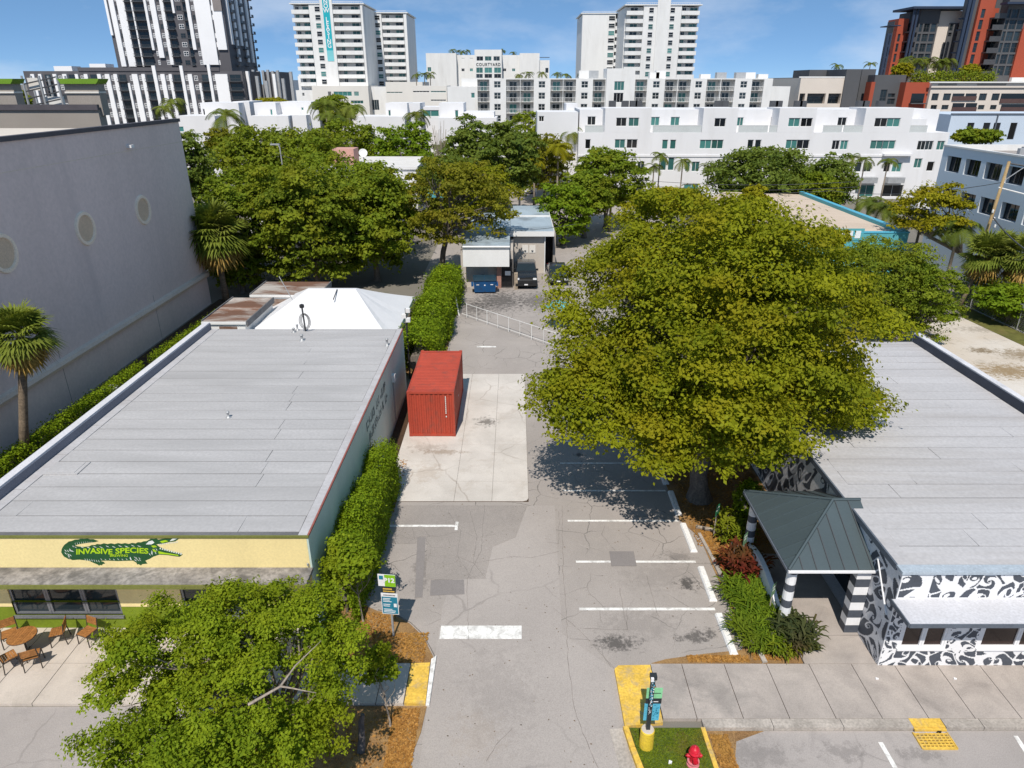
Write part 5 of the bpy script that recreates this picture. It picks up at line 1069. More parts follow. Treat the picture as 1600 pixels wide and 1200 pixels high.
panel_block(ap, gy(698,135,MY)[0], ax0-.02, MY+1, MY+12, 0, gy(720,135,MY+1)[1], [(736,742,145,153)], m=m_white)
pl = [(a,b,c,d) for a,b,c,d in ((701,720,143,158),)]
panel_block(ap, gy(644,133,MY+4)[0], gy(698,133,MY+4)[0]-.02, MY+4, MY+16, 0, gy(660,134,MY+4)[1], [(645,671,142,144.5),(673,697,142,144.5),(645,671,155.5,158),(673,697,155.5,158)], m=m_cream, nx=5)

# ------------------------------------------------------------------ white balcony towers
SL, TW = m_white, 270.0
def balcony_tower(label, Yt, px0, px1, ytop, ybot, wall_cols, bal_cols, strip_cols, root_px, nfl, extra=None, depthb=24):
    x0 = gy(px0,80,Yt)[0]; x1 = gy(px1,80,Yt)[0]; zt = gy((px0+px1)/2,ytop,Yt)[1]
    t = thing('apartment_tower', label, 'tower', ((x0+x1)/2,Yt,0)); 
    zb = gy((px0+px1)/2,ybot,Yt)[1]; fh = (zt-zb)/nfl; lx = t.location.x
    mb = MB(); shell(mb, x0, x1, Yt+2.2, Yt+depthb, 0, zt); wpart('wall', mb, m_white, t)
    for a, b in wall_cols: X0, X1 = gy(a,80,Yt)[0], gy(b,80,Yt)[0]; wpart('pier', MB().box(X0,X1,Yt-.3,Yt+2.19,0,zt+.3), m_white, t)
    for a, b in bal_cols:
        X0, X1 = gy(a,80,Yt)[0], gy(b,80,Yt)[0]; wd = X1-X0
        sm_ = MB().box(-wd/2,wd/2,-.4,2.19,-.12,.12).box(-wd/2,wd/2,-.4,-.3,.12,1.15).mesh('balcony', m_white)
        for k in range(nfl):
            z = zb+fh*k; obj('balcony', sm_, t, ((X0+X1)/2-lx, 0, z))
            n = max(1, int(wd/5))
            for i in range(n+1 if wd > 6 else 1):
                u = X0+wd*(.22 if i == 0 and wd > 6 else .75 if wd > 6 else .5); ww2 = (1.3 if i == 0 and wd > 6 else 2.6)
                if i < 2: put_window(t, (0,Yt+2.2), (1,0), (0,-1), u, z+.13, ww2, 2.2, .0, 2, t=.08, gm=m_teal if (k+i) % 3 else m_glass, name='balcony_door')
    for c, wd in strip_cols:
        X = gy(c,80,Yt)[0]
        for k in range(nfl): put_window(t, (0,Yt-.3), (1,0), (0,-1), X, zb+fh*k+.5, wd, fh-.9, -.02, 1, 2, t=.1, fm=m_white, gm=(m_dglass,m_teal,m_glass)[k%3])
    rl_ = railing(x1-x0, m_white, 40); obj('railing', rl_, t, ((x0+x1)/2-lx, 0, zt+.1)); wpart('roof_slab', MB().box(x0-.6,x1+.6,Yt-.6,Yt+depthb,zt+.301,zt+.6), m_white, t)
    return t, zb, zt, fh
Z2 = lambda zx: 440+zx*220/1600
tA, zb, zt, fh = balcony_tower('white balcony tower with teal leasing banner, left of the sky gap', TW, Z2(170), Z2(960), 8, 134, [(Z2(362),Z2(625)),(Z2(932),Z2(956))], [(Z2(165),Z2(360)),(Z2(626),Z2(930))], [(Z2(455),1.9)], 510, 10)
bxc = gy(Z2(545),60,TW)[0]; zt2 = gy(515,-60,TW)[1]; zbn = gy(Z2(580),79,TW)[1]
wpart('banner_fin', MB().box(bxc-2.1,bxc+2.1,TW-.9,TW-.31,0,zt2), m_white, tA)
m_ban = mat('banner_teal', (.02,.40,.47), .5, .04, .4); m_banl = mat('banner_pale_teal', (.20,.55,.60), .5, .04, .4)
wpart('banner', MB().box(bxc-1.15,bxc+1.15,TW-1.0,TW-.92,zbn,zt2), m_ban, tA); wpart('banner_foot', MB().box(bxc-1.15,bxc+1.15,TW-1.0,TW-.92,zbn-3.4,zbn-.01), m_banl, tA)
mb = MB(); zz = gy(515,72,TW)[1]; txt = 'NOW LEASING'[::-1]; st = (gy(511,3,TW)[1]-zz)/10
for k, ch in enumerate(txt):
    if ch == ' ': continue
    for f in text_polys(ch, 1.95, .03): mb.face([(bxc+p[0], TW-1.03, zz+k*st+p[1]) for p in f])
wpart('lettering', mb, m_mur, tA)['kind'] = 'stuff'
tB, *_ = balcony_tower('lower white balcony tower right of the leasing banner tower', TW+22, Z2(985), Z2(1440), 22, 136, [(Z2(985),Z2(1160)),(Z2(1408),Z2(1440))], [(Z2(1165),Z2(1405))], [(Z2(1040),3.0),(Z2(1110),2.2)], 600, 10)
Z9 = lambda zx: 900+zx*220/1600
tC, zb, zt, fh = balcony_tower('tall white balcony tower with central stair fin, right of the hotel', TW, Z9(545), Z9(1365), 10, 134, [(Z9(740),Z9(1160))], [(Z9(550),Z9(738)),(Z9(1162),Z9(1362))], [(Z9(825),1.7),(Z9(1060),1.7)], 1030, 10)
X = gy(Z9(970),60,TW)[0]; wpart('stair_fin', MB().box(X-2.2,X+2.2,TW-.8,TW-.31,0,gy(1033,-40,TW)[1]), m_white, tC)
tD, *_ = balcony_tower('lower blank-walled white tower behind the stair-fin tower', TW+22, Z9(60), Z9(600), 23, 136, [(Z9(60),Z9(430))], [(Z9(432),Z9(590))], [(Z9(390),2.4)], 940, 10)
# podium under the leasing towers
t = thing('tower_podium', 'cream podium building below the leasing tower', 'building', (-70,262,0)); PY = 262.0
panel_block(t, gy(458,140,PY)[0], gy(487,140,PY)[0]-.02, PY+3, PY+20, 0, gy(470,141,PY+3)[1], [(472,476,145,150)], m=m_white)
panel_block(t, gy(487,135,PY)[0], gy(575,135,PY)[0], PY, PY+20, 0, gy(530,134,PY)[1], [(512,518,143,150),(521,550,143,150),(553,561,143,150),(548,568,157,162)], m=m_cream, nx=4)
panel_block(t, gy(575,136,PY)[0]+.02, gy(602,136,PY)[0], PY+5, PY+20, 0, gy(590,135.5,PY+5)[1], [(576,597,142,146),(581,593,156,172)], m=m_white, nx=3)
panel_block(t, gy(602,128,PY)[0]+.02, gy(660,128,PY)[0], PY, PY+20, 0, gy(630,128,PY)[1], [(604,629,143.5,145.5),(645,660,143,145)], m=m_cream, nx=4)
# hotel
hb = thing('terrace_hotel', 'pale hotel with dark sign lettering and rooftop palms in the distance', 'hotel', (-15,350,0)); HY_ = 350.0
def zc2(a, b): return (400+a/4, 400+b/4)
panel_block(hb, gy(666,100,HY_)[0], gy(713,100,HY_)[0]-.02, HY_, HY_+30, 0, gy(690,83,HY_)[1], [(668,674,105,112)], m=m_white)
panel_block(hb, gy(713,100,HY_)[0], gy(742,100,HY_)[0]-.02, HY_+4, HY_+30, 0, gy(730,86,HY_+4)[1], [(721,726,107,111.5),(734,739,107,111.5),(721,726,90.5,91.5),(734,739,90.5,91.5)], m=m_white)
panel_block(hb, gy(742,95,HY_)[0], gy(784,95,HY_)[0], HY_-2, HY_+30, 0, gy(760,77.5,HY_-2)[1], [(744.5,755,88,95),(757.5,768,88,95),(771,781,88,95),(744,754.5,105.5,114),(757,769,105.5,114),(772,783,105.5,114),(744,754.5,115.5,122),(757,769,115.5,122),(772,783,115.5,122)], m=m_white)
panel_block(hb, gy(784,95,HY_)[0]+.02, gy(812,95,HY_)[0], HY_+4, HY_+30, 0, gy(800,86,HY_+4)[1], [(786,791,107,111.5),(800,805,107,111.5)], m=m_white)
panel_block(hb, gy(812,95,HY_)[0]+.02, gy(843,95,HY_)[0], HY_, HY_+30, 0, gy(830,83,HY_)[1], [], m=m_white); panel_block(hb, gy(843,95,HY_)[0]+.02, gy(859,95,HY_)[0], HY_+2, HY_+30, 0, gy(850,94,HY_+2)[1], [(852,857,106,114)], m=m_white)
wpart('roof_rail', MB().box(gy(843,90,HY_)[0],gy(859,90,HY_)[0],HY_+2,HY_+2.3,gy(850,90,HY_)[1],gy(850,89,HY_)[1]), m_dgrey, hb)
mb = MB(); X, Z = gy(763,101,HY_-2.2)
for f in text_polys('COURTYARD', 1.75, .03, 1.2): mb.face([(X+p[0]*.93, HY_-2.12, Z+p[1]) for p in f])
wpart('lettering', mb, m_sdk, hb)['kind'] = 'stuff'

# ------------------------------------------------------------------ striped dark tower and podium (left)
m_dk = mat('charcoal_panel', (.105,.102,.112), .6, .06, .1, fine=.02); m_sw = mat('bright_white_panel', (.84,.84,.85), .6, .03, .1, fine=.01)
def striped(label, Y, cols, x0p, x1p, yr, z0, z1, fh, side=None, db=30):
    x0 = gy(x0p,yr,Y)[0]; x1 = gy(x1p,yr,Y)[0]; t = thing('striped_tower', label, 'tower', ((x0+x1)/2,Y,0)); lx = t.location.x
    mb = MB(); shell(mb, x0, x1, Y, Y+db, 0, z1); wpart('wall', mb, m_dk, t); cnt = 0
    for c in cols:
        kind, a, b = c[:3]; X0, X1 = gy(a,yr,Y)[0], gy(b,yr,Y)[0]; wd = X1-X0; zl = c[3] if len(c) > 3 else z0
        if kind == 'w': wpart('white_panel', MB().box(X0,X1,Y-.7,Y-.01,zl,z1+(c[4] if len(c) > 4 else -1)), m_sw, t)
        elif kind == 'g':
            z = z0+.6
            while z+1.9 < z1-1: put_window(t, (0,Y), (1,0), (0,-1), (X0+X1)/2, z, min(wd*.75,2.2), 1.7, -.02, 2, 2, t=.14, fm=m_sw if cnt % 3 else m_dgrey, gm=m_glass); z += fh; cnt += 1
        elif kind == 'b':
            sm_ = MB().box(-wd/2,wd/2,-1.6,-.02,-.1,.1).mesh('balcony', m_dgrey); z = z0+.3
            rl_ = railing(wd, m_dgrey)
            while z+2.4 < z1-1:
                obj('balcony', sm_, t, ((X0+X1)/2-lx,0,z)); obj('railing', rl_, t, ((X0+X1)/2-lx,-1.58,z+.1)); put_window(t, (0,Y), (1,0), (0,-1), (X0+X1)/2, z+.12, wd*.85, 2.3, -.02, 2, t=.1, fm=m_dgrey, gm=m_glass, name='balcony_door'); z += fh; cnt += 1
    return t, x0, x1
q1 = lambda zx: 150+zx*.1875
Yt = 300.0; z0 = gy(280,104,Yt)[1]; z1 = gy(280,-42,Yt)[1]; zr = lambda zy: gy(280, zy*.1875, Yt)[1]
cols = [('w',q1(187),q1(206),zr(295)),('w',q1(222),q1(262)),('g',q1(264),q1(284)),('w',q1(285),q1(345)),('b',q1(347),q1(396)),('w',q1(398),q1(410)),('b',q1(411),q1(500)),('w',q1(502),q1(522),zr(418)),('g',q1(524),q1(548)),('w',q1(550),q1(592),zr(482)),('g',q1(596),q1(628)),('w',q1(632),q1(660),zr(540)),('b',q1(662),q1(722)),('w',q1(724),q1(742),zr(110)),('g',q1(745),q1(800)),('b',q1(805),q1(838)),('w',q1(840),q1(868),zr(415)),('g',q1(872),q1(900)),('w',q1(905),q1(1032),zr(540)),('g',q1(1033),q1(1044)),('w',q1(1046),q1(1120),zr(415))]
tE, x0, x1 = striped('tall charcoal and white striped apartment tower at upper left', Yt, cols, 184.5, q1(1130), 104, z0, z1, 3.15)
for y in (3,8,13,18,24):
    wpart('white_panel', MB().box(x1+.01,x1+.6,Yt+y,Yt+y+2.2,z0+(8 if y % 2 else 2),z1-.5), m_sw, tE)
for k in range(14):
    for y in (5.5,15.5,26.5): wpart('balcony', MB().box(x1+.01,x1+1.6,Yt+y,Yt+y+2.4,z0+.3+k*3.15,z0+.5+k*3.15).box(x1+1.5,x1+1.6,Yt+y,Yt+y+2.4,z0+.5+k*3.15,z0+1.4+k*3.15), m_dgrey, tE)
Xb, Zb = gy(q1(1015),8,Yt); wpart('banner', MB().box(Xb-1.6,Xb+1.6,Yt-.9,Yt-.72,Zb-2,Zb+9), mat('banner_grey', (.25,.22,.21), .6, .1, .5), tE)
Yp = 276.0; z1p = gy(280,111,Yp)[1]; zr = lambda zy: gy(280, zy*.1875, Yp)[1]; z0p = 2.0
cols = [('w',q1(-545),q1(-515)),('w',q1(-480),q1(-455)),('b',q1(-440),q1(-380)),('w',q1(-360),q1(-330)),('g',q1(-325),q1(-290)),('w',q1(-280),q1(-245)),('b',q1(-240),q1(-180)),('w',q1(-175),q1(-150)),('g',q1(-140),q1(-105)),('w',q1(-100),q1(-70)),('b',q1(-60),q1(5)),
        ('w',q1(10),q1(40),z0p),('g',q1(42),q1(72)),('w',q1(75),q1(112)),('g',q1(115),q1(143)),('w',q1(146),q1(176)),('b',q1(178),q1(250)),('w',q1(252),q1(270),z0p,-4),('g',q1(272),q1(298)),('w',q1(300),q1(345)),('g',q1(348),q1(378)),('w',q1(380),q1(408)),('b',q1(410),q1(475)),('w',q1(477),q1(505),z0p,1.8),('g',q1(508),q1(535)),('w',q1(538),q1(572)),('g',q1(575),q1(605)),('w',q1(608),q1(632)),('b',q1(634),q1(705)),('w',q1(707),q1(732),z0p,1.8),('g',q1(734),q1(762)),('w',q1(765),q1(800)),('g',q1(805),q1(845)),('w',q1(848),q1(868),z0p,-4),('b',q1(870),q1(935)),('w',q1(937),q1(960),z0p,2.2),('g',q1(964),q1(990)),('w',q1(992),q1(1095)),('b',q1(1100),q1(1210))]
tF, x0, x1 = striped('six-storey charcoal and white striped apartment podium below the dark tower', Yp, cols, 36, q1(1215), 112, z0p, z1p, 3.1, db=20)
wpart('parapet', MB().box(gy(122,108,Yp)[0],x1-8,Yp-.3,Yp+.3,z1p,z1p+1.2), m_dk, tF); wpart('penthouse', MB().box(gy(84,106,Yp+8)[0],gy(112,106,Yp+8)[0],Yp+8,Yp+14,z1p,z1p+1.8).box(gy(140,104,Yp+8)[0],gy(165,104,Yp+8)[0],Yp+8,Yp+14,z1p,z1p+2.6), m_sw, tF)
for k in range(9): x = x1+.2+k*2.6; wpart('fin', MB().box(x,x+1.0,Yp+3+k*2.0,Yp+4.2+k*2.0,0,z1p-(k*37%5)*.8), m_sw if k % 3 == 0 else m_grey, tF)
wpart('rear_wing', MB().box(x1+.01,gy(440,130,Yp+25)[0],Yp+21.5,Yp+40,0,gy(430,112,Yp+21)[1]), m_dk, tF)
for k in range(6): X = gy(398+k*7.5,140,Yp+21)[0]; wpart('fin', MB().box(X,X+.9,Yp+20.3,Yp+21.4,0,gy(430,109+(k*5%3),Yp+21)[1]), m_grey, tF)
t = thing('distant_block', 'small pale block far away between striped podium and leasing tower', 'building', (gy(450,140,420)[0],420,0)); panel_block(t, gy(440,130,420)[0], gy(457,130,420)[0], 420, 440, 0, gy(450,125,420)[1], [(443,446,128,131),(449,452,128,131)])
t = thing('distant_block', 'ribbed grey block far away right of the mid-rise apartments', 'building', (gy(1235,130,420)[0],420,0)); panel_block(t, gy(1224,125,420)[0], gy(1250,125,420)[0], 420, 440, 0, gy(1235,122,420)[1], [])
for k in range(7): X = gy(1228+k*3,125,420)[0]; wpart('rib', MB().box(X,X+.4,419.5,419.99,0,gy(1235,122,420)[1]), m_grey, t)

# ------------------------------------------------------------------ red and charcoal complex (upper right)
m_rr = mat('brick_red_panel', (.36,.075,.04), .65, .06, .2); m_ch = mat('charcoal_stucco', (.095,.098,.105), .65, .08, .2); m_crm = mat('cream_panel', (.66,.59,.52), .7, .04, .2); m_nav = mat('navy_steel', (.03,.045,.08), .5, .05, .5)
CY = 190.0; cx_ = thing('red_charcoal_podium', 'cream, red and charcoal podium block with deep balconies at right', 'building', (110,190,0))
Z = lambda a: 1380+a*220/1600
def blk(root, a, b, yr, yt, Y, db, m, rects=(), dep=.25, nx=2, z0=0, fm=None, gm=None, name='wall'):
    x0 = gy(a,yr,Y)[0]; x1 = gy(b,yr,Y)[0]; zt = gy((a+b)/2,yt,Y)[1]; P = (x0,Y); ops = []; ww = []
    for (p, q_, c, d) in rects:
        X0, Z1 = gy(p,c,Y); X1, Z0 = gy(q_,d,Y)
        if X0 > x0 and X1 < x1: ops.append((X0-x0,X1-x0,Z0,Z1,dep,None)); ww.append((X0,X1,Z0,Z1))
    mb = MB(); facade(mb, P, (1,0), (0,-1), x1-x0, z0, zt, ops); shell(mb, x0, x1, Y, Y+db, z0, zt, skip='S'); wpart(name, mb, m, root)
    for X0,X1,Z0,Z1 in ww: put_window(root, P, (1,0), (0,-1), (X0+X1)/2-x0, Z0, X1-X0, Z1-Z0, dep, nx, 2 if Z1-Z0 > 2.2 else 1, t=.1, fm=fm or m_dgrey, gm=gm or m_glass)
    return x0, x1, zt
rc = [(1457,1465,146,157),(1455,1463,164,171),(1475,1484,146,157),(1472,1481,164,171),(1531,1540,146,157),(1529,1537,164,171),(1551,1560,146,157),(1548,1556,164,171)]
blk(cx_, 1452, 1740, 150, 128.5, CY, 30, m_crm, rc)
x0, x1, zt = blk(cx_, 1412, 1450, 150, 128.5, CY+1, 30, m_rr, [(1411,1420,147,153),(1409,1417,164,169)], fm=m_sw)
blk(cx_, 1362, 1410, 150, 117, CY+4, 30, m_ch, [(1388,1398,146,152),(1387,1397,154,163),(1377,1382,140,165)])
blk(cx_, 1340, 1361.5, 150, 108, CY+8, 25, m_ch); blk(cx_, 1358, 1364, 150, 128, CY+3, 3, m_rr)
blk(cx_, 1249, 1328, 140, 122, CY+6, 25, m_crm, [(1250,1256,146,162),(1262,1288,146,162),(1295,1312,146,162)], dep=1.5)
blk(cx_, 1249, 1330, 140, 121, CY+7, 25, m_ch, z0=14); wpart('roof_rail', MB().box(gy(1249,121,CY+6)[0],gy(1330,121,CY+6)[0],CY+6,CY+6.3,gy(1290,121.5,CY+6)[1],gy(1290,119.5,CY+6)[1]), m_white, cx_)
blk(cx_, 1262, 1352, 130, 109, CY+18, 12, m_ch); blk(cx_, 1318, 1341, 140, 108, CY+5.5, 20, m_ch)
for a, b, c, d in ((1489,1524,146,157),(1489,1524,161,174),(1565,1640,146,161),(1565,1640,163,174)):
    X0, Z1 = gy(a,c,CY-.02); X1, Z0 = gy(b,d,CY-.02); wpart('loggia', MB().box(X0,X1,CY-.02,CY-.003,Z0,Z1), m_dglass, cx_); wpart('loggia_rail', MB().box(X0,X1,CY-.3,CY-.21,Z0,Z0+1.0), mat('rail_brown', (.10,.06,.055), .4, .1, 1) if 'rail_brown' not in MATS else MATS['rail_brown'], cx_); wpart('loggia_post', MB().box((X0+X1)/2-.15,(X0+X1)/2+.15,CY-.2,CY-.022,Z0,Z1), m_crm, cx_)
X0, Z1 = gy(1425,146,CY+.98); X1, Z0 = gy(1442,161,CY+.98); wpart('loggia', MB().box(X0,X1,CY+.97,CY+.995,Z0,Z1), m_dglass, cx_); wpart('loggia_rail', MB().box(X0-.3,X1+.3,CY-.2,CY+.95,Z0-.2,Z0), m_ch, cx_)
wpart('cornice', MB().box(gy(1452,128,CY)[0],170,CY-.5,CY-.01,gy(1500,129.5,CY)[1],gy(1500,127.5,CY)[1]), m_white, cx_); wpart('string_course', MB().box(gy(1452,137,CY)[0],170,CY-.25,CY-.01,gy(1500,138,CY)[1],gy(1500,137,CY)[1]), m_ch, cx_)
for a, b in ((1466,1495),(1527,1572)): wpart('louvre_band', MB().box(gy(a,132,CY)[0],gy(b,132,CY)[0],CY-.06,CY-.01,gy(1500,133.5,CY)[1],gy(1500,130.5,CY)[1]), m_taupe, cx_)
c1 = thing('red_charcoal_tower', 'red, charcoal and cream tower with overhanging roof, left of the pair', 'tower', (110,215,0)); CY2 = 215.0
zpod = 15.0
def blk2(root, a, b, yt, Y, db, m, cols=(), rows=(), name='wall', dep=.25, fm=None, gm=None):
    """block measured at photo row 60; cols are fractions of its width, rows are photo rows of the openings"""
    x0 = gy(a,60,Y)[0]; x1 = gy(b,60,Y)[0]; zt = gy((a+b)/2,yt,Y)[1]; P = (x0,Y); ops = []; wd = x1-x0
    for f0, f1 in cols:
        for c, d in rows:
            Z1 = gy((a+b)/2,c,Y)[1]; Z0 = gy((a+b)/2,d,Y)[1]; ops.append((f0*wd,f1*wd,Z0,Z1,dep,None))
    mb = MB(); facade(mb, P, (1,0), (0,-1), wd, zpod, zt, ops); shell(mb, x0, x1, Y, Y+db, zpod, zt, skip='S'); wpart(name, mb, m, root)
    for o_ in ops: put_window(root, P, (1,0), (0,-1), (o_[0]+o_[1])/2, o_[2], o_[1]-o_[0], o_[3]-o_[2], dep, 2 if o_[1]-o_[0] > 1.6 else 1, 2, t=.1, fm=fm or m_dgrey, gm=gm or m_glass)
    return x0, x1, zt
rw = [(37,50),(53,65),(68,81),(84,97),(100,113)]
blk2(c1, 1431, 1461, 15, CY2, 8, m_ch, [(.06,.22),(.30,.60),(.66,.94)], rw, 'glazed_bay')
blk2(c1, 1461.3, 1504, 17, CY2+.5, 8, m_crm); blk2(c1, 1479, 1500, 36, CY2+.1, .38, m_ch, [(.05,.30),(.62,.90)], [(38,48),(51,57)], 'grey_bay'); blk2(c1, 1476, 1498, 66, CY2+.05, .3, m_ch, [(.05,.35),(.62,.90)], [(68,76),(84,94)], 'grey_bay')
blk2(c1, 1415, 1430.5, 19, CY2+3, 6, m_ch); blk2(c1, 1399, 1414.6, 29, CY2+2, 6, m_rr, [(.2,.45)], rw[1:]); blk2(c1, 1393, 1398.7, 33, CY2+4, 4, m_ch)
X0, zt = gy(1423,15,CY2); X1 = gy(1510,15,CY2)[0]; wpart('roof', MB().box(X0-.5,X1+.5,CY2-2.5,CY2+9,zt+.02,zt+.6), m_nav, c1)
for px in (1417,1422): X = gy(px,60,CY2)[0]; wpart('frame_post', MB().box(X-.25,X+.25,CY2-1.5,CY2-1.0,zpod,zt), m_nav, c1)
bx0, bx1 = gy(1416,60,CY2)[0], gy(1430,60,CY2)[0]
for k, (c, d) in enumerate(rw):
    Z0_ = gy(1424,d,CY2)[1]; wpart('balcony', MB().box(bx0,bx1,CY2-.8,CY2+2.9,Z0_-.15,Z0_+.15).box(bx0,bx1,CY2-.8,CY2-.7,Z0_+.15,Z0_+1.1), m_dgrey, c1); wpart('balcony_back', MB().box(bx0+.2,bx1-.2,CY2+2.9,CY2+2.98,Z0_+.2,Z0_+2.4), m_rr if k % 2 else m_dglass, c1)
X0 = gy(1386,60,CY2)[0]; X1 = gy(1393,60,CY2)[0]; zt = gy(1390,52,CY2)[1]; mb = MB()
mb.box(X0,X0+.6,CY2,CY2+.6,zpod,zt); mb.box(X1-.4,X1,CY2+.01,CY2+.6,zpod,zt)
for k in range(6): mb.box(X0+.6,X1-.4,CY2+.02,CY2+.6,zpod+k*(zt-zpod-.5)/5,zpod+.5+k*(zt-zpod-.5)/5)
wpart('steel_frame', mb, m_nav, c1); wpart('roof', MB().box(gy(1389,40,CY2)[0],gy(1405,40,CY2)[0],CY2-1,CY2+5,gy(1396,41,CY2)[1],gy(1396,39.5,CY2)[1]), m_nav, c1)
c2 = thing('red_charcoal_tower', 'taller red and charcoal tower cut off by the right picture edge', 'tower', (130,205,0)); CY3 = 205.0
rw2 = [(14,28),(31,46),(49,64),(67,82),(85,100),(103,118)]
blk2(c2, 1563, 1594, -8, CY3, 8, m_ch, [(.05,.20),(.27,.60),(.66,.96)], rw2, 'glazed_bay')
blk2(c2, 1543, 1562.6, -20, CY3+3, 6, m_ch); blk2(c2, 1519, 1542.6, -15, CY3+1.5, 6, m_rr, [(.2,.45)], rw2); blk2(c2, 1510.5, 1518.6, -20, CY3+2.5, 5, m_ch); blk2(c2, 1594.5, 1690, 45, CY3-.5, 6, m_rr); blk2(c2, 1585, 1690, -20, CY3+8.2, 6, m_rr, [(.1,.16),(.22,.28)], rw2[:3])
bx0, bx1 = gy(1544,60,CY3)[0], gy(1562,60,CY3)[0]; cx0, cx1 = gy(1501,60,CY3)[0], gy(1510,60,CY3)[0]
for k, (c, d) in enumerate(rw2):
    Z0_ = gy(1550,d,CY3)[1]; wpart('balcony', MB().box(bx0,bx1,CY3-.6,CY3+2.9,Z0_-.15,Z0_+.15).box(bx0,bx1,CY3-.6,CY3-.5,Z0_+.15,Z0_+1.1), m_dgrey, c2); wpart('balcony_back', MB().box(bx0+.2,bx1-.2,CY3+2.9,CY3+2.98,Z0_+.2,Z0_+2.5), m_rr if k % 2 == 0 else m_dglass, c2); wpart('balcony', MB().box(cx0,cx1,CY3+.5,CY3+3,Z0_-.15,Z0_+.15), m_nav, c2)
for px in (1502,1508): X = gy(px,60,CY3)[0]; wpart('frame_post', MB().box(X-.35,X+.35,CY3-.3,CY3+.3,zpod,gy(1505,-30,CY3)[1]), m_nav, c2)
X0, zt = gy(1566,8,CY3); wpart('canopy', MB().box(X0-.6,X0+30,CY3-3,CY3-.05,zt,zt+.5), m_nav, c2)
wpart('pool_deck', MB().box(gy(1362,120,CY+8)[0],180,CY+31,CY+60,0,zpod), m_crm, cx_)
wpart('white_wall', MB().box(gy(1581,124,CY+6)[0],180,CY+6,CY+7,zpod-1,gy(1590,121,CY+6)[1]), m_white, cx_)

# ================================================================== vegetation
def leaf_obj(name, pts, nrm, size, asp, mats, parent, rng, rnd=None, jitter=.35, kind=None):
    """one mesh of many small kite-shaped leaves"""
    n = len(pts); nrm = nrm/np.linalg.norm(nrm, axis=1, keepdims=True)
    a = rng.normal(size=(n,3)); a -= nrm*(a*nrm).sum(1,keepdims=True); a /= np.linalg.norm(a,axis=1,keepdims=True)
    b = np.cross(nrm, a); s = size*(1+jitter*1.6*rng.uniform(-1,1,size=(n,1)))
    v = np.empty((n,4,3)); v[:,0] = pts-a*s*.5; v[:,1] = pts+b*s*asp*.5-a*s*.05+nrm*s*.06; v[:,2] = pts+a*s*.5-nrm*s*.08; v[:,3] = pts-b*s*asp*.5-a*s*.05+nrm*s*.06
    me = bpy.data.meshes.new(name); me.vertices.add(4*n); me.vertices.foreach_set('co', v.ravel().astype(np.float32))
    me.loops.add(4*n); me.loops.foreach_set('vertex_index', np.arange(4*n, dtype=np.int32))
    me.polygons.add(n); me.polygons.foreach_set('loop_start', np.arange(0,4*n,4,dtype=np.int32)); me.polygons.foreach_set('loop_total', np.full(n,4,dtype=np.int32))
    at = me.attributes.new('rnd','FLOAT','FACE'); at.data.foreach_set('value', (rng.random(n) if rnd is None else rnd).astype(np.float32))
    me.materials.append(mats); me.update(calc_edges=True)
    o = obj(name, me, parent)
    if kind: o['kind'] = kind
    return o
def crown_points(rng, c, rad, nclump, cr, nleaf, low=-.35, flat=.62, inner=.45, lump=.18, soft=.16):
    d = rng.normal(size=(nclump*4,3)); d /= np.linalg.norm(d,axis=1,keepdims=True); d = d[d[:,2] > low]
    # spread clumps: greedy farthest-ish choice
    keep = [d[0]]; dist = np.linalg.norm(d-d[0],axis=1)
    for _ in range(min(nclump,len(d))-1):
        i = int(np.argmax(dist*rng.uniform(.55,1,size=len(d)))); keep.append(d[i]); dist = np.minimum(dist, np.linalg.norm(d-d[i],axis=1))
    d = np.array(keep); m = len(d)
    rr = np.where(rng.random(m) < .72, rng.uniform(.80,1.0,m), rng.uniform(inner,.8,m))*(1+lump*np.sin(d[:,0]*5+d[:,1]*3+rng.uniform(0,6))*np.cos(d[:,2]*4))
    C = np.asarray(c)+d*rr[:,None]*(np.asarray(rad)-cr*.55); R_ = cr*rng.uniform(.5,1.4,m)
    w_ = R_**2; w_ /= w_.sum(); idx = rng.choice(m, nleaf, p=w_)
    nsub = 11; sd_ = rng.normal(size=(m,nsub,3)); sd_ /= np.linalg.norm(sd_,axis=2,keepdims=True); sd_[:,:,2] = np.abs(sd_[:,:,2])*1.0-.25
    sub = C[:,None,:]+sd_*(R_[:,None,None]*rng.uniform(.45,1.0,size=(m,nsub,1)))*np.array([1,1,flat])
    j = rng.integers(0,nsub,nleaf); pts = sub[idx,j]+rng.normal(size=(nleaf,3))*(R_[idx][:,None]*np.array([.19,.19,.085]))
    nrm = (pts-C[idx])/R_[idx][:,None]*.7+np.array([0,-.1,.75])+rng.normal(size=(nleaf,3))*.55
    k_ = int(nleaf*soft)
    if k_:
        dd = rng.normal(size=(k_,3)); dd /= np.linalg.norm(dd,axis=1,keepdims=True); dd[:,2] = np.where(dd[:,2] < low, -dd[:,2], dd[:,2])
        wob = 1+.10*np.sin(dd[:,0]*7+1.3)*np.sin(dd[:,1]*6)+.07*np.sin(dd[:,2]*11+dd[:,0]*9)
        pts[:k_] = np.asarray(c)+dd*(np.asarray(rad)-cr*.25)*(rng.uniform(.70,.97,k_)*wob)[:,None]; nrm[:k_] = dd*.8+np.array([0,-.1,.6])+rng.normal(size=(k_,3))*.5
    tone = rng.random(m)*.55; rnd = np.clip(tone[idx]+rng.random(nleaf)*.5, 0, 1)
    return pts, nrm, rnd, C
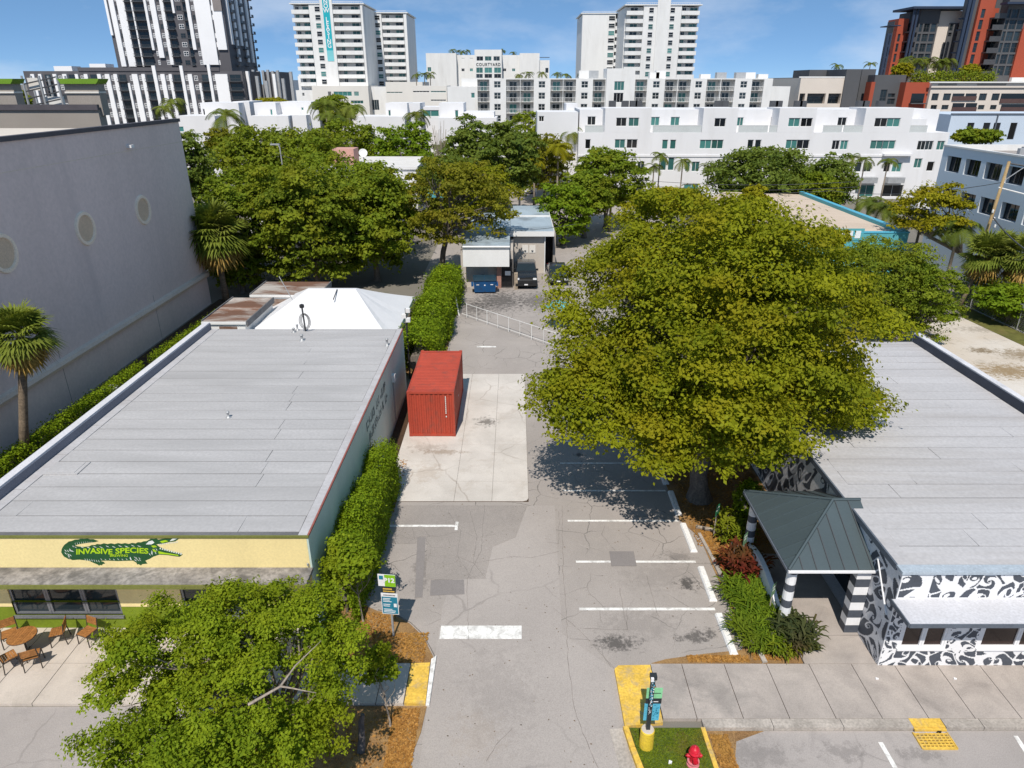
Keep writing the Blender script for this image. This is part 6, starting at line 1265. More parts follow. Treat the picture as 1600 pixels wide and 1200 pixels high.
def limbs(mb, rng, base_, top_, r0, C, nl, bend=.25):
    """trunk plus limbs reaching into the crown clumps"""
    base_, top_ = np.array(base_,float), np.array(top_,float)
    k = 6; tr = [base_+(top_-base_)*i/k+np.array([rng.normal()*.05*r0*4,rng.normal()*.05*r0*4,0])*(0<i<k) for i in range(k+1)]
    mb.tube([base_-np.array([0,0,.1])]+[tuple(p) for p in tr], [r0*1.7]+[r0*(1.35 if i == 0 else 1-.35*i/k) for i in range(k+1)], 10)
    sel = rng.choice(len(C), min(nl,len(C)), replace=False)
    for i in sel:
        e = C[i]; s = tr[rng.integers(k-2,k+1)]; mid = s+(e-s)*.5+np.array([rng.normal()*.2,rng.normal()*.2,abs(rng.normal())*bend*np.linalg.norm(e-s)*.4])
        e = s+(e-s)*.86; P_ = [s, s+(mid-s)*.5+rng.normal(size=3)*.06, mid, mid+(e-mid)*.55+rng.normal(size=3)*.1, e]; rr = r0*rng.uniform(.28,.5)
        mb.tube([tuple(p) for p in P_], [rr, rr*.8, rr*.6, rr*.38, rr*.15], 6, caps=False)
        for _ in range(2):
            f = e+rng.normal(size=3)*np.array([1,1,.4])*np.linalg.norm(e-s)*.10; mb.tube([tuple(mid), tuple((mid+f)/2+rng.normal(size=3)*.1), tuple(f)], [rr*.4, rr*.25, rr*.08], 5, caps=False)
m_bark = mat('grey_bark', (.17,.145,.125), .9, .25, 1.5, fine=.15, fscale=12, bump=.4, bscale=14, stretch=(3,3,.6)); m_barkp = mat('pale_bark', (.30,.25,.20), .9, .2, 1.5, fine=.15, fscale=12, bump=.3, bscale=14, stretch=(3,3,.6)); m_palmb = mat('palm_trunk', (.20,.155,.11), .9, .25, 2, fine=.15, stretch=(1,1,5))
lf_olive = leafmat('olive_leaf', (.100,.128,.006), (.25,.262,.010), (.235,.205,.008))
lf_green = leafmat('fresh_leaf', (.095,.155,.007), (.24,.305,.014), (.205,.23,.010))
lf_dark = leafmat('dark_leaf', (.075,.115,.010), (.20,.245,.018), (.19,.195,.012))
lf_grey = leafmat('grey_green_leaf', (.065,.105,.018), (.155,.205,.032), (.12,.15,.022))
lf_bright = leafmat('bright_leaf', (.072,.135,.007), (.18,.265,.014), (.15,.20,.009))
lf_mix = leafmat('brown_green_leaf', (.095,.105,.010), (.21,.205,.015), (.175,.145,.012))
lf_dgn = leafmat('deep_green_leaf', (.070,.118,.009), (.19,.24,.016), (.175,.185,.011))
lf_yel = leafmat('yellow_leaf', (.16,.16,.006), (.30,.27,.012), (.22,.18,.008))
lf_hedge = leafmat('hedge_leaf', (.085,.150,.006), (.225,.305,.013), (.17,.23,.007))
def tree(label, base_, c, rad, nclump, cr, nleaf, leaf, lm, seed, r0=.3, nl=24, top=None, bark=None, group=None, low=-.35, name='tree', inner=.45, asp=.6, flat=.62, extra=(), soft=.12):
    rng = np.random.default_rng(seed); t = thing(name, label, 'tree', base_, 0, group); b = np.array(base_)
    pts, nrm, rnd, C = crown_points(rng, np.array(c)-b, rad, nclump, cr, nleaf, low, inner=inner, flat=flat, soft=soft)
    for ec, er, en, ef in extra:
        q_ = crown_points(rng, np.array(ec)-b, er, en, cr*.85, int(nleaf*ef), low, inner=inner, flat=flat, soft=soft); pts, nrm, rnd, C = [np.concatenate(z_) for z_ in zip((pts,nrm,rnd,C), q_)]
    leaf_obj('crown', pts, nrm, leaf, asp, lm, t, rng, rnd)
    mb = MB(); tp = np.array(top)-b if top is not None else np.array([(c[0]-b[0])*.5,(c[1]-b[1])*.5,max((c[2]-b[2])-rad[2]*.55,.8)]); limbs(mb, rng, (0,0,0), tp, r0, C, nl); part('trunk', mb, bark or m_bark, t, smooth=True); return t
tree('huge spreading olive-green tree shading the parking bays', (8.3,26.6,.03), (8.75,29.7,7.4), (6.5,8.0,5.9), 215, 1.25, 205000, .15, lf_olive, 1, .45, 80, top=(8.5,27.6,3.2), low=-.6, extra=(((3.2,26.4,5.0),(2.8,3.3,2.1),30,.11),((13.2,27.4,4.9),(2.3,3.0,2.0),24,.08),((7.2,23.2,4.9),(3.6,1.9,1.8),26,.10),((12.0,33.5,5.5),(3.6,3.6,2.6),20,.08)))
tree('dense light-green street tree in front of the brewery', (-5.9,13.4,.03), (-7.1,12.7,3.7), (3.45,3.2,2.3), 110, .62, 130000, .076, lf_green, 2, .13, 60, top=(-6.3,13.2,1.9), bark=m_barkp, low=-.9, soft=.03, inner=.35)
tree('slim sapling in the leaf bed beside the parking sign', (gz(568,972)[0],gz(568,972)[1],.03), (gz(568,972)[0]-.25,gz(568,972)[1]+.1,2.4), (1.0,.9,1.2), 22, .4, 5000, .12, lf_green, 3, .035, 12, bark=m_barkp)
tree('slim sapling in the leaf bed below the yellow ramp pad', (gz(610,1135)[0],gz(610,1135)[1],.03), (gz(606,1090)[0]-.1,gz(606,1090)[1]-.35,1.5), (.45,.4,1.0), 12, .3, 1800, .12, lf_green, 4, .03, 8, bark=m_barkp)
ZT_ = lambda px, py, Y: gy(px, py, Y)
def btree(label, px0, px1, pyt, pyb, Y, lm, seed, nleaf=12000, leaf=.32, base_px=None, nclump=60, k=.5, ry=None, group='trees beyond the parking lot', **kw):
    """tree from its photographed extent at distance Y"""
    x0, zt = gy((px0+px1)/2, pyt, Y); _, zb = gy((px0+px1)/2, pyb, Y); xl, _ = gy(px0,(pyt+pyb)/2,Y); xr, _ = gy(px1,(pyt+pyb)/2,Y)
    rx = (xr-xl)/2; rzz = max((zt-max(zb,.3))/2, .8); cz = zt-rzz; bx = gy(base_px,pyb,Y)[0] if base_px else (xl+xr)/2
    return tree(label, (bx,Y,0), ((xl+xr)/2,Y,cz), (rx, ry or min(rx,rzz*1.5,5.5), rzz), nclump, max(rx,rzz)*.25, nleaf, leaf, lm, seed, .22+rx*.02, 20, group=group, **{'low': -.9, **kw})
# near rear, left of the lane
btree('dark green tree behind the tent, left part of the dense group', 300, 480, 250, 470, 63, lf_dgn, 10, 34000, .30, nclump=70)
btree('dark green tree behind the tent with lower lit boughs', 400, 575, 252, 474, 61, lf_dark, 11, 34000, .30, nclump=70)
btree('dark green tree behind the tent, right part of the dense group', 505, 662, 252, 470, 64, lf_dgn, 12, 32000, .30, nclump=70)
btree('broad olive tree above the dark group hiding the white house', 370, 655, 236, 360, 73, lf_dgn, 13, 26000, .32, nclump=70)
tree('sparse brownish tree with bare grey trunk beside the rear lane', (gz(688,440)[0],gz(688,440)[1],0), (gy(715,335,65)[0],65,6.7), (5.6,4.5,4.9), 58, 1.1, 17000, .26, lf_mix, 14, .30, 40, top=(gy(700,350,65)[0],65,5.5), low=-.6, inner=.35)
btree('small bright green tree beside the rear carport', 832, 930, 280, 395, 80, lf_bright, 15, 11000, .30)
btree('leafy shrub tree low behind the tent ridge', 330, 420, 380, 470, 60, lf_dgn, 16, 9000, .26)
# middle distance
btree('big dark green tree below the palms and townhouses', 320, 560, 190, 305, 100, lf_dark, 20, 26000, .42, nclump=70)
btree('round bright green tree left of a bare tree', 575, 690, 190, 280, 112, lf_bright, 21, 14000, .40)
btree('grey-green tree right of the bare tree', 685, 790, 182, 300, 106, lf_grey, 22, 14000, .42)
btree('grey-green tree with loose crown above the alley', 735, 850, 186, 315, 98, lf_grey, 23, 14000, .42)
btree('dark tree below the balconies of the mid-rise', 775, 862, 170, 270, 128, lf_dark, 24, 9000, .45)
btree('brownish tree at the end of the alley', 805, 900, 203, 300, 112, lf_mix, 25, 8000, .42)
btree('dark green tree at the corner of the townhouse row', 885, 1015, 224, 335, 90, lf_dgn, 26, 14000, .38)
btree('grey-green tree before the townhouse row, centre right', 1095, 1280, 222, 335, 92, lf_grey, 27, 20000, .38, nclump=70)
btree('small-leaved tree right of the grey-green tree before the townhouses', 1250, 1345, 236, 322, 95, lf_grey, 28, 9000, .38)
btree('grey-green tree rising beside the grey hall corner', 270, 335, 200, 330, 78, lf_grey, 29, 9000, .34)
btree('low brown-green tree between the townhouses and the dark tree', 318, 370, 195, 250, 105, lf_mix, 30, 5000, .40)
btree('low green tree beside the long townhouse row', 470, 610, 183, 285, 118, lf_dgn, 31, 11000, .42)
btree('green tree half hiding the podium below the leasing tower', 484, 560, 146, 200, 150, lf_dgn, 32, 8000, .5)
btree('tree between the pale blue block and blue-grey office', 1490, 1566, 198, 228, 88, lf_dgn, 33, 6000, .35)
btree('yellow-green shrub row below the striped podium fins', 398, 452, 151, 166, 200, lf_yel, 34, 4000, .5)
btree('dark bush beyond the grey hall at the far left', 12, 48, 140, 175, 160, lf_dark, 35, 4000, .5)
btree('low yellow-green bush before the turquoise building', 1150, 1200, 285, 350, 66, lf_yel, 36, 6000, .30)
btree('bushy green shrubs along the townhouse garages', 1230, 1330, 280, 330, 96, lf_bright, 37, 6000, .36)
btree('dark green tree between the big dark tree and the white house', 440, 530, 205, 300, 94, lf_dgn, 70, 12000, .38)
btree('grey-green tree hugging the right end of the white house', 645, 740, 235, 335, 88, lf_grey, 71, 14000, .36)
btree('olive tree rising behind the brownish trunk tree', 690, 800, 250, 345, 84, lf_olive, 72, 14000, .34)
btree('green tree left of the utility pole above the big tree', 865, 965, 262, 345, 84, lf_dgn, 73, 14000, .32)
btree('yellow-green low tree behind the top of the big tree', 985, 1110, 288, 345, 80, lf_yel, 74, 10000, .30)
btree('low green tree behind the tan roof', 1205, 1320, 262, 335, 90, lf_dgn, 75, 12000, .34)
btree('green tree at the back of the grey hall beside the fan palm', 296, 372, 330, 470, 66, lf_dgn, 76, 14000, .28)
# right side
btree('dark green tree behind the mural building roof', 1262, 1462, 366, 566, 49, lf_dark, 40, 52000, .17, base_px=1345, nclump=120, low=-.97, inner=.3)
btree('loose green branch tree overhanging the gravel yard', 1395, 1512, 405, 530, 46.5, lf_dgn, 41, 14000, .16, base_px=1395, nclump=40, inner=.3)
tree('gnarled yellow-green tree with pale curved trunk before the office', (gz(1458,392)[0],62,0), (gy(1462,300,62)[0],62,6.6), (3.6,3.2,3.2), 26, .95, 9500, .24, lf_yel, 42, .22, 26, top=(gy(1462,330,62)[0],62,4.6), bark=m_barkp, inner=.6, low=-.4, flat=.45)
btree('leafy vine mass on the chain-link fence of the gravel yard', 1530, 1640, 440, 505, 51.5, lf_bright, 43, 12000, .22)
btree('green undergrowth at the far end of the gravel yard', 1425, 1490, 455, 500, 54, lf_dgn, 44, 5000, .22)
btree('yellow shrubs before the turquoise building', 1260, 1330, 352, 392, 58, lf_yel, 45, 5000, .22)
btree('green shrub between mural wall and entrance pavilion', 1148, 1190, 745, 830, 24.3, lf_bright, 46, 5000, .13)

# bare tree
rng = np.random.default_rng(77); bx_, _ = gy(688,240,104); t = thing('bare_tree', 'leafless grey-brown tree between two green crowns', 'tree', (bx_,104,0)); mb = MB()
for k in range(34):
    a = rng.uniform(0,6.28); e = np.array([math.cos(a)*rng.uniform(.3,1.8),math.sin(a)*rng.uniform(.3,1.8),rng.uniform(7,12.5)]); m_ = e*.5+np.array([rng.normal()*.2,rng.normal()*.2,0]); m_[:2] *= .6; mb.tube([(0,0,0),tuple(m_),tuple(e)], [.10,.06,.02], 5, caps=False)
part('trunk', mb, m_barkp, t)

# hedges ---------------------------------------------------------
def hedge(label, poly_pts, wd, h, nleaf, leaf, lm, seed, lump=.15, round_=True, name='hedge', cat='hedge', group=None):
    rng = np.random.default_rng(seed); a, b = np.array(poly_pts[0]), np.array(poly_pts[1]); L = np.linalg.norm(b-a); u = (b-a)/L; nn = np.array([-u[1],u[0]])
    t = thing(name, label, cat, (*(a+b)/2,0), 0, group)
    s = rng.uniform(0,L,nleaf); side = rng.random(nleaf); dep = np.abs(rng.normal(size=nleaf))*.13
    q_ = rng.uniform(0,1,nleaf); ph = rng.uniform(0,6,4)
    bul = 1+lump*(np.sin(s*.9+ph[0])+.6*np.sin(s*2.3+ph[1])+.4*np.sin(s*5.1+ph[2]+q_*7)); top = h*(1+lump*.6*(np.sin(s*.8+ph[2])+.7*np.sin(s*2.9+ph[3])+.4*np.sin(s*6.7+ph[1]+side*9)))
    fr_ = wd/(wd+2*h); tt = np.where(side < fr_, rng.uniform(-1,1,nleaf), np.where(side < (1+fr_)/2, -1.0, 1.0)); zz_ = np.where(side < fr_, 1.0, q_)
    if round_: zz_ = np.where(side < fr_, 1-.22*tt**2, zz_*.96); tt = np.where(side < fr_, tt*.95, tt*(1-.25*np.clip(zz_-.55,0,1)))
    off = tt*(wd/2)*bul*(1-dep); z = zz_*top*(1-dep*.6)
    pts = np.stack([a[0]+u[0]*s+nn[0]*off, a[1]+u[1]*s+nn[1]*off, z],1)+rng.normal(size=(nleaf,3))*leaf*1.1-np.array([*(a+b)/2,0])
    pts[:,2] = np.maximum(pts[:,2],.05); nr = np.stack([nn[0]*tt,nn[1]*tt,np.where(side<fr_,1.2,.5)],1)+rng.normal(size=(nleaf,3))*.5
    leaf_obj('foliage', pts, nr, leaf, .6, lm, t, rng)
    mb = MB()
    for k in range(max(2,int(L/1.2))): p = a+u*(k+.5)*L/max(2,int(L/1.2))-(a+b)/2; mb.tube([(p[0],p[1],0),(p[0]+rng.normal()*.1,p[1]+rng.normal()*.1,h*.55)], [.05,.03], 6)
    mb.tube([(a[0]-(a+b)[0]/2+u[0]*.3,a[1]-(a+b)[1]/2+u[1]*.3,h*.4),(b[0]-(a+b)[0]/2-u[0]*.3,b[1]-(a+b)[1]/2-u[1]*.3,h*.4)], wd*.22, 6)
    part('stems', mb, m_bark, t); return t
hedge('tall bushy hedge along the teal wall of the brewery', ((-5.95,18.6),(-5.95,27.6)), 1.1, 2.6, 75000, .085, lf_hedge, 50, .14)
hedge('tall bright hedge between tent and rear lane', ((-6.3,40.2),(-5.9,61.0)), 2.3, 2.6, 56000, .15, lf_hedge, 51, .16)
hedge('long low clipped hedge along the grey hall, near part', ((-24.5,27.5),(-23.9,40.8)), .5, .9, 14000, .11, lf_hedge, 52, .03, False)
hedge('low clipped hedge along the grey hall, far part beyond the gap', ((-23.7,42.0),(-23.1,52.5)), .5, .9, 9000, .11, lf_hedge, 53, .03, False)
hedge('dark vine hedge on the fence at the right edge of the gravel yard', ((38.7,58),(39.6,38.0)), 1.2, 2.7, 20000, .18, lf_dgn, 54, .15)

# leafy low plants in the right bed -----------------------------------------
def strap_plant(label, c, rx, ry, n, ln, wd, lm, seed, up=.7, name='fern_clump', cat='plant', h0=.1, parent=None, group=None, spread=1.0):
    rng = np.random.default_rng(seed); t = thing(name, label, cat, (c[0],c[1],.03), 0, group); V = []; F = []
    x = rng.uniform(-1,1,n*2); y = rng.uniform(-1,1,n*2); k = x*x+y*y < 1; x, y = x[k][:n]*rx, y[k][:n]*ry; n = len(x); rn = []
    for i in range(n):
        a = rng.uniform(0,6.28); d = np.array([math.cos(a),math.sin(a)]); L = ln*rng.uniform(.6,1.2); o_ = np.array([-d[1],d[0]])*wd*.5; z0_ = h0*rng.random()
        for s_, hh, w0 in ((0,z0_,.4),(.35,z0_+L*up*.6,1),(.75,z0_+L*up*.75,.8),(1.0,z0_+L*up*.55,.05)):
            for sg_ in (-1,1): V.append((x[i]+d[0]*L*s_*spread+o_[0]*w0*sg_, y[i]+d[1]*L*s_*spread+o_[1]*w0*sg_, hh))
        b = i*8; F += [(b,b+1,b+3,b+2),(b+2,b+3,b+5,b+4),(b+4,b+5,b+7,b+6)]; rn += [rng.random()]*3
    me = bpy.data.meshes.new('leaves'); me.from_pydata(V,[],F); at = me.attributes.new('rnd','FLOAT','FACE'); at.data.foreach_set('value', rn); me.materials.append(lm); me.update(); obj('leaves', me, t)
    mb = MB()
    for i in range(0,n,max(1,n//12)): mb.tube([(x[i],y[i],0),(x[i]*.98,y[i]*.98,h0+.12)], .012, 4)
    part('stems', mb, m_bark, t); return t
lf_fern = leafmat('fern_leaf', (.055,.105,.008), (.15,.215,.014), (.12,.155,.012)); lf_red = leafmat('red_leaf', (.055,.010,.010), (.21,.035,.02), (.10,.06,.02)); lf_crot = leafmat('dark_croton_leaf', (.03,.045,.018), (.075,.085,.03), (.09,.045,.03))
X, Y = gz(1160,880,.5); strap_plant('red-leaved shrub clump in the bed beside the pavilion', (X+.05,Y), .75, .9, 420, .42, .10, lf_red, 60, .9, 'red_shrub', h0=.75)
for i, (px, py, l) in enumerate(((1165,925,'bright green fern clump just below the red shrubs'),(1190,950,'bright green fern clump in the middle of the bed'),(1185,985,'bright green fern clump nearest the pavement'))):
    X, Y = gz(px, py, .35); strap_plant(l, (X,Y), .75, .85, 650, .55, .05, lf_fern, 61+i, .75, h0=.3, group='fern clumps in the right bed')
X, Y = gz(1242,990,.5); strap_plant('dark purplish bush at the corner of the entrance path', (X,Y), .62, .62, 520, .45, .075, lf_crot, 66, .8, 'dark_bush', h0=.7)
X, Y = gz(1218,1005,.3); strap_plant('low green plant beside the dark bush', (X,Y), .45, .5, 240, .4, .06, lf_dgn, 67, .8, h0=.35)
X, Y = gz(1195,800,.5); strap_plant('dark green shrub under the pavilion edge', (9.0,23.6), .7, .9, 500, .4, .09, lf_dgn, 68, .8, 'green_shrub', h0=.8)
# exposed tree roots and fallen wood
t = thing('fallen_branch', 'pale dead branch lying by the big tree trunk', 'branch', (*gz(1130,835,.05),.04)); part('branch', MB().tube([(-1.0,.5,.05),(-.2,.1,.12),(.5,-.3,.06),(1.2,-.55,.03)], [.08,.09,.06,.02], 7).tube([(-.2,.1,.1),(-.1,-.4,.05)], [.05,.02], 5), m_barkp, t)
t = thing('dead_limb', 'bare pale forked limb poking out of the front street tree', 'branch', (*gz(410,1070,5.6),5.2)); part('branch', MB().tube([(-.3,-.15,0),(.35,.05,.30),(.55,.5,.42),(.95,1.15,.5)], [.032,.026,.018,.006], 6).tube([(.35,.05,.3),(.6,-.02,.33),(.9,-.1,.34),(1.15,-.12,.3)], [.022,.017,.012,.005], 6), m_barkp, t)
t = thing('tree_stump', 'dark charred stump in the leaf bed at the bottom edge', 'stump', (*gz(566,1165,.05),.03)); part('stump', MB().tube([(0,-.2,0),(.02,0,.35),(.0,.15,.75),(.06,.2,1.0)], [.12,.10,.085,.06], 8), mat('charred_wood', (.10,.09,.085), .9, .3, 4), t)

# fallen leaves, grass ---------------------------------------------------------
rng = np.random.default_rng(90)
def scatter(name, polys_, n, size, lm, z, kind='stuff'):
    P_ = []
    for (x0,x1,y0,y1,k) in polys_: m_ = int(n*k); P_.append(np.stack([rng.uniform(x0,x1,m_), rng.uniform(y0,y1,m_), np.full(m_,z)+rng.uniform(0,.02,m_)],1))
    P_ = np.concatenate(P_); nr = np.stack([rng.normal(size=len(P_))*.25, rng.normal(size=len(P_))*.25, np.ones(len(P_))],1); o = leaf_obj(name, P_, nr, size, .55, lm, None, rng); o['kind'] = kind; return o
lf_fall = leafmat('fallen_leaf', (.20,.085,.02), (.42,.22,.06), (.30,.16,.04), trans=.1, rough=.8)
o = scatter('fallen_leaves', [(7.75,9.0,17.0,24.5,.30),(7.4,11.4,23,32,.34),(-4.6,-2.95,16.9,18.2,.06),(-5.6,-4.2,17,19.2,.06),(-3.6,-2.85,13,15.1,.08),(-9,-3.6,10,15,.08),(5.6,7.6,16.92,17.2,.03),(5.6,6.1,13,14.2,.03),(-5.7,-5.3,19,30,.02)], 22000, .085, lf_fall, .036)
tag(o, 'orange-brown fallen leaves on the planting beds', 'leaves')
n = 16000; yb_ = rng.uniform(9.5,14.36,n); xb_ = rng.uniform(0,1,n); xl_ = np.interp(yb_,[9,13,14.4],[4.25,3.52,3.33]); pts = np.stack([xl_+xb_*(5.36-xl_), yb_, np.full(n,.09)],1)
nr = rng.normal(size=(n,3))*.5+np.array([0,-.9,.45]); o = leaf_obj('grass', pts, nr, .07, .22, leafmat('grass_blade', (.085,.125,.009), (.18,.235,.014), (.20,.155,.03)), None, rng); o['kind'] = 'stuff'; tag(o, 'short patchy grass on the hydrant island', 'grass')
lot_l = rng.uniform(0,1,(380,2)); o_pts = np.stack([-5+lot_l[:,0]*18, 12.2+lot_l[:,1]*14, np.full(380,.014)],1); o_pts = o_pts[~((o_pts[:,0] > 3.1) & (o_pts[:,1] < 17))]; o = leaf_obj('lot_debris', o_pts, np.tile([0,0,1.0],(len(o_pts),1)), .06, .5, leafmat('dry_debris', (.05,.04,.03), (.14,.09,.05), trans=.05), None, rng); o['kind'] = 'stuff'; tag(o, 'scattered dry bits on the parking lot', 'debris')

ORD = ('first','second','third','fourth','fifth','sixth','seventh','eighth','ninth')
# palms --------------------------------------------------------------------
lf_palm = leafmat('palm_leaf', (.075,.11,.012), (.17,.20,.03), (.14,.15,.03), trans=.2); lf_deadp = leafmat('dry_palm_leaf', (.25,.15,.035), (.40,.27,.08), trans=.2); lf_coco = leafmat('coconut_leaf', (.045,.075,.012), (.13,.16,.02), (.12,.12,.015), trans=.2)
def fan_palm(label, base_, htr, nf, L, seed, r=.2, group='cabbage palms with fan crowns', lean=(0,0)):
    rng = np.random.default_rng(seed); t = thing('fan_palm', label, 'palm', base_, 0, group); top = np.array([lean[0],lean[1],htr])
    part('trunk', MB().tube([(0,0,-.05),tuple(top*.3),tuple(top*.7),tuple(top),(top[0],top[1],htr+.5)], [r*1.25,r,r*.92,r*1.1,r*.5], 12), m_palmb, t, smooth=True)
    for kind in (0,1):
        V = []; F = []; rn = []
        for i in range(nf if kind == 0 else nf//3):
            az = rng.uniform(0,6.28); el = rng.uniform(-.55,1.4) if kind == 0 else rng.uniform(-1.35,-.6)
            d = np.array([math.cos(az)*math.cos(el),math.sin(az)*math.cos(el),math.sin(el)]); pl_ = L*rng.uniform(.42,.62); h = top+np.array([0,0,.35])+d*pl_
            u = np.cross(d,[0,0,1.0]); u /= np.linalg.norm(u); nrm = np.cross(u,d); b = len(V)
            V += [tuple(top+np.array([0,0,.3])+u*.02),tuple(top+np.array([0,0,.3])-u*.02),tuple(h-u*.015),tuple(h+u*.015)]; F.append((b,b+1,b+2,b+3)); rn.append(.3)
            for s_ in range(15):
                a = (s_-7)/7*1.75; dd = d*math.cos(a)+u*math.sin(a); sl = L*.62*(1-.18*abs(a))*rng.uniform(.85,1.1); o_ = np.cross(dd,nrm)*.032*L; m_ = h+dd*sl*.55+nrm*.05; e = h+dd*sl+np.array([0,0,-.32*sl*(.5+abs(a)*.3)]); b = len(V)
                V += [tuple(h),tuple(m_+o_),tuple(e),tuple(m_-o_)]; F.append((b,b+1,b+2,b+3)); rn.append(float(np.clip(.25+.6*rng.random()+.2*math.sin(el),0,1)))
        me = bpy.data.meshes.new('fronds'); me.from_pydata(V,[],F); at = me.attributes.new('rnd','FLOAT','FACE'); at.data.foreach_set('value', rn); me.materials.append(lf_palm if kind == 0 else lf_deadp); me.update(); obj('fronds' if kind == 0 else 'dry_fronds', me, t)
    return t
fan_palm('large fan palm rising from the clipped hedge at the left edge', (gz(42,712)[0],30.3,0), gy(30,536,30.3)[1], 95, 1.6, 1, .2, lean=(gy(34,536,30.3)[0]-gz(42,712)[0],0))
fan_palm('shaggy fan palm at the corner of the grey hall', (gy(345,420,57.5)[0],57.5,0), gy(345,372,57.5)[1], 120, 2.8, 2, .24)
fan_palm('fan palm with leaning pale trunk behind the gravel yard fence', (gz(1497,482)[0],gz(1497,482)[1],0), gy(1515,405,gz(1497,482)[1])[1], 80, 2.0, 3, .16, lean=(1.0,0))
fan_palm('fan palm cut off at the right picture edge', (gy(1592,430,54)[0],54,0), gy(1590,410,54)[1], 80, 2.1, 4, .2)
fan_palm('smaller fan palm between the two right-hand fan palms', (gy(1555,430,58)[0],58,0), gy(1555,395,58)[1], 60, 1.6, 5, .16)
def feather_palm(label, base_, h, nf, L, seed, r=.14, lm=None, lean=(0,0), name='feather_palm', group='feather palms'):
    rng = np.random.default_rng(seed); t = thing(name, label, 'palm', base_, 0, group); top = np.array([lean[0],lean[1],h])
    part('trunk', MB().tube([(0,0,-.05),(lean[0]*.2,lean[1]*.2,h*.4),(lean[0]*.6,lean[1]*.6,h*.75),tuple(top)], [r*1.4,r,r*.85,r*.7], 8), m_barkp, t, smooth=True); V = []; F = []; rn = []
    for i in range(nf):
        az = 6.283*i/nf*2.4+rng.uniform(-.3,.3); el = rng.uniform(-.1,1.25); hd = np.array([math.cos(az),math.sin(az),0]); u = np.array([-hd[1],hd[0],0]); n = 18; l = L*rng.uniform(.85,1.1); tone = rng.random()*.5
        pr = []
        p = top.copy(); a = el
        for s_ in range(n+1): pr.append(p.copy()); p = p+(hd*math.cos(a)+np.array([0,0,1])*math.sin(a))*l/n; a -= (1.7+el*.55)/n
        for s_ in range(n):
            b = len(V); V += [tuple(pr[s_]+u*.02),tuple(pr[s_]-u*.02),tuple(pr[s_+1]-u*.02),tuple(pr[s_+1]+u*.02)]; F.append((b,b+1,b+2,b+3)); rn.append(tone)
            if s_ < 1: continue
            ll = l*.26*math.sin(math.pi*(.15+.8*s_/n))*1.1+.05; t_ = pr[s_+1]-pr[s_]; t_ /= np.linalg.norm(t_)
            for sg_ in (-1,1):
                for hlf in (0,.5):
                    o_ = pr[s_]+(pr[s_+1]-pr[s_])*hlf; e = o_+u*sg_*ll+t_*ll*.45+np.array([0,0,-.35*ll]); w0 = t_*l*.013; b = len(V)
                    V += [tuple(o_-w0),tuple(o_+w0),tuple(e)]; F.append((b,b+1,b+2)); rn.append(float(min(1,tone+rng.random()*.5)))
    me = bpy.data.meshes.new('fronds'); me.from_pydata(V,[],F); at = me.attributes.new('rnd','FLOAT','FACE'); at.data.foreach_set('value', rn); me.materials.append(lm or lf_coco); me.update(); obj('fronds', me, t); return t
def fpx(label, px, pyc, Y, L, seed, z0=0.0, lm=None, r=.14, nf=16, **k):
    X, Z = gy(px, pyc, Y); feather_palm(label, (X,Y,z0), Z-z0, nf, L, seed, r, lm, **k)
fpx('coconut palm in front of the left white townhouses', 352, 181, 122, 4.0, 1); fpx('drooping yellowish palm right of that coconut palm', 375, 202, 118, 2.8, 2)
fpx('tall palm before the podium, left one of three', 508, 165, 128, 4.0, 3, lm=lf_palm); fpx('tall palm before the podium, middle one of three', 517, 188, 122, 3.8, 4); fpx('tall palm before the podium, right one of three', 548, 170, 130, 3.4, 5, lm=lf_palm)
fpx('palm between the two centre white townhouses', 650, 180, 128, 3.3, 6); fpx('bright yellow palm left of the townhouse row corner', 872, 232, 108, 2.8, 7, lm=lf_yel, nf=20); fpx('yellow palm low at the end of the alley', 835, 252, 108, 2.4, 8, lm=lf_yel); fpx('green palm behind the yellow palm by the townhouse row', 892, 205, 118, 2.8, 9)
for i, (px, py, l) in enumerate(((1032,243,'slim palm before the townhouses, leftmost of its row'),(1022,260,'shorter slim palm just left of the first doorways'),(1067,252,'slim palm before the townhouses, third from left'),(1108,262,'slim palm half hidden by the grey-green tree'),(1333,245,'slim palm right of the grey-green tree'),(1352,250,'slim palm with small crown before the teal windows'),(1388,252,'slim palm right of the garage canopies'))): fpx(l, px, py, 109, 2.0, 20+i, r=.11, nf=13, group='slim palms before the townhouse row')
for i, (px, py, Y, l) in enumerate(((1358,318,84,'bushy palm beside the turquoise parapet, left one'),(1383,325,80,'bushy palm beside the turquoise parapet, right one'),(1440,345,66,'low palm below the gnarled yellow tree'),(1500,352,60,'dark palm left of the leaning utility pole'))): fpx(l, px, py, Y, 2.6, 30+i, lm=lf_coco, nf=20)
fpx('yellow palm among the trees below the striped podium', 268, 160, 170, 3.8, 40, lm=lf_palm); fpx('palm bush left of the yellow palm below the striped podium', 255, 170, 165, 3.2, 41, lm=lf_palm)
for i, (px, py, Y, zr_) in enumerate(((707,79,358,27),(716,81,358,27),(722,80,358,27),(730,80,358,27),(785,79,358,27),(802,83,358,27))): fpx('small rooftop palm on the pale hotel, %s from the left' % ORD[i], px, py, Y, 2.6, 50+i, z0=zr_, nf=11, group='rooftop palms on the hotel')
for i, (px, py) in enumerate(((650,116),(663,117),(672,116),(812,117),(826,115),(847,115),(870,116),(885,117),(910,114))): fpx('small rooftop palm behind the mid-rise roofline, number %s counting from the left' % ORD[i], px, py, 235, 2.4, 60+i, z0=15, nf=11, group='rooftop palms behind the mid-rise')
for i, px in enumerate((1416,1430,1440,1452,1463,1473,1483)): fpx('palm on the planted deck of the red complex, %s from the left' % ORD[i], px, 93+(i*5)%7, 200, 3.2, 80+i, z0=15, nf=12, r=.12, group='deck palms of the red and charcoal complex')
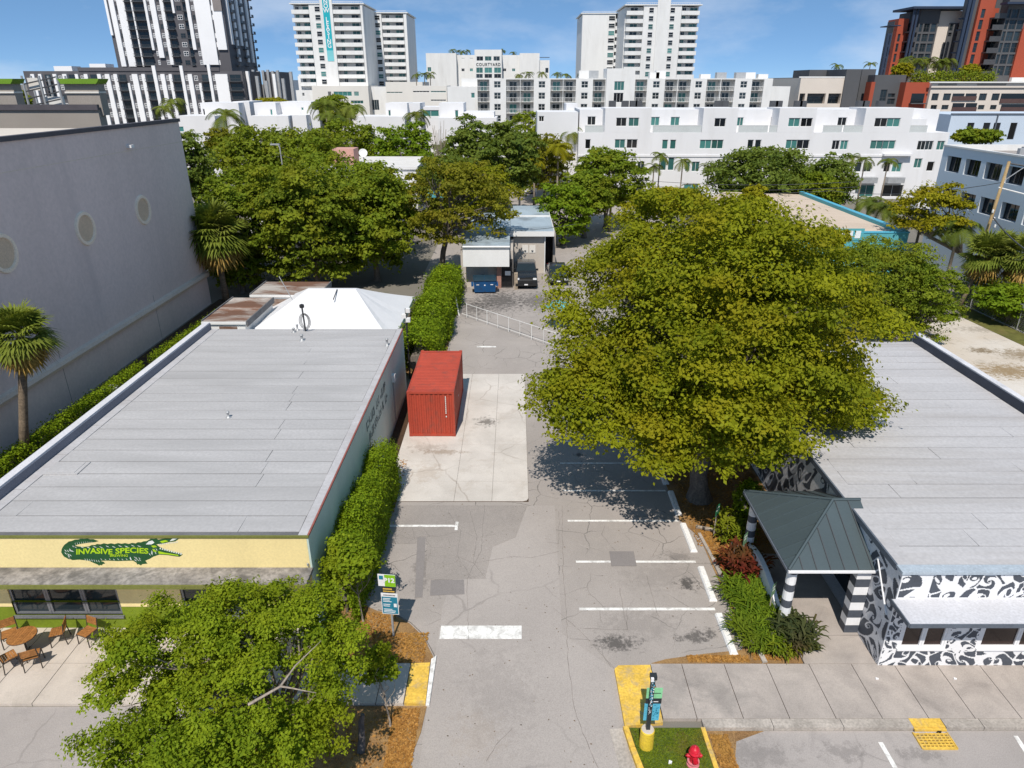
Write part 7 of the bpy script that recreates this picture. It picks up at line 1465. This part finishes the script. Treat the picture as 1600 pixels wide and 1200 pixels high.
for i, (px, py) in enumerate(((1308,103),(1360,101))): fpx(('rooftop palm at the left end of the charcoal block','rooftop palm at the right end of the charcoal block')[i], px, py, 212, 2.4, 90+i, z0=17, nf=11, group='rooftop palms on the charcoal block')
btree('round yellow-green deck shrub at the left of the red complex', 1393, 1428, 97, 126, 197, lf_yel, 95, 4000, .45); btree('loose yellow-green deck shrub between the two red towers', 1500, 1532, 98, 122, 199, lf_yel, 96, 3000, .45)
hx0 = gy(1428,120,194)[0]; hx1 = gy(1556,120,194)[0]
hd = hedge('dark planter hedge along the deck of the red complex', ((hx0,194.5),(hx1,194.5)), 1.5, 2.2, 5000, .4, lf_dark, 97, .1); hd.location.z = gy(1500,126,194)[1]-.4

# ------------------------------------------------------------------ utility poles, wires, lamp posts, fence
m_pole = mat('timber_pole', (.34,.24,.12), .85, .2, 1.5, fine=.1, stretch=(3,3,.5))
Yp_ = 57.0; xb_, zb_ = gy(1537,385,Yp_); xt_, zt_ = gy(1577,252,Yp_)
up = thing('utility_pole', 'leaning timber utility pole before the blue-grey office', 'utility pole', (xb_-.35,Yp_,0)); kx_ = up.location.x
part('pole', MB().tube([(0,0,0),(xt_-kx_,0,zt_)], [.15,.11], 10), m_pole, up, smooth=True)
part('crossarm', MB().tube([(xt_-kx_,0,zt_-.15),(xt_-kx_+2.6,-.5,zt_-.55)], .07, 6), m_dgrey, up); part('brace', MB().tube([(xt_-kx_-.15,0,zt_-1.6),(xt_-kx_+1.2,-.2,zt_-.4)], .035, 5), m_grey, up)
part('lamp_arm', MB().tube([(xt_-kx_-.3,0,zt_-2.0),(xt_-kx_+2.2,-.6,zt_-2.6)], .06, 6), m_white, up)
for k in range(3): part('insulator', MB().lathe([(.05,0),(.09,.08),(.05,.14),(.09,.2),(.04,.28)], xt_-kx_-.3+.25*k, -.12, 8).move(0,0,zt_-4.0-k*.6), m_white, up)
for px, py0, py1, Y, l in ((957,272,330,88,'timber utility pole behind the top of the big tree'),(812,238,300,100,'thin timber utility pole in the alley by the yellow palm')):
    X, zt_ = gy(px, py0, Y); t = thing('utility_pole', l, 'utility pole', (X,Y,0)); part('pole', MB().tube([(0,0,0),(0,0,zt_)], [.16,.11], 8), m_pole if px > 900 else m_grey, t); part('crossarm', MB().box(-1.1,1.1,-.06,.06,zt_-.8,zt_-.65), m_pole, t)
def wire(label, pts, r=.02, sag_=.6):
    P_ = []
    for a, b in zip(pts, pts[1:]):
        for k in range(13): u = k/12; P_.append((a[0]+(b[0]-a[0])*u, a[1]+(b[1]-a[1])*u, a[2]+(b[2]-a[2])*u-sag_*4*u*(1-u)))
    o = obj('overhead_wire', MB().tube(P_, r, 5, caps=False).mesh('overhead_wire', m_dgrey)); tag(o, label, 'wire', 'overhead wires')
w3 = lambda px, py, Y: (gy(px,py,Y)[0], Y, gy(px,py,Y)[1])
wire('topmost overhead wire from the alley to the right', [w3(740,303,88), w3(957,277,88), w3(1330,284,80)], .025); wire('second overhead wire from the alley to the right', [w3(700,322,86), w3(957,285,88), w3(1340,292,80)], .025); wire('third overhead wire running right toward the office', [w3(957,290,88), w3(1300,298,76), w3(1566,285,57)], .025)
wire('overhead wire crossing before the white house', [w3(430,238,84), w3(560,262,86), w3(740,300,88)], .025); wire('thick white service cable dropping from the leaning pole', [w3(1552,340,56.5), w3(1610,395,50)], .05, .2); wire('wire over the rear building roof', [w3(770,362,60), w3(900,350,66)], .02, .15)
X, zt_ = gy(434,226,92); t = thing('street_lamp', 'street lamp with flat head above the dark tree', 'street lamp', (X,92,0)); part('pole', MB().tube([(.4,0,0),(.2,0,zt_)], .08, 8), m_grey, t); part('lamp_head', MB().box(-.9,.25,-.2,.2,zt_-.05,zt_+.12), m_grey, t)
t = thing('chain_link_fence', 'chain-link fence with steel posts along the gravel yard', 'fence', (38,46,0)); A_, B_ = Vector((37.7,58.0,0)), Vector((38.6,36.0,0))
for k in range(9): p = A_.lerp(B_,k/8)-t.location; part('post', MB().tube([(p.x,p.y,0),(p.x,p.y,2.1)], .04, 6), m_grey, t)
for z in (.1,2.0): part('rail', MB().tube([tuple(A_-t.location+Vector((0,0,z))), tuple(B_-t.location+Vector((0,0,z)))], .025, 6), m_grey, t)
mb = MB(); Lf = (B_-A_).length; d_ = (B_-A_).normalized()
for k in range(-10, int(Lf/.2)):
    for sg_ in (1,-1):
        a0 = k*.2; a1 = a0+1.9; z0_, z1_ = (.1,2.0) if sg_ > 0 else (2.0,.1)
        if a0 < 0 or a1 > Lf: continue
        p, q_ = A_+d_*a0-t.location, A_+d_*a1-t.location; mb.tube([(p.x,p.y,z0_),(q_.x,q_.y,z1_)], .006, 3, caps=False)
part('mesh', mb, m_grey, t)
struct('grass_verge', MB().prism([(37.7,57),(38.7,33),(37.3,33),(35.8,53)], .006, .02), mat('verge_grass', (.12,.12,.03), .9, .3, 1.5, dirt=(.2,.14,.06), dscale=1))
t = thing('yard_gate_frame', 'bare steel gate frame at the far corner of the gravel yard', 'gate', (*gz(1517,480),0))
for x in (0,1.3): part('post', MB().tube([(x,0,0),(x,0,2.2)], .04, 6), m_grey, t)
part('rail', MB().tube([(0,0,2.15),(1.3,0,2.15)], .035, 6), m_grey, t); part('rail', MB().tube([(0,0,1.0),(1.3,0,1.0)], .03, 6), m_grey, t)
t = thing('picnic_umbrella', 'turquoise parasol glimpsed through the big tree', 'umbrella', (*gz(874,478,1.8),0)); part('pole', MB().tube([(0,0,0),(0,0,2.2)], .03, 6), m_grey, t); part('canopy', MB().lathe([(1.1,1.75),(.6,2.05),(.06,2.25)], sides=8), m_tq, t)
t = thing('blue_tarp_sign', 'turquoise hoarding glimpsed behind the bare-trunk tree', 'hoarding', (gy(680,298,80)[0],80,0)); zt_ = gy(680,293,80)[1]; part('panel', MB().box(-.9,.9,0,.05,zt_-1.1,zt_), m_tq, t); part('post', MB().box(-.8,-.7,.06,.14,0,zt_).box(.7,.8,.06,.14,0,zt_), m_dgrey, t)
